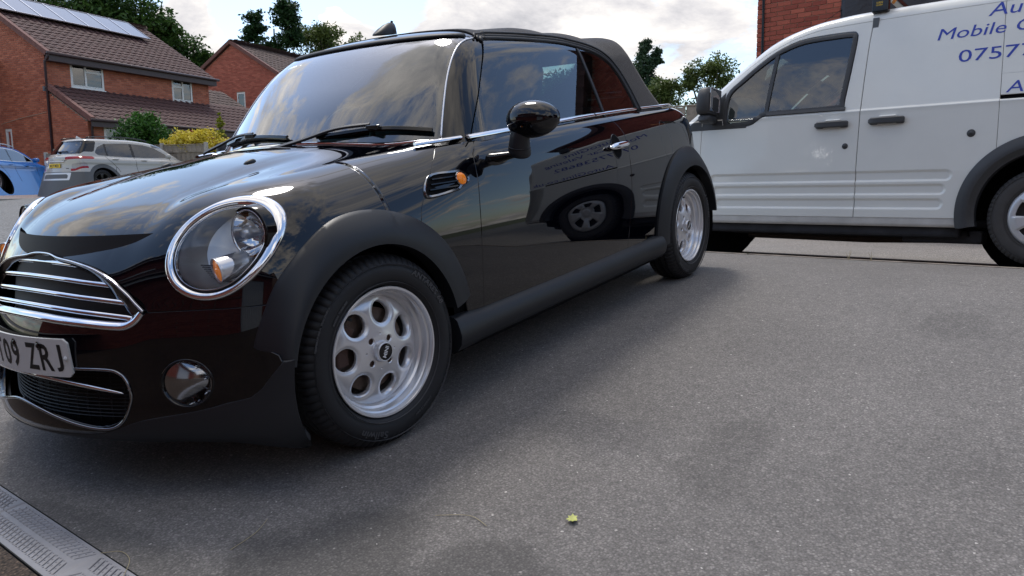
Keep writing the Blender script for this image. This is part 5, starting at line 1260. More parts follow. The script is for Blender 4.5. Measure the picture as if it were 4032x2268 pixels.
g = Geo(); g.box(along(lo_, A1, 5.4, -.26, zl - .13), (10.9, .03, .2), rot=np.array([az(A1), az(A1 + 90), (0, 0, 1)]).T); g.build('fascia_board', fascia, h1)
g = Geo(); 
for i in range(26):
    a = along(H1, A1, i * .3, -.012, 4.56); g.box(a + np.array((0, 0, .004 * math.sin(i))), (.31, .03, .17), rot=np.array([az(A1), az(A1 + 90), (0, 0, 1)]).T)
sl_ = np.array((*(az(A1 + 90)[:2] * math.cos(pl_)), math.sin(pl_))); nn_ = np.cross(az(A1), sl_)
g.add([along(H1, A1, -.02, 0, 4.50) + nn_ * .055, along(H1, A1, 7.7, 0, 4.50) + nn_ * .055, along(H1, A1, 7.7, 0, 4.50) + nn_ * .05 - sl_ * .22, along(H1, A1, -.02, 0, 4.5) + nn_ * .05 - sl_ * .22], [(0, 1, 2, 3)])
g.build('lead_flashing', lead, h1)
def verge_row(parent, o, ang, u0, v0, z0, v1, z1, n, mat=verge_m, uoff=0.0):
    """dry-verge caps climbing from (v0,z0) to (v1,z1) at along-position u0"""
    proto = None
    for i in range(n):
        t0, t1 = i / n, (i + 1.04) / n; a = along(o, ang, u0, v0 + (v1 - v0) * t0, z0 + (z1 - z0) * t0); b = along(o, ang, u0, v0 + (v1 - v0) * t1, z0 + (z1 - z0) * t1)
        d = b - a; L_ = np.linalg.norm(d)
        if proto is None:
            g = Geo(); g.box((0, L_ / 2, .015), (.16, L_, .05)); g.box((-.075, L_ / 2, -.06), (.02, L_, .15)); proto = g.build('verge_tile', mat, parent); ob = proto
        else: ob = proto.copy(); COL.objects.link(ob); ob.parent = parent
        y = d / L_; x = az(ang); z = np.cross(x, y); ob.matrix_local = Matrix(((x[0], y[0], z[0], a[0]), (x[1], y[1], z[1], a[1]), (x[2], y[2], z[2], a[2] + .02 + .006), (0, 0, 0, 1)))
verge_row(h1, H1, A1, -.07, -.34, EV + .03, 4.0, EV + .03 + 4.34 * math.tan(pt1), 16)
verge_row(h1, H1, A1, -.07, 8.34, EV + .03, 4.0, EV + .03 + 4.34 * math.tan(pt1), 16)
verge_row(h1, lo_, A1, .02, -.28, zl + .03, LD - .05, zl + .03 + (LD + .23) * math.tan(pl_), 8)
# ridge tiles, mossy
zr1 = EV + .03 + 4.34 * math.tan(pt1); g = Geo(); g.lathe([(.13, -.225), (.135, .21), (.145, .225)], 10, A=(0, 1, 0), B=(0, 0, 1), D=(1, 0, 0), t0=0, t1=math.pi); proto = g.build('ridge_tile', principled('mossy_ridge', (.15, .105, .085), rough=.95, var=(14, .6, 8), bump=(50, .8, .02, 5)), h1, True)
for i in range(18):
    ob = proto if i == 0 else proto.copy()
    if i: COL.objects.link(ob); ob.parent = h1
    ob.location = along(H1, A1, .08 + i * .45, 4.0, zr1 - .02); ob.rotation_euler = (0, 0, R(A1))
# solar panels
slp = np.array((*(az(A1 + 90)[:2] * math.cos(pt1)), math.sin(pt1))); nrmp = np.cross(az(A1), slp)
pv = principled('solar_glass', (.050, .055, .085), rough=.12, spec=.8, coat=.4); alu = principled('panel_rim', (.55, .56, .60), rough=.3, metal=.8)
arr = thing('solar_panel_array', 'row of six dark blue solar panels in bright rims on the left house roof', 'solar panels')
B3 = np.stack([az(A1), slp, nrmp]); base_ = along(H1, A1, .55, 0, 0); 
for i in range(7):
    u0 = .30 + i * 1.01 - .6; g = Geo(); z_e = EV + .03 + .34 * math.tan(pt1)
    oo = along(H1, A1, u0, 0, z_e) + slp * 2.85 + nrmp * .16
    g = Geo(); g.box((.495, .82, 0), (.965, 1.60, .012)); V = np.concatenate(g.V) @ B3 + oo; pn = mesh_obj('panel_glass', V, g.F, pv, arr)
    g = Geo(); g.box((.495, .005, 0), (.99, .02, .045)); g.box((.495, 1.635, 0), (.99, .02, .045)); g.box((.0, .82, 0), (.02, 1.61, .045)); g.box((.99, .82, 0), (.02, 1.61, .045)); V = np.concatenate(g.V) @ B3 + oo; mesh_obj('panel_rim', V, g.F, alu, arr)
# cable and crack on the gable
g = Geo(); P = [along(H1, A1, -.02, v, z) for v, z in ((2.75, 3.42), (2.2, 3.50), (1.5, 3.60), (.7, 3.68), (.1, 3.75))]; g.tube(crom(P, 5), .010, 5)
P = [along(H1, A1, v, -.02, z) for v, z in ((.15, 3.76), (.45, 3.8), (.46, 4.1), (.44, 4.35))]; g.build('wall_cable', principled('beige_cable', (.45, .36, .28), rough=.7), h1)
# rear wing beyond the lean-to: low tiled roof falling to the right
eo = H1 + az(A1)[:2] * 7.72
roof_plane(h1, eo - az(A1 + 90)[:2] * .0, A1, 3.3, 2.2, 4.35, pl_, tile_m2, 1, 0, name='wing_roof_tile')
wallpoly('wing_wall', h1, H1 + az(A1)[:2] * 10.9 - az(A1 + 90)[:2] * LD, A1 + 90, [(0, zb1, 0), (5, zb1, 0), (0, zl, 1), (5, 5.0, 1)], mortar, nrm=-1)
# pale pipe and neighbour wall at the left edge
nb = thing('neighbour_house', 'sliver of red brick house with brown eaves at the left edge', 'house')
nbo = along(H1, A1 + 90, 2.95, .25, 0)
wallpoly('side_wall', nb, nbo, A1 + 184, [(0, zb1, 0), (6, zb1, 0), (0, 5.6, 1), (6, 5.6, 1)], mortar, nrm=1); masonry('side_bricks', nb, nbo, A1 + 184, courses(0, 6, zb1, 5.6, []), brickB, nrm=1)
g = Geo(); g.box(np.array((*nbo[:2], 5.75)) + az(A1 + 184) * 2.6, (6, .9, .14), rot=np.array([az(A1 + 184), az(A1 + 274), (0, 0, 1)]).T); g.build('eaves', fascia, nb)
g = Geo(); g.tube([along(H1, A1 + 90, 2.9, .1, 3.6), along(H1, A1 + 90, 2.72, .1, zb1)], .035, 8); g.build('waste_pipe', principled('pale_pipe', (.50, .42, .46), rough=.5), nb, True)
# ------------------------------------------------------------------ second house, gable towards us
H2 = np.array((24.157, 33.924)); Gz = 8.72; pt2 = math.atan2(8.72 - 7.20, 2.55)
h2 = thing('brick_house', 'red brick house showing a plain gable with two narrow white windows', 'house')
h2o = H2 + az(A1 + 90)[:2] * 2.45
def ver2(u): return 8.72 - abs(u - 2.45) * math.tan(pt2) if u < 2.45 else 8.72 - (u - 2.45) * math.tan(pt2)
op2 = [(1.11, 1.71, 5.22, 6.12), (2.55, 3.15, 5.22, 6.12)]; W2 = 7.2
wallpoly('gable_wall', h2, h2o, A1 - 90, [(0, zb1, 0), (W2, zb1, 0), (0, ver2(0), 1), (2.45, ver2(2.45), 1), (W2, ver2(W2), 1)], mortar_r, nrm=-1, holes=op2)
masonry('gable_bricks', h2, h2o, A1 - 90, courses(0, W2, 2.2, 8.72, op2, ver2), brickB, nrm=-1)
for q in op2: window(h2, h2o, A1 - 90, q[0], q[1], q[2], q[3], [(0, 1, 0, 1)], nrm=-1, cur=False)
roof_plane(h2, h2o + az(A1 - 90)[:2] * (W2 + .25) - az(A1)[:2] * .1, A1, 9.0, W2 - 2.45 + .25, 8.75 - (W2 - 2.45 + .25) * math.tan(pt2), pt2, tile_m2, 1, 0)
roof_plane(h2, h2o - az(A1 - 90)[:2] * .25 + az(A1)[:2] * 8.9, A1 + 180, 9.0, 2.7, 8.75 - 2.7 * math.tan(pt2), pt2, tile_m2, 1, 0, name='back_roof_tile')
verge_row(h2, h2o, A1, -.07, .25, 8.78 - 2.7 * math.tan(pt2), -2.45, 8.78, 9); verge_row(h2, h2o, A1, -.07, -W2 - .25, 8.78 - (W2 - 2.2) * math.tan(pt2), -2.45, 8.78, 16)
ob = proto.copy(); COL.objects.link(ob)
for i in range(20):
    q = ob if i == 0 else ob.copy()
    if i: COL.objects.link(q)
    q.parent = h2; q.location = along(h2o, A1, .1 + i * .45, -2.45, 8.80); q.rotation_euler = (0, 0, R(A1))
# ------------------------------------------------------------------ brick house behind the van
HR = np.array((11.526, 1.667)); AR = 85.5 + 180; WR = 8.1; ER = 4.6; ptR = R(38)
hr = thing('brick_house', 'red brick house behind the white van with black sheet on its wall', 'house')
def verR(u): return ER + min(u, WR - u) * math.tan(ptR)
wallpoly('gable_wall', hr, HR, AR, [(0, -.1, 0), (WR, -.1, 0), (0, ER, 1), (WR / 2, verR(WR / 2), 1), (WR, ER, 1)], mortar_r, nrm=-1)
bs = courses(0, WR, -.1, 8.6, [], verR); camv = np.array(CAM_LOC)
def bpos(b): return along(HR, AR, (b[0] + b[1]) / 2, 0, (b[2] + b[3]) / 2)
vis = [b for b in bs if 2.6 < b[2] < 4.3 and b[0] < 1.75]; rest = [b for b in bs if not (2.6 < b[2] < 4.3 and b[0] < 1.75)]
protos = {}; rsb = np.random.RandomState(3)
for b in vis[:300]:
    w = round(b[1] - b[0], 3)
    if w not in protos:
        g = Geo(); g.box((w / 2, -.0 + .004, .0325), (w, .024, .065)); ob = g.build('brick', brickR, hr); bevel(ob, .004, 1); protos[w] = ob
    else: ob = protos[w].copy(); COL.objects.link(ob); ob.parent = hr
    ob.location = along(HR, AR, b[0], -.004 + rsb.randn() * .0015, b[2]); ob.rotation_euler = (0, 0, R(AR) + rsb.randn() * .002)
masonry('gable_bricks', hr, HR, AR, rest + vis[300:], brickC, nrm=-1, proud=.016)
wallpoly('side_wall', hr, HR, AR + 90, [(0, -.1, 0), (9, -.1, 0), (0, ER, 1), (9, ER, 1)], mortar_r, nrm=1); masonry('side_bricks', hr, HR, AR + 90, courses(0, 9, -.1, ER, []), brickC, nrm=1)
for uu_, sgn in ((-.3, 1), (WR + .3, -1)):
    o_ = along(HR, AR, uu_, -.25, 0)[:2]
    if sgn > 0: roof_plane(hr, o_ + az(AR + 90)[:2] * 9.3, AR + 270, 9.3, WR / 2 + .3, ER - .18, ptR, tile_m, 1, 0, name='roof_tile')
    else: roof_plane(hr, o_, AR + 90, 9.3, WR / 2 + .3, ER - .18, ptR, tile_m, 1, 0, name='roof_tile')
verge_row(hr, HR, AR + 90, -.25, .3, ER - .12, -WR / 2, ER - .12 + (WR / 2 + .3) * math.tan(ptR), 18, tile_m); verge_row(hr, HR, AR + 90, -.25, -WR - .3, ER - .12, -WR / 2, ER - .12 + (WR / 2 + .3) * math.tan(ptR), 18, tile_m)
g = Geo(); P = [along(HR, AR, .115, -.03, 0), along(HR, AR, .085, -.03, 5.3)]; g.tube(P, .013, 6); g.tube([p + az(AR) * .022 for p in P], .009, 6); g.build('wall_cable', black_gloss, hr)
# black sheet hung on that wall
sh = Geo(); V = []; n, m_ = 60, 20
for i in range(n + 1):
    for j in range(m_ + 1):
        u, z = 1.365 + 3.3 * i / n, 2.6 + 2.2 * j / m_; d = .035 + .012 * math.sin(u * 9 + z * 3) * math.sin(z * 7) + .008 * math.sin(u * 23 + z * 11); V.append(tuple(along(HR, AR, u + .012 * math.sin(z * 5) * (i == 0), -d, z)))
F = [(i * (m_ + 1) + j, (i + 1) * (m_ + 1) + j, (i + 1) * (m_ + 1) + j + 1, i * (m_ + 1) + j + 1) for i in range(n) for j in range(m_)]
o = tag(mesh_obj('black_sheet', V, F, principled('black_polythene', (.022, .020, .026), rough=.42, spec=.5, bump=(14, .5, .02, 5)), None, True), 'creased black plastic sheet hung on the brick wall above the van', 'sheet')
o.modifiers.new('thickness', 'SOLIDIFY').thickness = .004
tag(Geo.build((lambda g: (g.tube([along(HR, AR, 1.37, -.05, 3.52), along(HR, AR, 1.0, -.04, 3.30)], .004, 5), g)[1])(Geo()), 'sheet_cord', rubber), 'thin black cord running from the black sheet down the brick wall', 'cord')
# ================================================================== white panel van (frame: x forwards from rear hub, y to the near side, z up)
VM = Matrix(((0.118587, -0.989869, 0.07808, 5.00606), (0.992943, 0.118337, -0.007845, -2.57091), (-0.001474, 0.078459, 0.996916, 0.19071), (0, 0, 0, 1)))
van = thing('delivery_van', 'white panel van with blue valeting lettering, parked across behind the convertible', 'van', mat=VM)
vpaint = principled('white_van_paint', (.74, .75, .72), rough=.16, spec=.45, coat=.35, var=(1.1, .05, 6)); vplast = principled('van_grey_plastic', (.040, .042, .046), rough=.5, var=(5, .15, 4), bump=(700, .15, .0006, 2)); vglass = glass_mat('van_glass', (.50, .60, .58), ior=1.75, boost=1.5)
RIBS = ((.592, .0405), (.4965, .0395), (.397, .0395))
def vhalf(x, z):
    h = .8975 - .143 * np.maximum(z - 1.070, 0) - .10 * np.maximum(z - 1.45, 0) ** 2 - .06 * np.maximum(.62 - z, 0) + .004 * np.exp(-((z - 1.062) / .010) ** 2) - .05 * np.maximum(z - 1.072, 0) * 0
    h = h - .006 * sstep(z, 1.062, 1.078) - .10 * np.maximum(x - 2.5, 0) ** 2 - .02 * np.maximum(-x - .1, 0) ** 2
    for i, (zc, hh) in enumerate(RIBS):
        xe = (2.312, 2.286, 2.258)[i]; x0 = (.532, .566, .578)[i]
        # rounded-end scoop
        dx = np.maximum(np.maximum(x0 + hh - x, x - (xe - hh)), 0); d = np.hypot(dx, z - zc) / hh
        h = h - .011 * (1 - sstep(d, .52, 1.06))
    return h
VT = ([-.80, -.66, -.4, .4, 1.2, 1.48, 1.70, 1.84, 2.0, 2.28, 2.56, 2.74, 3.1, 3.45, 3.65, 3.80], [1.76, 1.815, 1.842, 1.850, 1.846, 1.826, 1.768, 1.700, 1.590, 1.372, 1.150, 1.095, 1.05, .98, .88, .70])
def fvan(P):
    x, y, z = P[:, 0], P[:, 1], P[:, 2]; ay = np.abs(y)
    s = ay - vhalf(x, z); xe = x - .24 * (1 - (ay / .86) ** 2) * sstep(x, 1.4, 2.0)
    t = (z - interp(xe, *VT) + .035 * (ay / .8) ** 2) * np.where((x > 1.75) & (x < 2.7), .78, .97)
    fr = x - (3.78 - .42 * y * y - .5 * np.maximum(z - .6, 0) ** 2); re = -.735 - x + .25 * np.maximum(z - 1.2, 0) ** 2 * .4; bt = .215 - z
    a = smax(s, t, .085); a = smax(a, fr, .25); a = smax(a, re, .08); return smax(a, bt, .03)
vph = np.concatenate([np.radians(np.linspace(-36, -14, 96, endpoint=False)), np.radians(np.linspace(-14, 60, 80, endpoint=False)), np.radians(np.linspace(60, 120, 24, endpoint=False)), np.radians(np.linspace(120, 324, 70, endpoint=False))])
vxs = np.concatenate([np.linspace(-.40, .50, 34, endpoint=False), np.linspace(.50, .66, 14, endpoint=False), np.linspace(.66, 2.20, 70, endpoint=False), np.linspace(2.20, 2.36, 14, endpoint=False), np.linspace(2.36, 3.2, 34)])
vb = wrap(fvan, -.42, 3.22, .90, 16, 0, 22, 0, phis=vph, xs=vxs)
VARC = (-.01, .340, .515, .400); VARF = (2.902, .340, .515, .400)
def varc(c, r, s=1): return lambda V: s * (np.hypot(V[:, 0] - c[0], V[:, 2] - c[1]) - r)
body = vb.cut(lambda V: V[:, 2] - .302).cut(varc(VARC, VARC[2] - .02)).cut(varc(VARF, VARF[2] - .02))
VWIN = crom([(2.222, 1.03), (2.226, 1.15), (2.212, 1.285), (2.10, 1.405), (1.95, 1.525), (1.83, 1.600), (1.70, 1.650), (1.60, 1.668), (1.45, 1.674), (1.275, 1.672), (1.240, 1.655), (1.229, 1.62), (1.240, 1.45), (1.268, 1.15), (1.274, 1.088), (1.30, 1.082), (1.60, 1.078), (1.857, 1.078), (1.92, 1.050), (1.985, 1.012), (2.08, 1.005), (2.19, 1.008)], 4, True)
def vwin(V): return polyd(V[:, [0, 2]], VWIN)
def roofgap(x): return interp(x, [-.8, .3, 1.13, 1.478, 1.70, 1.85, 2.0, 2.3, 2.6], [1.728, 1.731, 1.727, 1.716, 1.672, 1.612, 1.525, 1.29, 1.03])
def dgap(z): return interp(z, [.30, .476, 1.173, 1.525, 1.725], [1.159, 1.158, 1.155, 1.148, 1.137])
def fgap(z): return interp(z, [.30, .836, .996, 1.172, 1.35], [2.412, 2.411, 2.409, 2.386, 2.36])
def sgap(z): return interp(z, [.30, .764, 1.068, 1.246, 1.72, 1.80], [.286, .289, .293, .299, .318, .322])
sid = body.cut(lambda V: roofgap(V[:, 0]) - .003 - V[:, 2] + (np.abs(V[:, 1]) < .5) * -9.)
roofp = body.cut(lambda V: V[:, 2] - roofgap(V[:, 0]) - .003 + (V[:, 0] > 2.35) * -9.)
vws = lambda V: np.minimum(np.minimum(.735 - .20 * (V[:, 2] - 1.2) - np.abs(V[:, 1]), V[:, 0] - 1.80 - .26 * (1 - (V[:, 1] / .86) ** 2)), V[:, 2] - 1.16)
roofp.cut(lambda V: -vws(V)).build('roof', vpaint, van, .012); 
body.cut(lambda V: V[:, 0] - 1.75).cut(vws).build('windscreen', vglass, van, 0)
fdr = sid.cut(lambda V: V[:, 0] - dgap(V[:, 2]) - .0045).cut(lambda V: fgap(V[:, 2]) - .0045 - V[:, 0]).cut(lambda V: -vwin(V))
vdoors = lr(fdr, 'front_door', vpaint, .012, van)
sd_ = sid.cut(lambda V: dgap(V[:, 2]) - .0045 - V[:, 0]).cut(lambda V: V[:, 0] - sgap(V[:, 2]) - .004); lr(sd_, 'sliding_door', vpaint, .012, van)
rq = sid.cut(lambda V: sgap(V[:, 2]) - .0025 - V[:, 0])
rq1 = rq.cut(lambda V: V[:, 2] - 1.247); rq2 = rq.cut(lambda V: 1.244 - V[:, 2]).cut(lambda V: V[:, 2] - 1.108 + (V[:, 0] < -.56) * 1.0); rq3 = rq.cut(lambda V: 1.076 - V[:, 2])
for q in (rq1, rq3): lr(q, 'rear_side_panel', vpaint, .010, van)
lr(rq2, 'rear_side_panel', vpaint, .010, van)
lr(sid.cut(lambda V: V[:, 0] - fgap(V[:, 2]) - .003).cut(lambda V: 1.16 - V[:, 2]), 'front_wing', vpaint, .012, van)
body.cut(lambda V: V[:, 0] - 2.40).cut(lambda V: .5 - np.abs(V[:, 1])).cut(lambda V: -vws(V)).build('bonnet', vpaint, van, .01)
body.cut(lambda V: 2.42 - V[:, 0]).cut(lambda V: .5 - np.abs(V[:, 1])).cut(lambda V: roofgap(V[:, 0]) - V[:, 2] - (V[:, 0] > 0) * 9.).build('rear_doors', vpaint, van, 0)
# black corner where the door meets the wing, dark shell inside
vsh = vb.offset(-.02).cut(lambda V: V[:, 2] - .25).cut(varc(VARC, .47)).cut(varc(VARF, .47)).cut(lambda V: -vwin(V)).cut(lambda V: -vws(V) + (V[:, 0] < 1.7) * 1.0); vsh.build('inner_shell', dark, van, 0)
# glass with its rubber
gl = vb.cut(lambda V: np.abs(V[:, 1]) - .5).cut(vwin).offset(-.006)
def vbar(z): return interp(z, [1.05, 1.086, 1.588, 1.62], [1.872, 1.870, 1.824, 1.82])
lr(gl.cut(lambda V: vbar(V[:, 2]) - .010 - V[:, 0]), 'door_window', vglass, 0, van); lr(gl.cut(lambda V: V[:, 0] - vbar(V[:, 2]) - .010), 'quarter_window', vglass, 0, van)
def vside(x, z, off=0.0):
    x = np.atleast_1d(np.asarray(x, float)); z = np.broadcast_to(np.asarray(z, float), x.shape)
    V = vproj(fvan, np.stack([x, np.full_like(x, .62), z], 1), (0, -1, 0), .45); N = grad(fvan, V); return V + N * off, N
gl2 = crom([(2.205, 1.045), (2.205, 1.27), (2.09, 1.387), (1.94, 1.505), (1.825, 1.578), (1.70, 1.624), (1.60, 1.643), (1.45, 1.648), (1.285, 1.646), (1.252, 1.62), (1.262, 1.45), (1.292, 1.15), (1.298, 1.108), (1.60, 1.100), (1.862, 1.098), (1.925, 1.070), (1.99, 1.035), (2.10, 1.028)], 4, True)
V, N = vside(gl2[:, 0], gl2[:, 1], .001)
for s in (1, -1):
    g = Geo(); sweep(g, V * [1, s, 1], N * [1, s, 1], [(-.020, -.010), (-.018, .005), (0, .0075), (.014, .004), (.016, -.010)], closed=True); smooth_by_angle(g.build('window_rubber', vplast, van, True), 50)
    z = np.linspace(1.09, 1.59, 16); Q, QN = vside(vbar(z), z, .001); g = Geo(); sweep(g, Q * [1, s, 1], QN * [1, s, 1], [(-.016, -.008), (.016, -.008), (.014, .004), (-.014, .004)]); g.build('window_divider_bar', vplast, van)
    x = np.linspace(1.262, 1.86, 24); Q, QN = vside(x, 1.092 - .0 * x, .004); g = Geo(); sweep(g, Q * [1, s, 1], QN * [1, s, 1], [(-.014, -.004), (-.012, .006), (.010, .009), (.014, .001)]); g.build('waist_seal', vplast, van)
# sail panel and wing triangle in plastic
tri = sid.cut(lambda V: V[:, 0] - 2.228).cut(lambda V: fgap(V[:, 2]) - .0045 - V[:, 0]).cut(lambda V: V[:, 2] - 1.0).cut(lambda V: 1.30 - .95 * (V[:, 0] - 2.228) - V[:, 2]); lr(tri.offset(.003), 'mirror_sail', vplast, .006, van)
tri = sid.cut(lambda V: V[:, 0] - 2.412).cut(lambda V: V[:, 2] - 1.0).cut(lambda V: 1.135 - .85 * (V[:, 0] - 2.412) - V[:, 2]); lr(tri.offset(.003), 'wing_corner_trim', vplast, .006, van)
tri = vb.cut(lambda V: np.abs(V[:, 1]) - .5).cut(lambda V: V[:, 0] - 2.02).cut(lambda V: 2.62 - V[:, 0]).cut(lambda V: 1.030 - .0 * V[:, 0] - V[:, 2]).cut(lambda V: V[:, 2] - 1.0); lr(tri.offset(.004), 'waist_moulding', vplast, .006, van)
# sill, underbody, arches
vs = vb.cut(lambda V: .298 - V[:, 2]).cut(lambda V: V[:, 2] - .236).cut(varc(VARC, .50)).cut(varc(VARF, .50)).offset(-.004); lr(vs, 'sill_panel', principled('dirty_white_sill', (.50, .49, .47), rough=.4, var=(3.5, .22, 8)), .03, van)
g = Geo(); g.box((1.45, 0, .215), (1.95, 1.66, .09)); g.box((.60, .66, .178), (.5, .2, .09)); g.box((1.5, 0, .27), (4.2, 1.2, .06)); bevel(g.build('underbody', principled('underseal', (.018, .018, .022), rough=.8, var=(8, .5, 5)), van), .02, 2)
g = Geo(); g.tube([(2.2, .3, .16), (1.2, .35, .15), (.2, .3, .18), (-.6, .3, .2)], .03, 8); g.build('exhaust_pipe', MATS['rusty_steel'], van)
for nm, c, t0, t1 in (('rear_arch_moulding', VARC, -13, 193), ('front_arch_moulding', VARF, -13, 193)):
    nt, nr = 80, 10; t = np.linspace(R(t0), R(t1), nt); rows = []
    for a in t:
        rr = np.linspace(c[2], c[3], nr); x = c[0] + rr * np.cos(a); z = np.maximum(c[1] + rr * np.sin(a), .232); S_, _ = vside(x, np.maximum(z, .30)); u = np.linspace(0, 1, nr); yy = S_[:, 1] + .006 + .020 * np.sin(np.minimum(u * 1.6, 1) * math.pi / 2) - .030 * sstep(u, .62, 1.0)
        rows.append(np.stack([x, yy, z], 1))
    W_ = np.array(rows); o0 = W_[:, :1] * 1; o0[:, :, 1] -= .02; i0 = W_[:, -1:] * 1; i0[:, :, 1] -= .08; W_ = np.concatenate([o0, W_, i0], 1); q = W_.shape[1]
    F = [(i * q + j, (i + 1) * q + j, (i + 1) * q + j + 1, i * q + j + 1) for i in range(nt - 1) for j in range(q - 1)]
    for s in (1, -1): smooth_by_angle(mesh_obj(nm, W_.reshape(-1, 3) * [1, s, 1], F if s > 0 else [f[::-1] for f in F], vplast, van, True), 30)
    for s in (1, -1):
        g = Geo(); g.lathe([(.46, .45), (.46, .83)], 36, (c[0], 0, c[1]), D=(0, s, 0), t0=R(-20), t1=R(200)); g.lathe([(.46, .45), (0, .45)], 36, (c[0], 0, c[1]), D=(0, s, 0)); g.build('wheel_housing', dark, van)
# door handles, locks
for s in (1, -1):
    for hx0, hx1, hz in ((1.224, 1.469, .978), (.845, 1.089, .984)):
        dh = bpy.data.objects.new('door_handle', None); COL.objects.link(dh); dh.parent = van
        x = np.linspace(hx0 + .006, hx1 - .006, 18); Q, QN = vside(x, hz, .0); u = np.abs(np.linspace(-1, 1, 18)); P = Q + QN * (.018 + .012 * (1 - u ** 6))[:, None]; rr = .0265 * (1 - .35 * u ** 8)
        g = Geo(); sweep(g, P * [1, s, 1], QN * [1, s, 1], np.array([[(a * r_ / .0265, b) for a, b in ((-.022, -.010), (-.0225, .002), (-.016, .010), (.016, .010), (.0225, .002), (.022, -.010))] for r_ in rr])); smooth_by_angle(g.build('handle_grip', vplast, dh, True), 50)
        for xx in (hx0 + .035, hx1 - .035): Q1, N1 = vside(xx, hz); g = Geo(); g.box(Q1[0] * [1, s, 1] + N1[0] * [1, s, 1] * .008, (.055, .035, .05)); bevel(g.build('handle_foot', vplast, dh), .01, 2)
        t = np.linspace(0, 2 * np.pi, 30, endpoint=False); Q1, N1 = vside((hx0 + hx1) / 2 + .062 * np.cos(t), hz - .022 + .026 * np.sin(t), .0006); g = Geo(); sweep(g, Q1 * [1, s, 1], N1 * [1, s, 1], ellprof(.002, .0012, 6), closed=True); g.build('handle_dish', vpaint, dh, True)
        x = np.linspace((hx0 + hx1) / 2 - .06, (hx0 + hx1) / 2 + .05, 8); Q1, N1 = vside(x, hz + .030); g = Geo(); sweep(g, Q1 * [1, s, 1], N1 * [1, s, 1], ellprof(.009, .022, 10)); g.build('handle_cowl', vpaint, dh, True)
    for lx, lz, lrad in ((1.244, .817, .020), (.44, .866, .024)):
        Q1, N1 = vside(lx, lz); g = Geo(); n_ = N1[0] * [1, s, 1]; a_ = unit(np.cross(n_, (0, 0, 1))); b_ = np.cross(a_, n_); g.lathe([(0, .010), (lrad * .3, .011), (lrad * .32, .006), (lrad * .8, .006), (lrad, .004), (lrad * 1.1, -.002)], 28, Q1[0] * [1, s, 1], a_, b_, n_); g.build('lock_cover', vplast, van, True)
# door mirror
for s in (1, -1):
    mr = bpy.data.objects.new('door_mirror', None); COL.objects.link(mr); mr.parent = van
    secs = [(1.055, .06, .055), (1.07, .085, .075), (1.10, .085, .08), (1.118, .07, .06), (1.125, .10, .085), (1.15, .115, .095), (1.25, .115, .095), (1.315, .10, .08), (1.335, .07, .05), (1.338, .02, .02)]; V = []; n = 24
    for z, a, b in secs:
        for k in range(n):
            t = 2 * math.pi * k / n; c_, s_ = math.cos(t), math.sin(t); V.append((2.30 + b * .72 * math.copysign(abs(s_) ** .6, s_), 1.02 + a * math.copysign(abs(c_) ** .6, c_), z - .02))
    F = [(i * n + k, i * n + (k + 1) % n, (i + 1) * n + (k + 1) % n, (i + 1) * n + k) for i in range(len(secs) - 1) for k in range(n)] + [tuple(range(n))[::-1]]
    V = np.array(V) * [1, s, 1]; smooth_by_angle(mesh_obj('mirror_housing', V, F if s > 0 else [f[::-1] for f in F], vplast, mr, True), 50)
    g = Geo(); g.tube([(2.31, .86 * s, 1.07), (2.30, 1.0 * s, 1.075)], .035, 10); g.build('mirror_arm', vplast, mr, True)
    g = Geo(); g.box((2.236, 1.02 * s, 1.215), (.006, .185, .185)); bevel(g.build('mirror_glass', MATS['mirror_silver'], mr), .02, 2)
# lettering laid on the side panels, near side only
blue = principled('blue_vinyl', (.030, .060, .40), rough=.35, spec=.4)
def van_letters(s, x0, zb, cap, width, name):
    Vt, Ft = VAN_TEXT[s]; Vt = Vt.copy(); h = Vt[:, 1].max() if s[0] != '0' else (Vt[:, 1].max() - Vt[:, 1].min()); b0 = 0 if s[0] != '0' else Vt[:, 1].min()
    capraw = max(v for v in [h]); Vt[:, 1] = (Vt[:, 1] - b0) * cap / capraw; Vt[:, 0] *= width / Vt[:, 0].max()
    Q, QN = vside(x0 - Vt[:, 0], zb + Vt[:, 1], .0015)
    return mesh_obj(name, Q, [f[::-1] for f in Ft], blue, van, False)
van_letters('AutoGlint', .413, 1.643, .086, .66, 'lettering'); van_letters('Mobile Car Valeting', .702, 1.519, .078, 1.20, 'lettering'); van_letters('07577538682', .560, 1.349, .083, .955, 'lettering'); van_letters('AutoGlint.co.uk', .266, 1.118, .075, .93, 'lettering')
# roof bar with its labelled foot and an orange strap on top
rk = thing('roof_rack', 'black roof bar with yellow VAN label clamped on the van roof', 'roof rack')
def vw(p): return np.array(VM @ Vector(p))
BV = np.array(VM.to_3x3())
for xx in (1.10, -.2):
    g = Geo(); g.box((xx, .775, 1.838), (.115, .05, .105)); ft = g.build('rack_foot', black_gloss, rk); ft.matrix_local = VM; bevel(ft, .008, 2)
    g = Geo(); g.prism([(xx + .045, 1.885), (xx + .055, 1.935), (xx - .055, 1.935), (xx - .03, 1.885)], .755, .80, ax='y'); o = g.build('rack_clamp', vplast, rk); o.matrix_local = VM; bevel(o, .006, 2)
    g = Geo(); g.box((xx, 0, 1.955), (.06, 1.62, .04)); o = g.build('rack_bar', black_gloss, rk); o.matrix_local = VM; bevel(o, .008, 2)
yel = principled('yellow_print', (.75, .50, .05), rough=.5)
Vt, Ft = VAN_TEXT['VAN']; Vt = Vt.copy(); Vt[:, 0] *= .045 / Vt[:, 0].max(); Vt[:, 1] *= .016 / Vt[:, 1].max()
o = mesh_obj('rack_label', np.stack([1.127 - Vt[:, 0], np.full(len(Vt), .8015), 1.842 + Vt[:, 1]], 1), [f[::-1] for f in Ft], yel, rk); o.matrix_local = VM
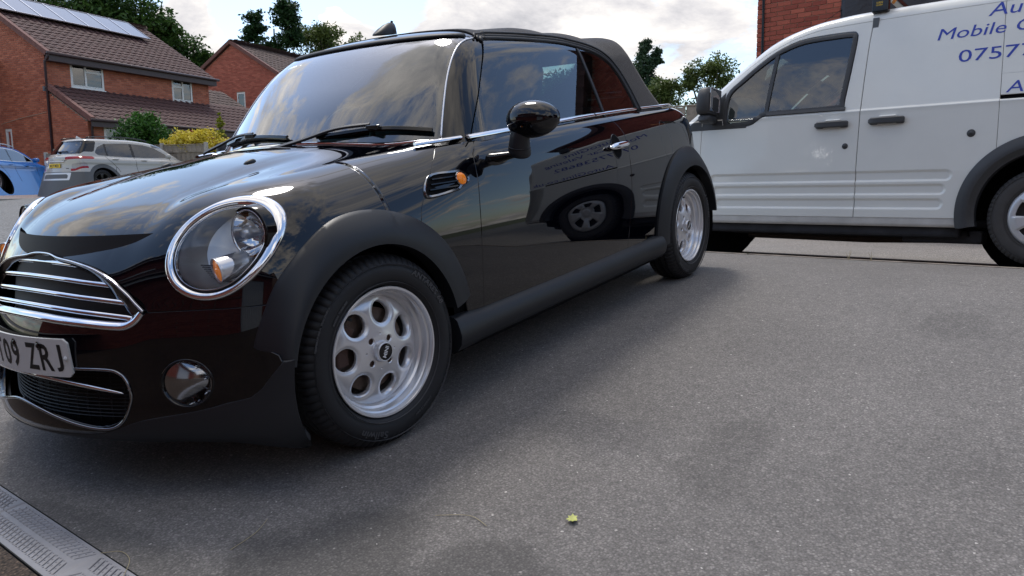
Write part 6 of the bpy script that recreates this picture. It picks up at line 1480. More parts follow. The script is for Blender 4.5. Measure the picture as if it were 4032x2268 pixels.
Vt, Ft = VAN_TEXT['GUARD']; Vt = Vt.copy(); Vt[:, 0] *= .045 / Vt[:, 0].max(); Vt[:, 1] *= .010 / Vt[:, 1].max()
o = mesh_obj('rack_label', np.stack([1.127 - Vt[:, 0], np.full(len(Vt), .8015), 1.828 + Vt[:, 1]], 1), [f[::-1] for f in Ft], yel, rk); o.matrix_local = VM
g = Geo(); g.tube([(1.02, .78, 1.835), (.985, .77, 1.90), (.94, .74, 1.975)], .011, 8); o = g.build('orange_strap', principled('orange_strap', (.80, .30, .06), rough=.6), None, True); o.matrix_world = VM; tag(o, 'short orange strap tied beside the roof bar foot on the van', 'strap')
# cabin: seats, dash, visor, bulkhead
g = Geo(); g.box((1.12, 0, 1.02), (.04, 1.6, 1.45)); g.build('bulkhead', principled('bulkhead_grey', (.10, .11, .12), rough=.7), van)
for yy in (-.40, .40):
    g = Geo(); g.box((1.36, yy, .92), (.15, .48, .62)); bevel(g.build('front_seat', seat_m, van), .05, 3); g = Geo(); g.box((1.34, yy, 1.36), (.10, .26, .18)); bevel(g.build('headrest', seat_m, van), .04, 3); g = Geo(); g.box((1.66, yy, .66), (.5, .5, .14)); bevel(g.build('seat_cushion', seat_m, van), .05, 3)
    g = Geo(); g.box((1.92, yy, 1.50), (.16, .36, .018), rot=np.array([[.8, 0, .6], [0, 1, 0], [-.6, 0, .8]])); bevel(g.build('sun_visor', principled('visor_grey', (.20, .22, .22), rough=.8), van), .008, 2)
g = Geo(); g.prism([(2.25, .70), (2.15, .95), (2.28, 1.06), (2.75, 1.10), (2.8, .7)], -.72, .72, ax='y'); bevel(g.build('dashboard', MATS['dash_plastic'], van), .03, 3)
t = np.linspace(0, 2 * math.pi, 36); g = Geo(); g.tube(np.stack([2.05 + .08 * np.sin(t), -.40 + .19 * np.cos(t), 1.02 + .17 * np.sin(t)], 1), .014, 8, caps=False); g.tube([(2.05, -.57, 1.02), (2.08, -.40, 1.0), (2.05, -.23, 1.02)], .02, 8); g.build('steering_wheel', rubber, van, True)
g = Geo(); g.box((1.75, 0, .55), (1.3, 1.55, .05)); g.build('cab_floor', dark, van)
# wheels with silver covers
def van_wheel(x, y, side, spin):
    w = bpy.data.objects.new('wheel', None); COL.objects.link(w); w.parent = van; w.location = (x, y, .317); w.rotation_euler = (0, 0, math.pi if side > 0 else 0)
    t = tyre(w, .322, .202, .19, 64, [], principled('van_tyre', (.050, .048, .047), rough=.75, var=(10, .15, 4)), MATS['van_tyre'] if 'van_tyre' in MATS else None); t.location = (0, .09, 0)
    nr, na = 30, 180; rads = np.linspace(.003, .203, nr); an = 2 * math.pi * np.arange(na) / na; V = np.zeros((nr, na, 3)); V[:, :, 0] = rads[:, None] * np.cos(an); V[:, :, 2] = rads[:, None] * np.sin(an)
    V[:, :, 1] = interp(rads, [0, .03, .045, .12, .17, .195, .203], [-.012, -.012, -.004, -.014, -.016, -.008, .004])[:, None] - .010 * (np.cos(5 * an) > .2)[None, :] * sstep(rads, .05, .09)[:, None] * (1 - sstep(rads, .15, .18))[:, None]
    VV = V.reshape(-1, 3); du = np.gradient(V, axis=0).reshape(-1, 3); dv = (np.roll(V, -1, 1) - np.roll(V, 1, 1)).reshape(-1, 3); Nn = np.cross(du, dv); Nn *= np.where(Nn[:, 1:2] > 0, -1, 1)
    F = [(i * na + j, i * na + (j + 1) % na, (i + 1) * na + (j + 1) % na, (i + 1) * na + j) for i in range(nr - 1) for j in range(na)]; c = np.cross(VV[F[500][1]] - VV[F[500][0]], VV[F[500][2]] - VV[F[500][0]])
    if c[1] > 0: F = [f[::-1] for f in F]
    S = Surf(VV, Nn, F)
    for k in range(5):
        a = 2 * math.pi * (k + .5) / 5 + .0
        def hole(V, a=a):
            th = np.arctan2(V[:, 2], V[:, 0]) - a; th = (th + np.pi) % (2 * np.pi) - np.pi; r_ = np.hypot(V[:, 0], V[:, 2])
            return np.maximum(np.abs(th) * r_ - (.022 + (r_ - .07) * .33), np.maximum(.075 - r_, r_ - .158))
        S = S.cut(hole)
    o = S.build('wheel_cover', principled('cover_silver', (.55, .56, .58), rough=.3, metal=.3), w, .02); o.rotation_euler = (0, spin, 0)
    g = Geo(); g.lathe([(0, .04), (.16, .045), (.205, .03)], 40); g.build('steel_wheel', principled('black_steel', (.02, .02, .022), rough=.5), w, True)
van_wheel(0, .865, 1, .35); van_wheel(2.912, .865, 1, 1.0); van_wheel(0, -.865, -1, .3); van_wheel(2.912, -.865, -1, .8)
# ================================================================== parked cars in front of the left house (frames: x forwards from rear axle, y left, z up)
def small_car(e, P, cols):
    """P: profile dictionary; cuts the same skin into body, glass, cladding and lamps"""
    wb, hw = P['wb'], P['hw']
    def fc(Q):
        x, y, z = Q.T; ay = np.abs(y)
        lo_s = ay - (hw - .09 * np.maximum(z - .72, 0) ** 1.0 * .7 - .10 * np.maximum(.5 - z, 0) + P.get('crease', .010) * np.exp(-((z - P['cz']) / .06) ** 2) - .035 * np.maximum(x - wb + .1, 0) ** 2 * 1.2 - .10 * np.maximum(-.15 - x, 0) ** 2)
        lo_t = z - interp(x, *P['deck']) + .05 * (ay / hw) ** 2; fr = x - (P['xf'] - .32 * y * y - .30 * np.maximum(z - .65, 0)); re = P['xr'] + .20 * y * y + P['tail'](z) - x
        a = smax(smax(lo_s, fr, .22), re, P.get('kr', .16)); a = smax(a, lo_t, .10); a = smax(a, P['zb'] - z, .06)
        b_s = ay - (P['gh'] - .42 * (z - 1.0)); b_t = z - interp(x, *P['roof']) + .07 * y * y; b = smax(b_s, b_t, .12); b = smax(b, P['rg'](z) + .25 * y * y - x, .08)
        return -smax(-a, -b, .03)
    sk = wrap(fc, .0, wb + .1, .72, 26, 90, 26, 150)
    sk_n = lambda nm, S, m, off=0.0: (S.offset(off) if off else S).build(nm, m, e, 0) if len(S.F) else None
    wx = [(0, P['wr']), (wb, P['wr'])]
    archg = lambda r_: (lambda V: np.minimum(np.hypot(V[:, 0], V[:, 2] - P['wr']), np.hypot(V[:, 0] - wb, V[:, 2] - P['wr'])) - r_)
    S = sk.cut(lambda V: archg(P['wr'] + .05)(V) + (np.abs(V[:, 1]) < .5) * 1.0)
    sw = np.array(P['swin']); g1 = lambda V: np.where(np.abs(V[:, 1]) > .45, polyd(V[:, [0, 2]], sw), -1.)
    g2 = P['rwin']; g3 = lambda V: np.minimum(np.minimum(V[:, 2] - P['wz0'], P['wz1'] - V[:, 2]), np.minimum(.62 - np.abs(V[:, 1]) * .95, V[:, 0] - P['wx']))
    sk_n('windscreen', S.cut(g3), cols['glass']); S = S.cut(lambda V: -g3(V))
    sk_n('rear_window', S.cut(g2), cols['rglass']); S = S.cut(lambda V: -g2(V))
    W_ = S.cut(g1); S = S.cut(lambda V: -g1(V))
    for a, b in P['panes']: 
        w_ = W_.cut(lambda V: V[:, 0] - a).cut(lambda V: b - V[:, 0]); lr(w_, 'side_window', cols['glass'], 0, e)
    W_.cut(lambda V: -np.max([np.minimum(V[:, 0] - a, b - V[:, 0]) for a, b in P['panes']], axis=0)).build('window_pillar', cols['pillar'], e, 0)
    for nm, gg, m in P['regions']:
        sk_n(nm, S.cut(gg), m); S = S.cut(lambda V: -gg(V))
    S.build('body', cols['paint'], e, 0)
    sk.offset(-.03).cut(lambda V: -g1(V)).cut(lambda V: -g3(V)).cut(lambda V: -g2(V)).cut(archg(P['wr'] + .03)).build('inner_shell', dark, e, 0)
    def sidept(x, z, s, off=0): 
        x = np.atleast_1d(np.asarray(x, float)); z = np.broadcast_to(np.asarray(z, float), x.shape)
        V = vproj(fc, np.stack([x, np.full_like(x, s * .5), z], 1), (0, -s, 0), .6); N = grad(fc, V); return V + N * off, N
    for s in (-1, 1):
        for ln in P['gaps']:
            L_ = crom(ln, 5); V, N = sidept(L_[:, 0], L_[:, 1], s, .0005); g = Geo(); sweep(g, V, N, [(-.005, -.003), (.005, -.003), (.005, .0015), (-.005, .0015)]); g.build('door_gap', dark, e)
        for hx, hz in P['handles']:
            x = np.linspace(hx - .10, hx + .10, 10); V, N = sidept(x, hz, s, .022); rr = np.sqrt(np.maximum(1 - np.abs(np.linspace(-1, 1, 10)) ** 4, .05)); g = Geo(); sweep(g, V, N, np.array([ellprof(.018 * k, .014 * k, 8) for k in rr])); g.build('door_handle', cols['handle'], e, True)
        if P.get('rail') is not None:
            x = np.linspace(*P['rail'][:2], 24); g = Geo(); zt = interp(x, *P['roof']) + P['rail'][2] * np.sin(np.linspace(0, math.pi, 24)) ** .3 * .045; yy = s * P['rail'][3]; g.tube(np.stack([x, np.full(24, yy), zt], 1), .016, 8); g.build('roof_rail', P['rail'][4], e, True)
        mx = P['mirror']; g = Geo(); n = 16; V = []
        for t_, k in ((-.11, .3), (-.09, .8), (0, 1), (.08, .92), (.11, .4)):
            for q in range(n): a = 2 * math.pi * q / n; V.append((mx[0] + .05 * k * math.cos(a) + abs(t_) * .2, s * (mx[1] + t_), mx[2] + .07 * k * math.sin(a)))
        F = [(i * n + q, i * n + (q + 1) % n, (i + 1) * n + (q + 1) % n, (i + 1) * n + q) for i in range(4) for q in range(n)] + [tuple(range(n))[::-1], tuple(4 * n + q for q in range(n))]
        mesh_obj('door_mirror', V, F if s < 0 else [f[::-1] for f in F], cols['mirror'], e, True)
        for wxx in (0, wb):
            w = bpy.data.objects.new('wheel', None); COL.objects.link(w); w.parent = e; w.location = (wxx, s * (hw - .015), P['wr']); w.rotation_euler = (0, 0, 0 if s < 0 else math.pi)
            g = Geo(); r_ = P['wr']; g.lathe([(r_ - .11, .03), (r_ - .105, .0), (r_ - .06, -.006), (r_ - .02, .0), (r_ - .004, .025), (r_, .05), (r_, .18), (r_ - .03, .22)], 48); smooth_by_angle(g.build('tyre', tyre_m, w, True), 50)
            g = Geo(); g.lathe([(r_ - .103, .002), (r_ - .112, .0), (r_ - .122, .02), (r_ - .13, .09)], 48)
            for k in range(5):
                a = 2 * math.pi * k / 5 + .4
                for da in (-.13, .13):
                    g.tube([(.05 * math.cos(a), .03, .05 * math.sin(a)), ((r_ - .15) * math.cos(a + da), .022, (r_ - .15) * math.sin(a + da)), ((r_ - .118) * math.cos(a + da), .014, (r_ - .118) * math.sin(a + da))], [.022, .016, .016], 6)
            g.lathe([(0, .012), (.05, .018), (.065, .035)], 24); g.build('alloy_rim', P['rim'], w, True)
            g = Geo(); g.lathe([(0, .11), (r_ - .12, .11)], 32); g.lathe([(r_ + .06, -.02), (r_ + .06, .30)], 32); g.lathe([(0, .30), (r_ + .06, .30)], 32); g.build('wheel_well', dark, w)
    g = Geo(); g.box((wb / 2, 0, P['zb'] + .07), (wb + 1.0, hw * 1.7, .10)); g.build('underbody', dark, e)
    g = Geo()
    g.box((wb * .55, 0, .55), (1.9, 1.3, .10)); g.build('cabin_floor', dark, e)
    for yy in (-.38, .38):
        g = Geo(); g.box((wb * .58, yy, .88), (.16, .46, .55)); g.box((wb * .56, yy, 1.22), (.10, .26, .18)); bevel(g.build('front_seat', seat_m, e), .04, 2)
        g = Geo(); g.box((wb * .25, yy, .88), (.16, .50, .50)); g.box((wb * .23, yy, 1.18), (.10, .24, .14)); bevel(g.build('rear_seat', seat_m, e), .04, 2)
    return fc, sk, sidept
cg = glass_mat('car_glass', (.16, .22, .24), ior=1.6, boost=1.7)
redl = principled('red_lamp', (.28, .006, .012), rough=.12, spec=.4); clad = principled('grey_cladding', (.085, .088, .092), rough=.5); silver = principled('satin_silver', (.62, .62, .62), rough=.28, metal=.4)
kz = thing('parked_suv', 'silver-grey crossover parked facing away with yellow plate M19 MEH', 'car', loc=(9.253, 20.266, .783), rot=(0, 0, R(5.3)))
def rg_k(z): return interp(z, [.95, 1.05, 1.40, 1.50], [-.72, -.685, -.42, -.36])
kp_ = dict(wb=2.60, hw=.900, wr=.335, xf=3.40, xr=-.790, zb=.24, cz=.86, gh=.80, tail=lambda z: .0 * z + .10 * np.maximum(z - .98, 0) + .05 * np.maximum(.45 - z, 0) + .035 * (1 - sstep(np.abs(z - .52), .0, .16)) * -1, crease=.012, kr=.14,
    deck=([-.9, -.6, 0, 1.5, 2.4, 2.9, 3.3, 3.45], [1.05, 1.06, 1.05, 1.03, 1.02, .98, .88, .78]), roof=([-.5, -.3, .3, 1.0, 1.6, 2.0, 2.35, 2.72, 3.0], [1.515, 1.535, 1.56, 1.56, 1.52, 1.43, 1.22, 1.0, .9]), rg=rg_k,
    swin=[(-.10, 1.14), (.02, 1.30), (.26, 1.405), (.9, 1.44), (1.45, 1.42), (1.80, 1.34), (2.25, 1.09), (2.28, 1.055), (1.4, 1.03), (.5, 1.04), (-.02, 1.07)],
    panes=[(-.08, .22), (.28, 1.02), (1.10, 2.20)], rwin=lambda V: np.minimum(np.minimum(-.22 - V[:, 0], V[:, 2] - 1.12), np.minimum(1.43 - V[:, 2], .60 - .10 * (V[:, 2] - 1.1) - np.abs(V[:, 1]))), wz0=1.06, wz1=1.44, wx=1.75,
    gaps=[[(.18, 1.04), (.22, .95), (.42, .75), (.50, .60)], [(1.06, 1.03), (1.05, .75), (1.06, .42)], [(2.22, 1.03), (2.26, .8), (2.20, .45)], [(.42, .75), (.36, .60)]], handles=[(.42, .955), (1.32, .94)], mirror=(2.02, 1.0, 1.08),
    rail=(-.25, 1.65, 1.0, .60, black_gloss), rim=principled('dark_rim', (.12, .12, .13), rough=.3, metal=.5),
    regions=[('spoiler_shade', lambda V: np.minimum(np.minimum(-.16 - V[:, 0], V[:, 2] - 1.405), np.minimum(1.475 - V[:, 2], .62 - np.abs(V[:, 1]))), black_gloss),
             ('window_surround', lambda V: np.minimum(np.minimum(-.10 - V[:, 0] + .5 * (V[:, 2] - 1.2), V[:, 2] - 1.10), np.minimum(1.47 - V[:, 2], .74 - np.abs(V[:, 1]) - .12 * (V[:, 2] - 1.1))), black_gloss),
             ('rear_lamp', lambda V: np.minimum(np.minimum(-.18 - V[:, 0], .042 - np.abs(V[:, 2] - .985 - .05 * (np.abs(V[:, 1]) - .6))), np.abs(V[:, 1]) - .40), redl),
             ('reflector_lamp', lambda V: np.minimum(np.minimum(-.40 - V[:, 0], .034 - np.abs(V[:, 2] - .655 - .42 * np.maximum(np.abs(V[:, 1]) - .74, 0))), np.abs(V[:, 1]) - .60), redl),
             ('lower_lamp', lambda V: np.minimum(np.minimum(-.42 - V[:, 0], .068 - np.abs(V[:, 2] - .76 - .10 * (np.abs(V[:, 1]) - .7))), np.abs(V[:, 1]) - .62), principled('smoked_lamp', (.30, .28, .29), rough=.15, coat=.6)),
             ('wheel_arch_cladding', lambda V: np.maximum(np.where(np.abs(V[:, 1]) > .55, (.335 + .155) - np.minimum(np.hypot(V[:, 0], V[:, 2] - .335), np.hypot(V[:, 0] - 2.6, V[:, 2] - .335)), -1.), np.where(V[:, 0] > -.45, .42 - V[:, 2], -1.)), clad),
             ('bumper_insert', lambda V: np.minimum(np.minimum(-.3 - V[:, 0], .060 - np.abs(V[:, 2] - .475)), .56 - np.abs(V[:, 1])), clad),
             ('skid_plate', lambda V: np.minimum(np.minimum(-.3 - V[:, 0], .105 - np.abs(V[:, 2] - .475)), .64 - np.abs(V[:, 1])), silver),
             ('lower_bumper', lambda V: np.minimum(-.20 - V[:, 0], .60 - V[:, 2] - .0 * V[:, 1]), clad)])
kf, ksk, ksp = small_car(kz, kp_, dict(paint=principled('silver_grey_paint', (.42, .41, .385), rough=.22, coat=.5), glass=cg, rglass=cg, pillar=black_gloss, handle=principled('silver_grey_paint', (.42, .41, .385)), mirror=principled('silver_grey_paint', (.42, .41, .385))))
def krear(y, z, off=.004):
    y = np.atleast_1d(np.asarray(y, float)); z = np.broadcast_to(np.asarray(z, float), y.shape); V = vproj(kf, np.stack([np.full_like(y, -.5), y, z], 1), (1, 0, 0), .6); N = grad(kf, V); return V + N * off, N
g = Geo(); g.box((-.812, .02, .775), (.012, .52, .112)); plate = g.build('number_plate', principled('yellow_plate', (.80, .56, .02), rough=.4), kz)
Vt, Ft = VAN_TEXT['M19 MEH']; Vt = Vt.copy(); Vt[:, 0] *= .42 / Vt[:, 0].max(); Vt[:, 1] *= .078 / Vt[:, 1].max(); mesh_obj('plate_lettering', np.stack([np.full(len(Vt), -.8195), .02 + .21 - Vt[:, 0], .736 + Vt[:, 1]], 1), Ft, ink, plate)
for s_, yy, zz, hh, ww in (('KONA', -.30, .905, .022, .17), ('hybrid', -.44, .685, .022, .10)):
    Vt, Ft = VAN_TEXT[s_]; Vt = Vt.copy(); Vt[:, 0] *= ww / Vt[:, 0].max(); Vt[:, 1] *= hh / Vt[:, 1].max(); V, _ = krear(yy - Vt[:, 0], zz + Vt[:, 1]); mesh_obj('badge_lettering', V, Ft, black_gloss, kz)
V, N = krear(.02, 1.02, .003); g = Geo(); t = np.linspace(0, 2 * math.pi, 30); g.tube(np.stack([np.full(30, V[0, 0]), .02 + .065 * np.cos(t), 1.02 + .036 * np.sin(t)], 1), .007, 6, caps=False); g.tube([(V[0, 0], .05, .995), (V[0, 0] - .003, .035, 1.02), (V[0, 0], .005, 1.02), (V[0, 0], -.01, 1.045)], .006, 6); g.build('tailgate_emblem', chrome, kz, True)
V, N = krear(np.linspace(.38, -.38, 20), .885, .006); g = Geo(); sweep(g, V, N, [(-.022, -.004), (-.018, .012), (.018, .012), (.026, -.004)]); g.build('tailgate_handle', silver, kz, True)
g = Geo(); V, N = krear(np.array([.30, .1, -.1, -.3]), 1.16, .02); g.tube(V, .012, 6); g.tube([V[1], V[1] + np.array((-.02, -.1, -.03))], .03, 8); g.build('rear_wiper', black_gloss, kz)
g = Geo(); g.prism([(-.16, 1.55), (.02, 1.555), (-.14, 1.635)], -.012, .012, ax='y'); bevel(g.build('roof_fin', silver, kz), .006, 2)
az_ = thing('parked_estate_car', 'bright blue estate car with silver roof rails parked at the left edge', 'car', loc=(7.40, 23.40, .828), rot=(0, 0, R(39.2)))
def rg_a(z): return interp(z, [.95, 1.05, 1.35, 1.42], [-.78, -.72, -.35, -.28])
ap_ = dict(wb=2.63, hw=.885, wr=.322, xf=3.42, xr=-.80, zb=.20, cz=.80, gh=.775, tail=lambda z: .12 * np.maximum(z - .85, 0), crease=.014,
    deck=([-.9, -.6, 0, 1.5, 2.3, 2.9, 3.3, 3.45], [.98, 1.0, .985, .965, .955, .90, .80, .70]), roof=([-.5, -.3, .3, 1.0, 1.5, 1.9, 2.3, 2.65, 3.0], [1.37, 1.395, 1.425, 1.43, 1.395, 1.30, 1.10, .93, .8]), rg=rg_a,
    swin=[(-.30, 1.03), (-.22, 1.17), (.1, 1.30), (.8, 1.345), (1.35, 1.31), (1.75, 1.18), (2.10, 1.01), (2.12, .985), (1.2, .965), (.2, .975), (-.25, .99)], panes=[(-.28, .0), (.05, .92), (1.0, 2.08)],
    rwin=lambda V: np.minimum(np.minimum(-.25 - V[:, 0], V[:, 2] - 1.02), np.minimum(1.33 - V[:, 2], .58 - np.abs(V[:, 1]))), wz0=1.0, wz1=1.33, wx=1.70,
    gaps=[[(.02, .97), (.15, .85), (.38, .65), (.42, .45)], [(.96, .965), (.94, .7), (.95, .35)], [(2.08, .97), (2.14, .75), (2.05, .36)]], handles=[(.72, .845), (1.60, .83)], mirror=(1.92, .98, 1.02), rail=(-.25, 1.55, 1.0, .56, silver), rim=principled('grey_rim', (.30, .27, .27), rough=.35, metal=.5),
    regions=[('window_trim', lambda V: np.where(np.abs(V[:, 1]) > .45, polyd(V[:, [0, 2]], np.array([(-.34, 1.02), (-.25, 1.19), (.1, 1.325), (.8, 1.37), (1.36, 1.335), (1.78, 1.195), (2.15, 1.01), (2.16, .965), (1.2, .945), (.2, .955), (-.28, .97)])), -1.), silver), ('rear_lamp', lambda V: np.minimum(np.minimum(-.45 - V[:, 0], .07 - np.abs(V[:, 2] - .86)), np.abs(V[:, 1]) - .45), redl)])
bp_ = principled('bright_blue_paint', (.003, .13, .44), rough=.2, coat=.6)
small_car(az_, ap_, dict(paint=bp_, glass=cg, rglass=cg, pillar=black_gloss, handle=bp_, mirror=bp_))
# ================================================================== trees, shrubs, fences, drain and small litter
def leaf_mat(name, c1, c2, trans=.25):
    m = bpy.data.materials.new(name); m.use_nodes = True; N, L = nodes(m); b = N['Principled BSDF']; at = N.new('ShaderNodeAttribute'); at.attribute_name = 'tone'
    r = N.new('ShaderNodeMix'); r.data_type = 'RGBA'; L.new(at.outputs['Fac'], r.inputs[0]); r.inputs[6].default_value = (*c1, 1); r.inputs[7].default_value = (*c2, 1); L.new(r.outputs[2], b.inputs['Base Color']); b.inputs['Roughness'].default_value = .5; b.inputs['Specular IOR Level'].default_value = .3
    tl = N.new('ShaderNodeBsdfTranslucent'); L.new(r.outputs[2], tl.inputs[0]); mx = N.new('ShaderNodeMixShader'); mx.inputs[0].default_value = trans; L.new(b.outputs[0], mx.inputs[1]); L.new(tl.outputs[0], mx.inputs[2]); L.new(mx.outputs[0], N['Material Output'].inputs[0]); return m
def foliage(name, parent, centres, n, size, mat, seed=0, up=.35, shape=1.6):
    """centres: list of (x,y,z,rx,ry,rz,weight); leaves gather in clumps near the shell of each lobe"""
    rs = np.random.RandomState(seed); C = np.array(centres, float); w = C[:, 6] / C[:, 6].sum(); k = rs.choice(len(C), n, p=w)
    # clumps
    nc = max(12, n // 45); ck = rs.choice(len(C), nc, p=w); d = rs.randn(nc, 3); d /= np.linalg.norm(d, axis=1, keepdims=True); rad = rs.rand(nc) ** (1 / shape) * .95
    cc = C[ck, :3] + d * rad[:, None] * C[ck, 3:6]; sel = rs.randint(0, nc, n); spread = (C[ck, 3:6].mean(1) * .16)[sel]
    P = cc[sel] + rs.randn(n, 3) * spread[:, None] * np.array((1, 1, .75)); nrm = rs.randn(n, 3); nrm[:, 2] = np.abs(nrm[:, 2]) + up; nrm /= np.linalg.norm(nrm, axis=1, keepdims=True)
    a = np.cross(nrm, rs.randn(n, 3)); a /= np.linalg.norm(a, axis=1, keepdims=True); b = np.cross(nrm, a); s = size * (.6 + rs.rand(n) * .8)
    V = np.stack([P - a * s[:, None], P + b * (s * .45)[:, None] + nrm * (s * .1)[:, None], P + a * s[:, None], P - b * (s * .45)[:, None] + nrm * (s * .1)[:, None]], 1)
    F = np.arange(n * 4).reshape(n, 4); o = mesh_obj(name, V.reshape(-1, 3), F.tolist(), mat, parent); at = o.data.attributes.new('tone', 'FLOAT', 'POINT'); tn = np.clip(rs.rand(nc)[sel] * .6 + rs.rand(n) * .4, 0, 1)
    at.data.foreach_set('value', np.repeat(tn, 4).astype(np.float32)); return o, cc
bark = principled('bark', (.075, .055, .040), rough=.9, var=(8, .3, 5)); bark2 = principled('grey_bark', (.11, .10, .085), rough=.9, var=(8, .3, 5))
def tree(label, base, h, lobes, n, leaf, mat, seed, trunk_r=.22, limbs=9, group='trees beyond the houses', bk=bark, up=.35, shape=1.6):
    t = thing('tree', label, 'tree', group, loc=base); rs = np.random.RandomState(seed)
    L_ = [(x, y, z, a, b, c, w) for x, y, z, a, b, c, w in lobes]; o, cc = foliage('crown', t, L_, n, leaf, mat, seed, up, shape)
    g = Geo(); top = np.average([l[:3] for l in L_], axis=0, weights=[l[6] for l in L_]); T_ = crom([(0, 0, 0), (rs.randn() * .1, rs.randn() * .1, h * .25), (top[0] * .5, top[1] * .5, h * .5), top], 5); g.tube(T_, np.linspace(trunk_r, trunk_r * .3, len(T_)), 9); g.build('trunk', bk, t, True)
    g = Geo()
    for i in rs.choice(len(cc), min(limbs, len(cc)), replace=False):
        s_ = T_[int(len(T_) * (.45 + .4 * rs.rand()))]; e_ = cc[i]; m_ = (s_ + e_) / 2 + rs.randn(3) * .15 + np.array((0, 0, -.1)); P = crom([s_, m_, e_], 5); g.tube(P, np.linspace(trunk_r * .32, .015, len(P)), 6)
    g.build('limbs', bk, t, True); return t
lfA = leaf_mat('leaf_mid_green', (.020, .055, .014), (.075, .150, .030)); lfB = leaf_mat('leaf_dark_green', (.010, .035, .012), (.040, .090, .030)); lfC = leaf_mat('leaf_pale_green', (.06, .10, .025), (.15, .19, .055)); lfD = leaf_mat('conifer_green', (.018, .048, .028), (.060, .105, .050)); lfY = leaf_mat('leaf_yellow', (.42, .36, .03), (.80, .66, .09), .3); lfG = leaf_mat('leaf_glossy_green', (.016, .060, .012), (.075, .190, .030)); lfR = leaf_mat('leaf_dark_red', (.16, .012, .012), (.30, .03, .03)); lfL = leaf_mat('leaf_lime', (.16, .20, .01), (.36, .38, .03))
tree('tall broad green tree rising behind the solar-panelled roof', (22.9, 45.2, .9), 9.5, [(0, 0, 11.4, 3.0, 3.0, 3.0, 3), (1.9, -1.5, 10.2, 1.9, 1.9, 1.6, 1.4), (-1.8, 1.3, 10.6, 2.2, 2.2, 2.0, 1.5), (2.9, -2.6, 9.7, 1.0, 1.0, .9, .5)], 15000, .15, lfA, 1)
tree('rounded mid-green tree between the two brick houses', (27.8, 45.4, .9), 8, [(0, 0, 9.2, 1.9, 1.9, 1.3, 2), (1.2, -1.2, 8.5, 1.3, 1.3, 1.0, 1.2), (-1.2, 1.2, 9.6, 1.1, 1.1, .9, .8), (.8, -.8, 7.4, 1.8, 1.8, 1.2, 1)], 9000, .14, lfA, 2)
tree('tall dark tree with two leafy heads above the far gable', (45.3, 57.6, .9), 14, [(1.0, -1.1, 16.2, 1.35, 1.35, 1.5, 2), (-1.0, 1.0, 15.2, 1.0, 1.0, 1.5, 1.2), (-1.4, 1.4, 14.1, .9, .9, 1.0, .8), (1.2, -1.2, 14.2, 1.1, 1.1, 1.0, 1), (0, 0, 13.4, 1.8, 1.8, .8, .9)], 9500, .17, lfB, 3, limbs=12)
tree('spreading pale olive tree beside the dark two-headed tree', (51.2, 57.2, .9), 14, [(0, 0, 15.2, 2.5, 2.5, 1.3, 2.4), (-1.7, 1.8, 15.2, 1.5, 1.5, 1.2, 1), (2.2, -1.9, 14.4, 1.6, 1.6, 1.1, 1), (0, 0, 13.6, 2.9, 2.9, .9, 1.2)], 8000, .16, lfC, 4, limbs=16, bk=bark2, shape=1.2)
tree('tall pointed grey-green conifer behind the soft top', (55.2, 24.1, .3), 11, [(0, .1, 11.3, .55, .55, 1.2, .8), (.2, -.9, 10.6, .5, .5, .9, .5), (0, 0, 9.6, 1.1, 1.25, 1.3, 1.8), (0, 0, 7.8, 1.2, 1.5, 1.6, 2), (0, 0, 5.6, 1.3, 1.7, 1.8, 2)], 14000, .13, lfD, 5, group='trees behind the back fence', limbs=6, up=0)
tree('smaller bushy olive-green tree right of the pointed conifer', (51.3, 20.6, .3), 7, [(0, 0, 7.4, 1.2, 1.35, 1.3, 2), (.2, .8, 6.0, 1.2, 1.4, 1.3, 1.6), (0, -.3, 4.8, 1.5, 1.9, 1.4, 1.8)], 9500, .12, lfC, 6, group='trees behind the back fence', limbs=14, bk=bark2)
tree('open-crowned olive tree with dark branches left of the brick wall', (53.2, 18.4, .3), 8, [(0, -.6, 8.9, 1.5, 1.9, 1.05, 2.2), (0, 1.1, 8.2, 1.0, 1.1, .9, 1), (0, -1.3, 7.9, 1.1, 1.2, .9, 1), (0, -.2, 6.2, 1.3, 2.0, .9, 1.0), (0, .8, 4.6, 1.2, 1.7, 1.0, 1)], 9500, .12, lfC, 7, group='trees behind the back fence', limbs=26, bk=bark2, shape=1.1)
tree('leafy green tree seen through the convertible rear window', (46.8, 26.6, .3), 7, [(0, 0, 7.6, 2.2, 2.4, 1.3, 2), (0, 1.6, 7.2, 1.6, 1.6, 1.2, 1), (0, -1.9, 7.4, 1.6, 1.6, 1.2, 1), (0, 0, 5.4, 2.8, 3.2, 1.8, 2)], 9000, .15, lfA, 8, group='trees behind the back fence')
tree('rounded green tree hidden mostly by the convertible roof', (50.0, 33.0, .3), 7, [(0, 0, 6.6, 2.4, 2.6, 1.6, 2), (0, 0, 4.6, 2.8, 3.2, 1.8, 2)], 6000, .17, lfB, 9, group='trees behind the back fence')
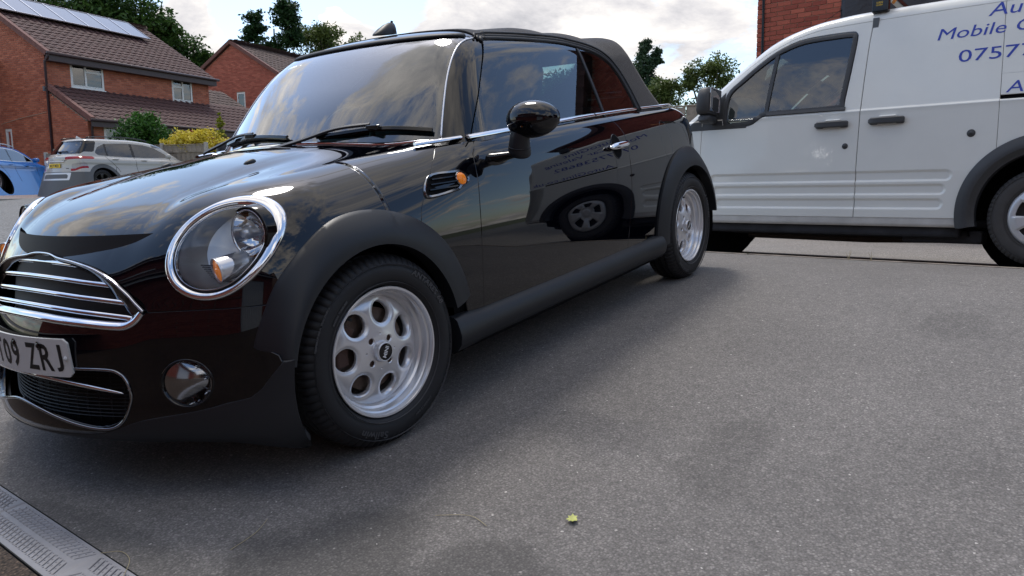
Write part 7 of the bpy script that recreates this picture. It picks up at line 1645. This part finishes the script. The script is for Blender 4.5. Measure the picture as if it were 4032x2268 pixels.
# front garden planting
s_ = thing('shrub', 'rounded glossy green laurel bush beside the porch window', 'shrub', loc=(12.25, 22.3, .85)); foliage('leaves', s_, [(0, 0, 1.75, .80, .80, .80, 3), (.25, -.4, 1.5, .55, .55, .7, 1), (-.35, .4, 1.45, .55, .55, .7, 1), (0, 0, 1.1, .75, .75, .6, 1.6), (.0, .0, 2.35, .5, .5, .30, .6)], 9000, .065, lfG, 11, .2, 2.2); g = Geo(); g.tube([(0, 0, 0), (.02, .0, 1.2)], .05, 7); g.build('stem', bark, s_)
s_ = thing('shrub', 'bright yellow-leaved shrub spilling over the wooden fence', 'shrub', loc=(12.9, 20.1, .85)); foliage('leaves', s_, [(0, 0, 1.45, .85, .85, .48, 3), (-.50, .65, 1.25, .45, .45, .42, 1.2), (.45, -.65, 1.18, .5, .5, .42, 1.3), (.1, -.1, 1.82, .30, .30, .13, .3), (.2, -.3, .9, .7, .7, .35, 1.0)], 9500, .055, lfY, 12, .5, 2.4); foliage('shaded_leaves', s_, [(.1, -.1, .75, .75, .75, .40, 1)], 2200, .06, lfG, 13); g = Geo(); g.tube([(0, 0, 0), (.02, .0, .9)], .04, 7); g.build('stem', bark, s_)
s_ = thing('shrub', 'slim lime-green dwarf conifer standing above the yellow shrub', 'shrub', loc=(14.35, 21.1, .85)); foliage('leaves', s_, [(0, 0, 2.55, .07, .07, .16, .35), (0, 0, 2.25, .13, .13, .22, .8), (0, 0, 1.9, .18, .18, .28, 1.2), (0, 0, 1.5, .20, .20, .3, 1.2), (0, 0, 1.0, .2, .2, .4, 1)], 4200, .030, lfL, 14, 0, 2.5); g = Geo(); g.tube([(0, 0, 0), (0, .0, 2.3)], .03, 7); g.build('stem', bark, s_)
s_ = thing('shrub', 'dark red acer leaves between the green and yellow shrubs', 'shrub', loc=(13.9, 22.2, .85)); foliage('leaves', s_, [(0, 0, 1.75, .55, .55, .30, 2), (.3, -.5, 1.7, .35, .35, .22, 1)], 2200, .05, lfR, 15); g = Geo(); g.tube([(0, 0, 0), (0, 0, 1.5)], .03, 7); g.build('stem', bark, s_)
# timber fences
wood = principled('weathered_wood', (.27, .23, .185), rough=.85, var=(7, .35, 7), bump=(60, .5, .004, 5)); conc = principled('concrete_post', (.42, .39, .34), rough=.9, var=(8, .15, 5))
def fence(label, a, b, zb, h, panels, post=True, capw=.05, rail=True, boards=14, mat=wood, group=None):
    f = thing('fence', label, 'fence', group, loc=(a[0], a[1], zb)); d = np.array(b, float) - np.array(a, float); L_ = np.linalg.norm(d); an = math.degrees(math.atan2(d[1], d[0])); f.rotation_euler = (0, 0, R(an)); rs = np.random.RandomState(int(L_ * 100)); pw = L_ / panels
    bw = pw / boards; proto = None
    for i in range(panels):
        for k in range(boards):
            if proto is None: g = Geo(); g.box((0, 0, h / 2), (bw - .004, .016, h - .04)); proto = g.build('fence_board', mat, f); bevel(proto, .003, 1); o = proto
            else: o = proto.copy(); COL.objects.link(o); o.parent = f
            o.location = (i * pw + (k + .5) * bw, rs.randn() * .002, rs.randn() * .003); o.rotation_euler = (0, rs.randn() * .003, 0)
        g = Geo(); g.box(((i + .5) * pw, 0, h), (pw, .06, .025)); bevel(g.build('fence_cap', mat, f), .004, 1)
        if rail: g = Geo(); g.box(((i + .5) * pw, -.025, h - .22), (pw, .035, .05)); g.build('fence_rail', mat, f)
    if post:
        for i in range(panels + 1): g = Geo(); g.box((i * pw, 0, h / 2 + .03), (.10, .10, h + .06)); bevel(g.build('fence_post', conc, f), .012, 2)
    return f
fence('low weathered timber fence with concrete posts below the yellow shrub', (11.2, 21.9), (12.42, 19.05), .85, 1.42, 2, boards=9)
fence('short grey fence panel by the downpipe of the left house', (10.6, 25.6), (10.95, 24.4), .85, 1.28, 1, boards=9)
s_ = thing('gate_post', 'rotten old timber post at the foot of the left house downpipe', 'post', loc=(11.25, 26.2, .85)); g = Geo(); g.box((0, 0, .75), (.22, .2, 1.5)); g.box((.2, .05, .65), (.2, .08, 1.3)); bevel(g.build('timber', wood, s_), .03, 2)
g = Geo(); f_ = fence('tall weathered wooden fence between the convertible and the brick wall', (11.62, 1.75), (12.6, 16.5), .25, 2.0, 8, boards=12, rail=False)
# ------------------------------------------------------------------ drain channel in front of the garage
DM = MINI @ Matrix.Translation((-.785, 0, 0)) @ Matrix.Rotation(-.060, 4, 'Z')
dr = thing('drain_channel', 'grey plastic drain channel with slotted grates across the bottom of the drive', 'drain')
gp = principled('grate_plastic', (.25, .25, .27), rough=.5, var=(9, .16, 7), bump=(300, .2, .0005, 3)); gw = principled('grate_dark', (.012, .012, .012), rough=.9)
def grate_mesh():
    """one 0.5 m grate in xy, length along y 0..0.5, width along x 0..0.125"""
    L_, W_ = .498, .125; g = Geo(); T_ = .012
    sl_ = []
    nS = 21
    for half_ in (0, 1):
        for i in range(nS):
            y0 = .028 + i * .0218; 
            if half_ == 0: a, b = (.014, y0 - .012), (.052, y0 + .012)
            else: a, b = (.072, y0 + .012), (.111, y0 - .012)
            sl_.append((a, b))
    # solid plate cut by slots: build as fine grid with clipped holes
    nx, ny = 50, 200; xs = np.linspace(0, W_, nx); ys = np.linspace(0, L_, ny); X, Y = np.meshgrid(xs, ys, indexing='ij'); Z = np.zeros_like(X)
    e = np.minimum(np.minimum(X, W_ - X), np.minimum(Y, L_ - Y)); Z -= .0035 * (1 - sstep(e, 0, .004)); Z -= .0012 * (1 - sstep(np.abs(X - .062), .004, .009)) * -1
    V = np.stack([X, Y, Z], -1).reshape(-1, 3); N = np.tile((0, 0, 1.), (len(V), 1)); F = [(i * ny + j, (i + 1) * ny + j, (i + 1) * ny + j + 1, i * ny + j + 1) for i in range(nx - 1) for j in range(ny - 1)]
    S = Surf(V, N, F)
    def slots(V):
        d = np.full(len(V), 9.0)
        for a, b in sl_:
            a = np.array(a); b = np.array(b); ab = b - a; w = V[:, :2] - a; t = np.clip(w @ ab / (ab @ ab), 0, 1); d = np.minimum(d, np.linalg.norm(w - t[:, None] * ab, axis=1))
        return d - .0046
    S = S.cut(slots)
    return S, sl_
S, sl_ = grate_mesh(); gt0 = S.build('grate', gp, dr, .005)
g = Geo()
for k, (a, b) in enumerate(sl_):
    a = np.array(a); b = np.array(b); off = np.array((0, .0109))
    for t in (-.05, .34, .68, 1.05):
        p = a + (b - a) * t + off
        if .008 < p[1] < .49 and .006 < p[0] < .119: g.lathe([(.0022, 0), (.0020, .0016), (.0, .0019)], 6, (p[0], p[1], 0), A=(1, 0, 0), B=(0, 1, 0), D=(0, 0, 1))
st0 = g.build('grate_stud', gp, gt0, False); tag(st0, kind='stuff')
yj = -.583
for i in range(-8, 9):
    if i == 0: o = gt0
    else:
        o = gt0.copy(); COL.objects.link(o); o.parent = dr; s2 = st0.copy(); COL.objects.link(s2); s2.parent = o
    flip = i % 2; y0 = yj + i * .5
    x0 = -.1285 if not flip else -.0035
    M_ = DM @ Matrix.Translation((x0, y0 + (.5 if flip else 0), .001)) @ Matrix.Rotation(math.pi if flip else 0, 4, 'Z'); o.matrix_local = M_
g = Geo(); g.box((-.066, 0, -.0075), (.118, 9, .002)); g.box((-.1315, 0, -.03), (.003, 9, .056)); g.box((-.0015, 0, -.03), (.002, 9, .056)); o = g.build('channel_shade_and_sides', gw, dr); o.matrix_local = DM  # black sheet close under the slots stands in for shade, plus side walls
# ------------------------------------------------------------------ litter and weeds
def mp(x, y, z=0.0): return np.array(MINI @ Vector((x, y, z)))
lf = mp(-.162, -1.545, .003); V = []
outl = [(0, -.02), (.012, -.016), (.020, -.022), (.021, -.008), (.032, -.002), (.020, .005), (.022, .018), (.010, .013), (.002, .026), (-.006, .012), (-.018, .016), (-.016, .004), (-.028, -.003), (-.015, -.008), (-.014, -.020)]
V = [(x * .62, y * .62, .006 + 6 * (x * x * .6 - y * y * .3)) for x, y in outl] + [(0, 0, .003)]; n = len(outl)
lo2 = tag(mesh_obj('fallen_leaf', V, [(i, (i + 1) % n, n) for i in range(n)], principled('yellow_green_leaf', (.48, .50, .14), rough=.6, var=(60, .2, 3)), None, True), 'small yellow-green fallen leaf lying alone on the tarmac', 'leaf'); lo2.matrix_world = Matrix.Translation(Vector(lf)) @ MINI.to_3x3().to_4x4() @ Matrix.Rotation(.5, 4, 'Z')
straw = principled('dry_grass', (.40, .34, .20), rough=.8)
for i, (pts, lb) in enumerate(((((-.30, -1.22), (-.26, -1.30), (-.28, -1.37)), 'curled dry grass stem on the tarmac above the fallen leaf'), (((-.52, -.83), (-.58, -.86), (-.66, -.87)), 'straight pale grass stem lying near the drain channel'), (((-.83, -.58), (-.80, -.62), (-.81, -.68), (-.86, -.74)), 'looped pale grass stem lying over the grate joint'), (((.95, -1.15), (1.05, -1.24), (1.12, -1.33)), 'thin dry grass stem on the tarmac right of the rear wheel'))):
    g = Geo(); P = np.array([mp(x, y, .004) for x, y in pts]); P = crom(P, 6); g.tube(P, .0008, 5); tag(g.build('grass_stem', straw, None, True), lb, 'grass stem')
for i, (yy, lb) in enumerate(((-1.42, 'pair of thin dry weeds growing at the timber edging in front of the van'), (-1.56, 'bent dry weed at the timber edging right of the thin pair'), (-.72, 'tiny green weed at the timber edging near the left end'))):
    g = Geo(); bx0 = edge_x(yy) - .02; b0 = np.array((bx0, yy, float(gz(bx0, yy)))); k = 3 if i < 2 else 5
    for j in range(k): a = RNG.rand() * 6; h_ = (.07, .055, .02)[i] * (.6 + .6 * RNG.rand()); g.tube([b0, b0 + np.array((math.cos(a) * .01, math.sin(a) * .01, h_ * .6)), b0 + np.array((math.cos(a) * .022, math.sin(a) * .022, h_))], [.0016, .0012, .0005], 4)
    tag(g.build('weed', straw if i < 2 else lfG, None), lb, 'weed')
# pale chippings scattered on the drive
g = Geo(); rs = np.random.RandomState(8)
for i in range(150):
    x, y = rs.uniform(-.75, 3.2), rs.uniform(-4, -.9 + .3 * rs.rand()); s_ = rs.uniform(.0012, .0028); c_ = mp(x, y, .001)
    g.add([c_ + np.array(v) * s_ for v in ((1, .2, 0), (-.3, 1, 0), (-1, -.4, 0), (.2, -1, 0), (0, 0, .8))], [(0, 1, 4), (1, 2, 4), (2, 3, 4), (3, 0, 4)])
tag(g.build('pale_chippings', principled('pale_stone', (.60, .57, .52), rough=.7)), kind='stuff')
# ================================================================== the side of the street behind the photographer (seen in the reflections)
hb = thing('brick_garage', 'brick garage with white door facing the bottom of the drive', 'garage')
gx = -4.6
GO = np.array((gx, -6.2)); op = [(1.6, 4.0, -.6, 1.75)]
wallpoly('front_wall', hb, GO, 90, [(0, -.8, 0), (11, -.8, 0), (0, 2.4, 1), (11, 2.4, 1)], mortar_r, nrm=-1, holes=op); masonry('front_bricks', hb, GO, 90, courses(0, 11, -.6, 2.4, op), brickC, nrm=-1)
g = Geo(); g.box((gx - .12, -6.2 + 2.8, .57), (.05, 2.4, 2.35)); 
for k in range(11): g.box((gx - .085, -6.2 + 1.75 + k * .21, .57), (.02, .12, 2.2))
g.build('garage_door', principled('white_door', (.70, .70, .69), rough=.4), hb)
roof_plane(hb, GO + np.array((.35, -.3)), 90, 11.6, 4.2, 2.32, R(33), tile_m, 1, 0); g = Geo(); g.box((gx + .30, -.7, 2.30), (.03, 11.6, .2)); g.build('fascia_board', upvc, hb); g = Geo(); g.tube([(gx + .40, -6.5, 2.38), (gx + .40, 5.1, 2.38)], .055, 8); g.build('gutter', fascia, hb, True)
hc_ = thing('brick_house', 'two-storey brick house behind the photographer, facing the drive', 'house')
GO = np.array((-6.9, -2.0)); op = [(1.0, 2.4, 3.1, 4.2), (4.2, 5.6, 3.1, 4.2)]
wallpoly('front_wall', hc_, GO, 90, [(0, -.8, 0), (8, -.8, 0), (0, 5.0, 1), (8, 5.0, 1)], mortar_r, nrm=-1, holes=op); masonry('front_bricks', hc_, GO, 90, courses(0, 8, 2.0, 5.0, op), brickC, nrm=-1)
for q in op: window(hc_, GO, 90, q[0], q[1], q[2], q[3], lay2, nrm=-1)
roof_plane(hc_, GO + np.array((.35, -.3)), 90, 8.6, 4.2, 4.95, R(35), tile_m, 1, 0); g = Geo(); g.box((-6.58, 2.0, 4.9), (.03, 8.6, .2)); g.build('fascia_board', fascia, hc_)
# houses and parked car across the street on the photographer's right
for (ox, oy, an, L_, ez, lb) in ((10.5, -21.0, 180, 9.0, 4.6, 'two-storey brick house across the street, furthest from the garage'), (-.5, -23.0, 180, 8.5, 2.6, 'low brick bungalow across the street with white windows'), (-12, -20.0, 178, 8.5, 4.6, 'two-storey brick house across the street nearest the garage')):
    h_ = thing('brick_house', lb, 'house'); o_ = np.array((ox, oy)); ops = [(1.2, 2.8, ez - 1.6, ez - .5), (5.6, 7.2, ez - 1.6, ez - .5)] + ([(1.2, 2.9, .9, 2.0), (5.4, 7.2, .9, 2.0)] if ez > 4 else [])
    wallpoly('front_wall', h_, o_, an, [(0, -.5, 0), (L_, -.5, 0), (0, ez, 1), (L_, ez, 1)], mortar_r, nrm=-1, holes=ops); masonry('front_bricks', h_, o_, an, courses(0, L_, 0, ez, ops), brickC, nrm=-1)
    for q in ops: window(h_, o_, an, q[0], q[1], q[2], q[3], lay2, nrm=-1)
    roof_plane(h_, o_ + az(an)[:2] * -.3 + az(an + 90)[:2] * -.35 * -1, an, L_ + .6, 4.2, ez - .05, R(33), tile_m, -1, 0)
    wallpoly('side_wall', h_, o_, an - 90, [(0, -.5, 0), (8, -.5, 0), (0, ez, 1), (4, ez + 2.6, 1), (8, ez, 1)], mortar_r, nrm=1)
    wallpoly('side_wall', h_, o_ + az(an)[:2] * L_, an - 90, [(0, -.5, 0), (8, -.5, 0), (0, ez, 1), (4, ez + 2.6, 1), (8, ez, 1)], mortar_r, nrm=-1)
dk = thing('parked_hatchback', 'dark blue hatchback parked across the street by the bungalow', 'car', loc=(2.6, -15.5, .05), rot=(0, 0, R(172)))
dp = dict(ap_); dp['rail'] = None; dkp = principled('dark_blue_paint', (.006, .012, .045), rough=.15, coat=.6); small_car(dk, dp, dict(paint=dkp, glass=cg, rglass=cg, pillar=black_gloss, handle=dkp, mirror=dkp))
hd_ = thing('hedge', 'low clipped green hedge in front of the bungalow across the street', 'hedge', loc=(-2.5, -19.5, .0)); foliage('leaves', hd_, [(x, 0, .6, 1.0, .45, .6, 1) for x in np.linspace(-5, 5, 9)], 7000, .07, lfG, 31); g = Geo(); g.box((0, 0, .5), (10, .5, .9)); g.build('stems', bark, hd_)
tree('round green tree across the street on the right', (14, -27, 0), 7, [(0, 0, 7, 3, 3, 2.4, 2), (1, 0, 5, 3, 3, 2, 1)], 5000, .2, lfA, 41, group='trees across the street')
tree('tall dark tree across the street on the left', (-9, -30, 0), 8, [(0, 0, 8, 3, 3, 3, 2), (1, 0, 5.5, 3, 3, 2, 1)], 5000, .2, lfB, 42, group='trees across the street')
sheet('street', fx(-26, 30, 1.0), fx(-19, -9.2, .5), -.01, roadm)
bpy.context.view_layer.update()
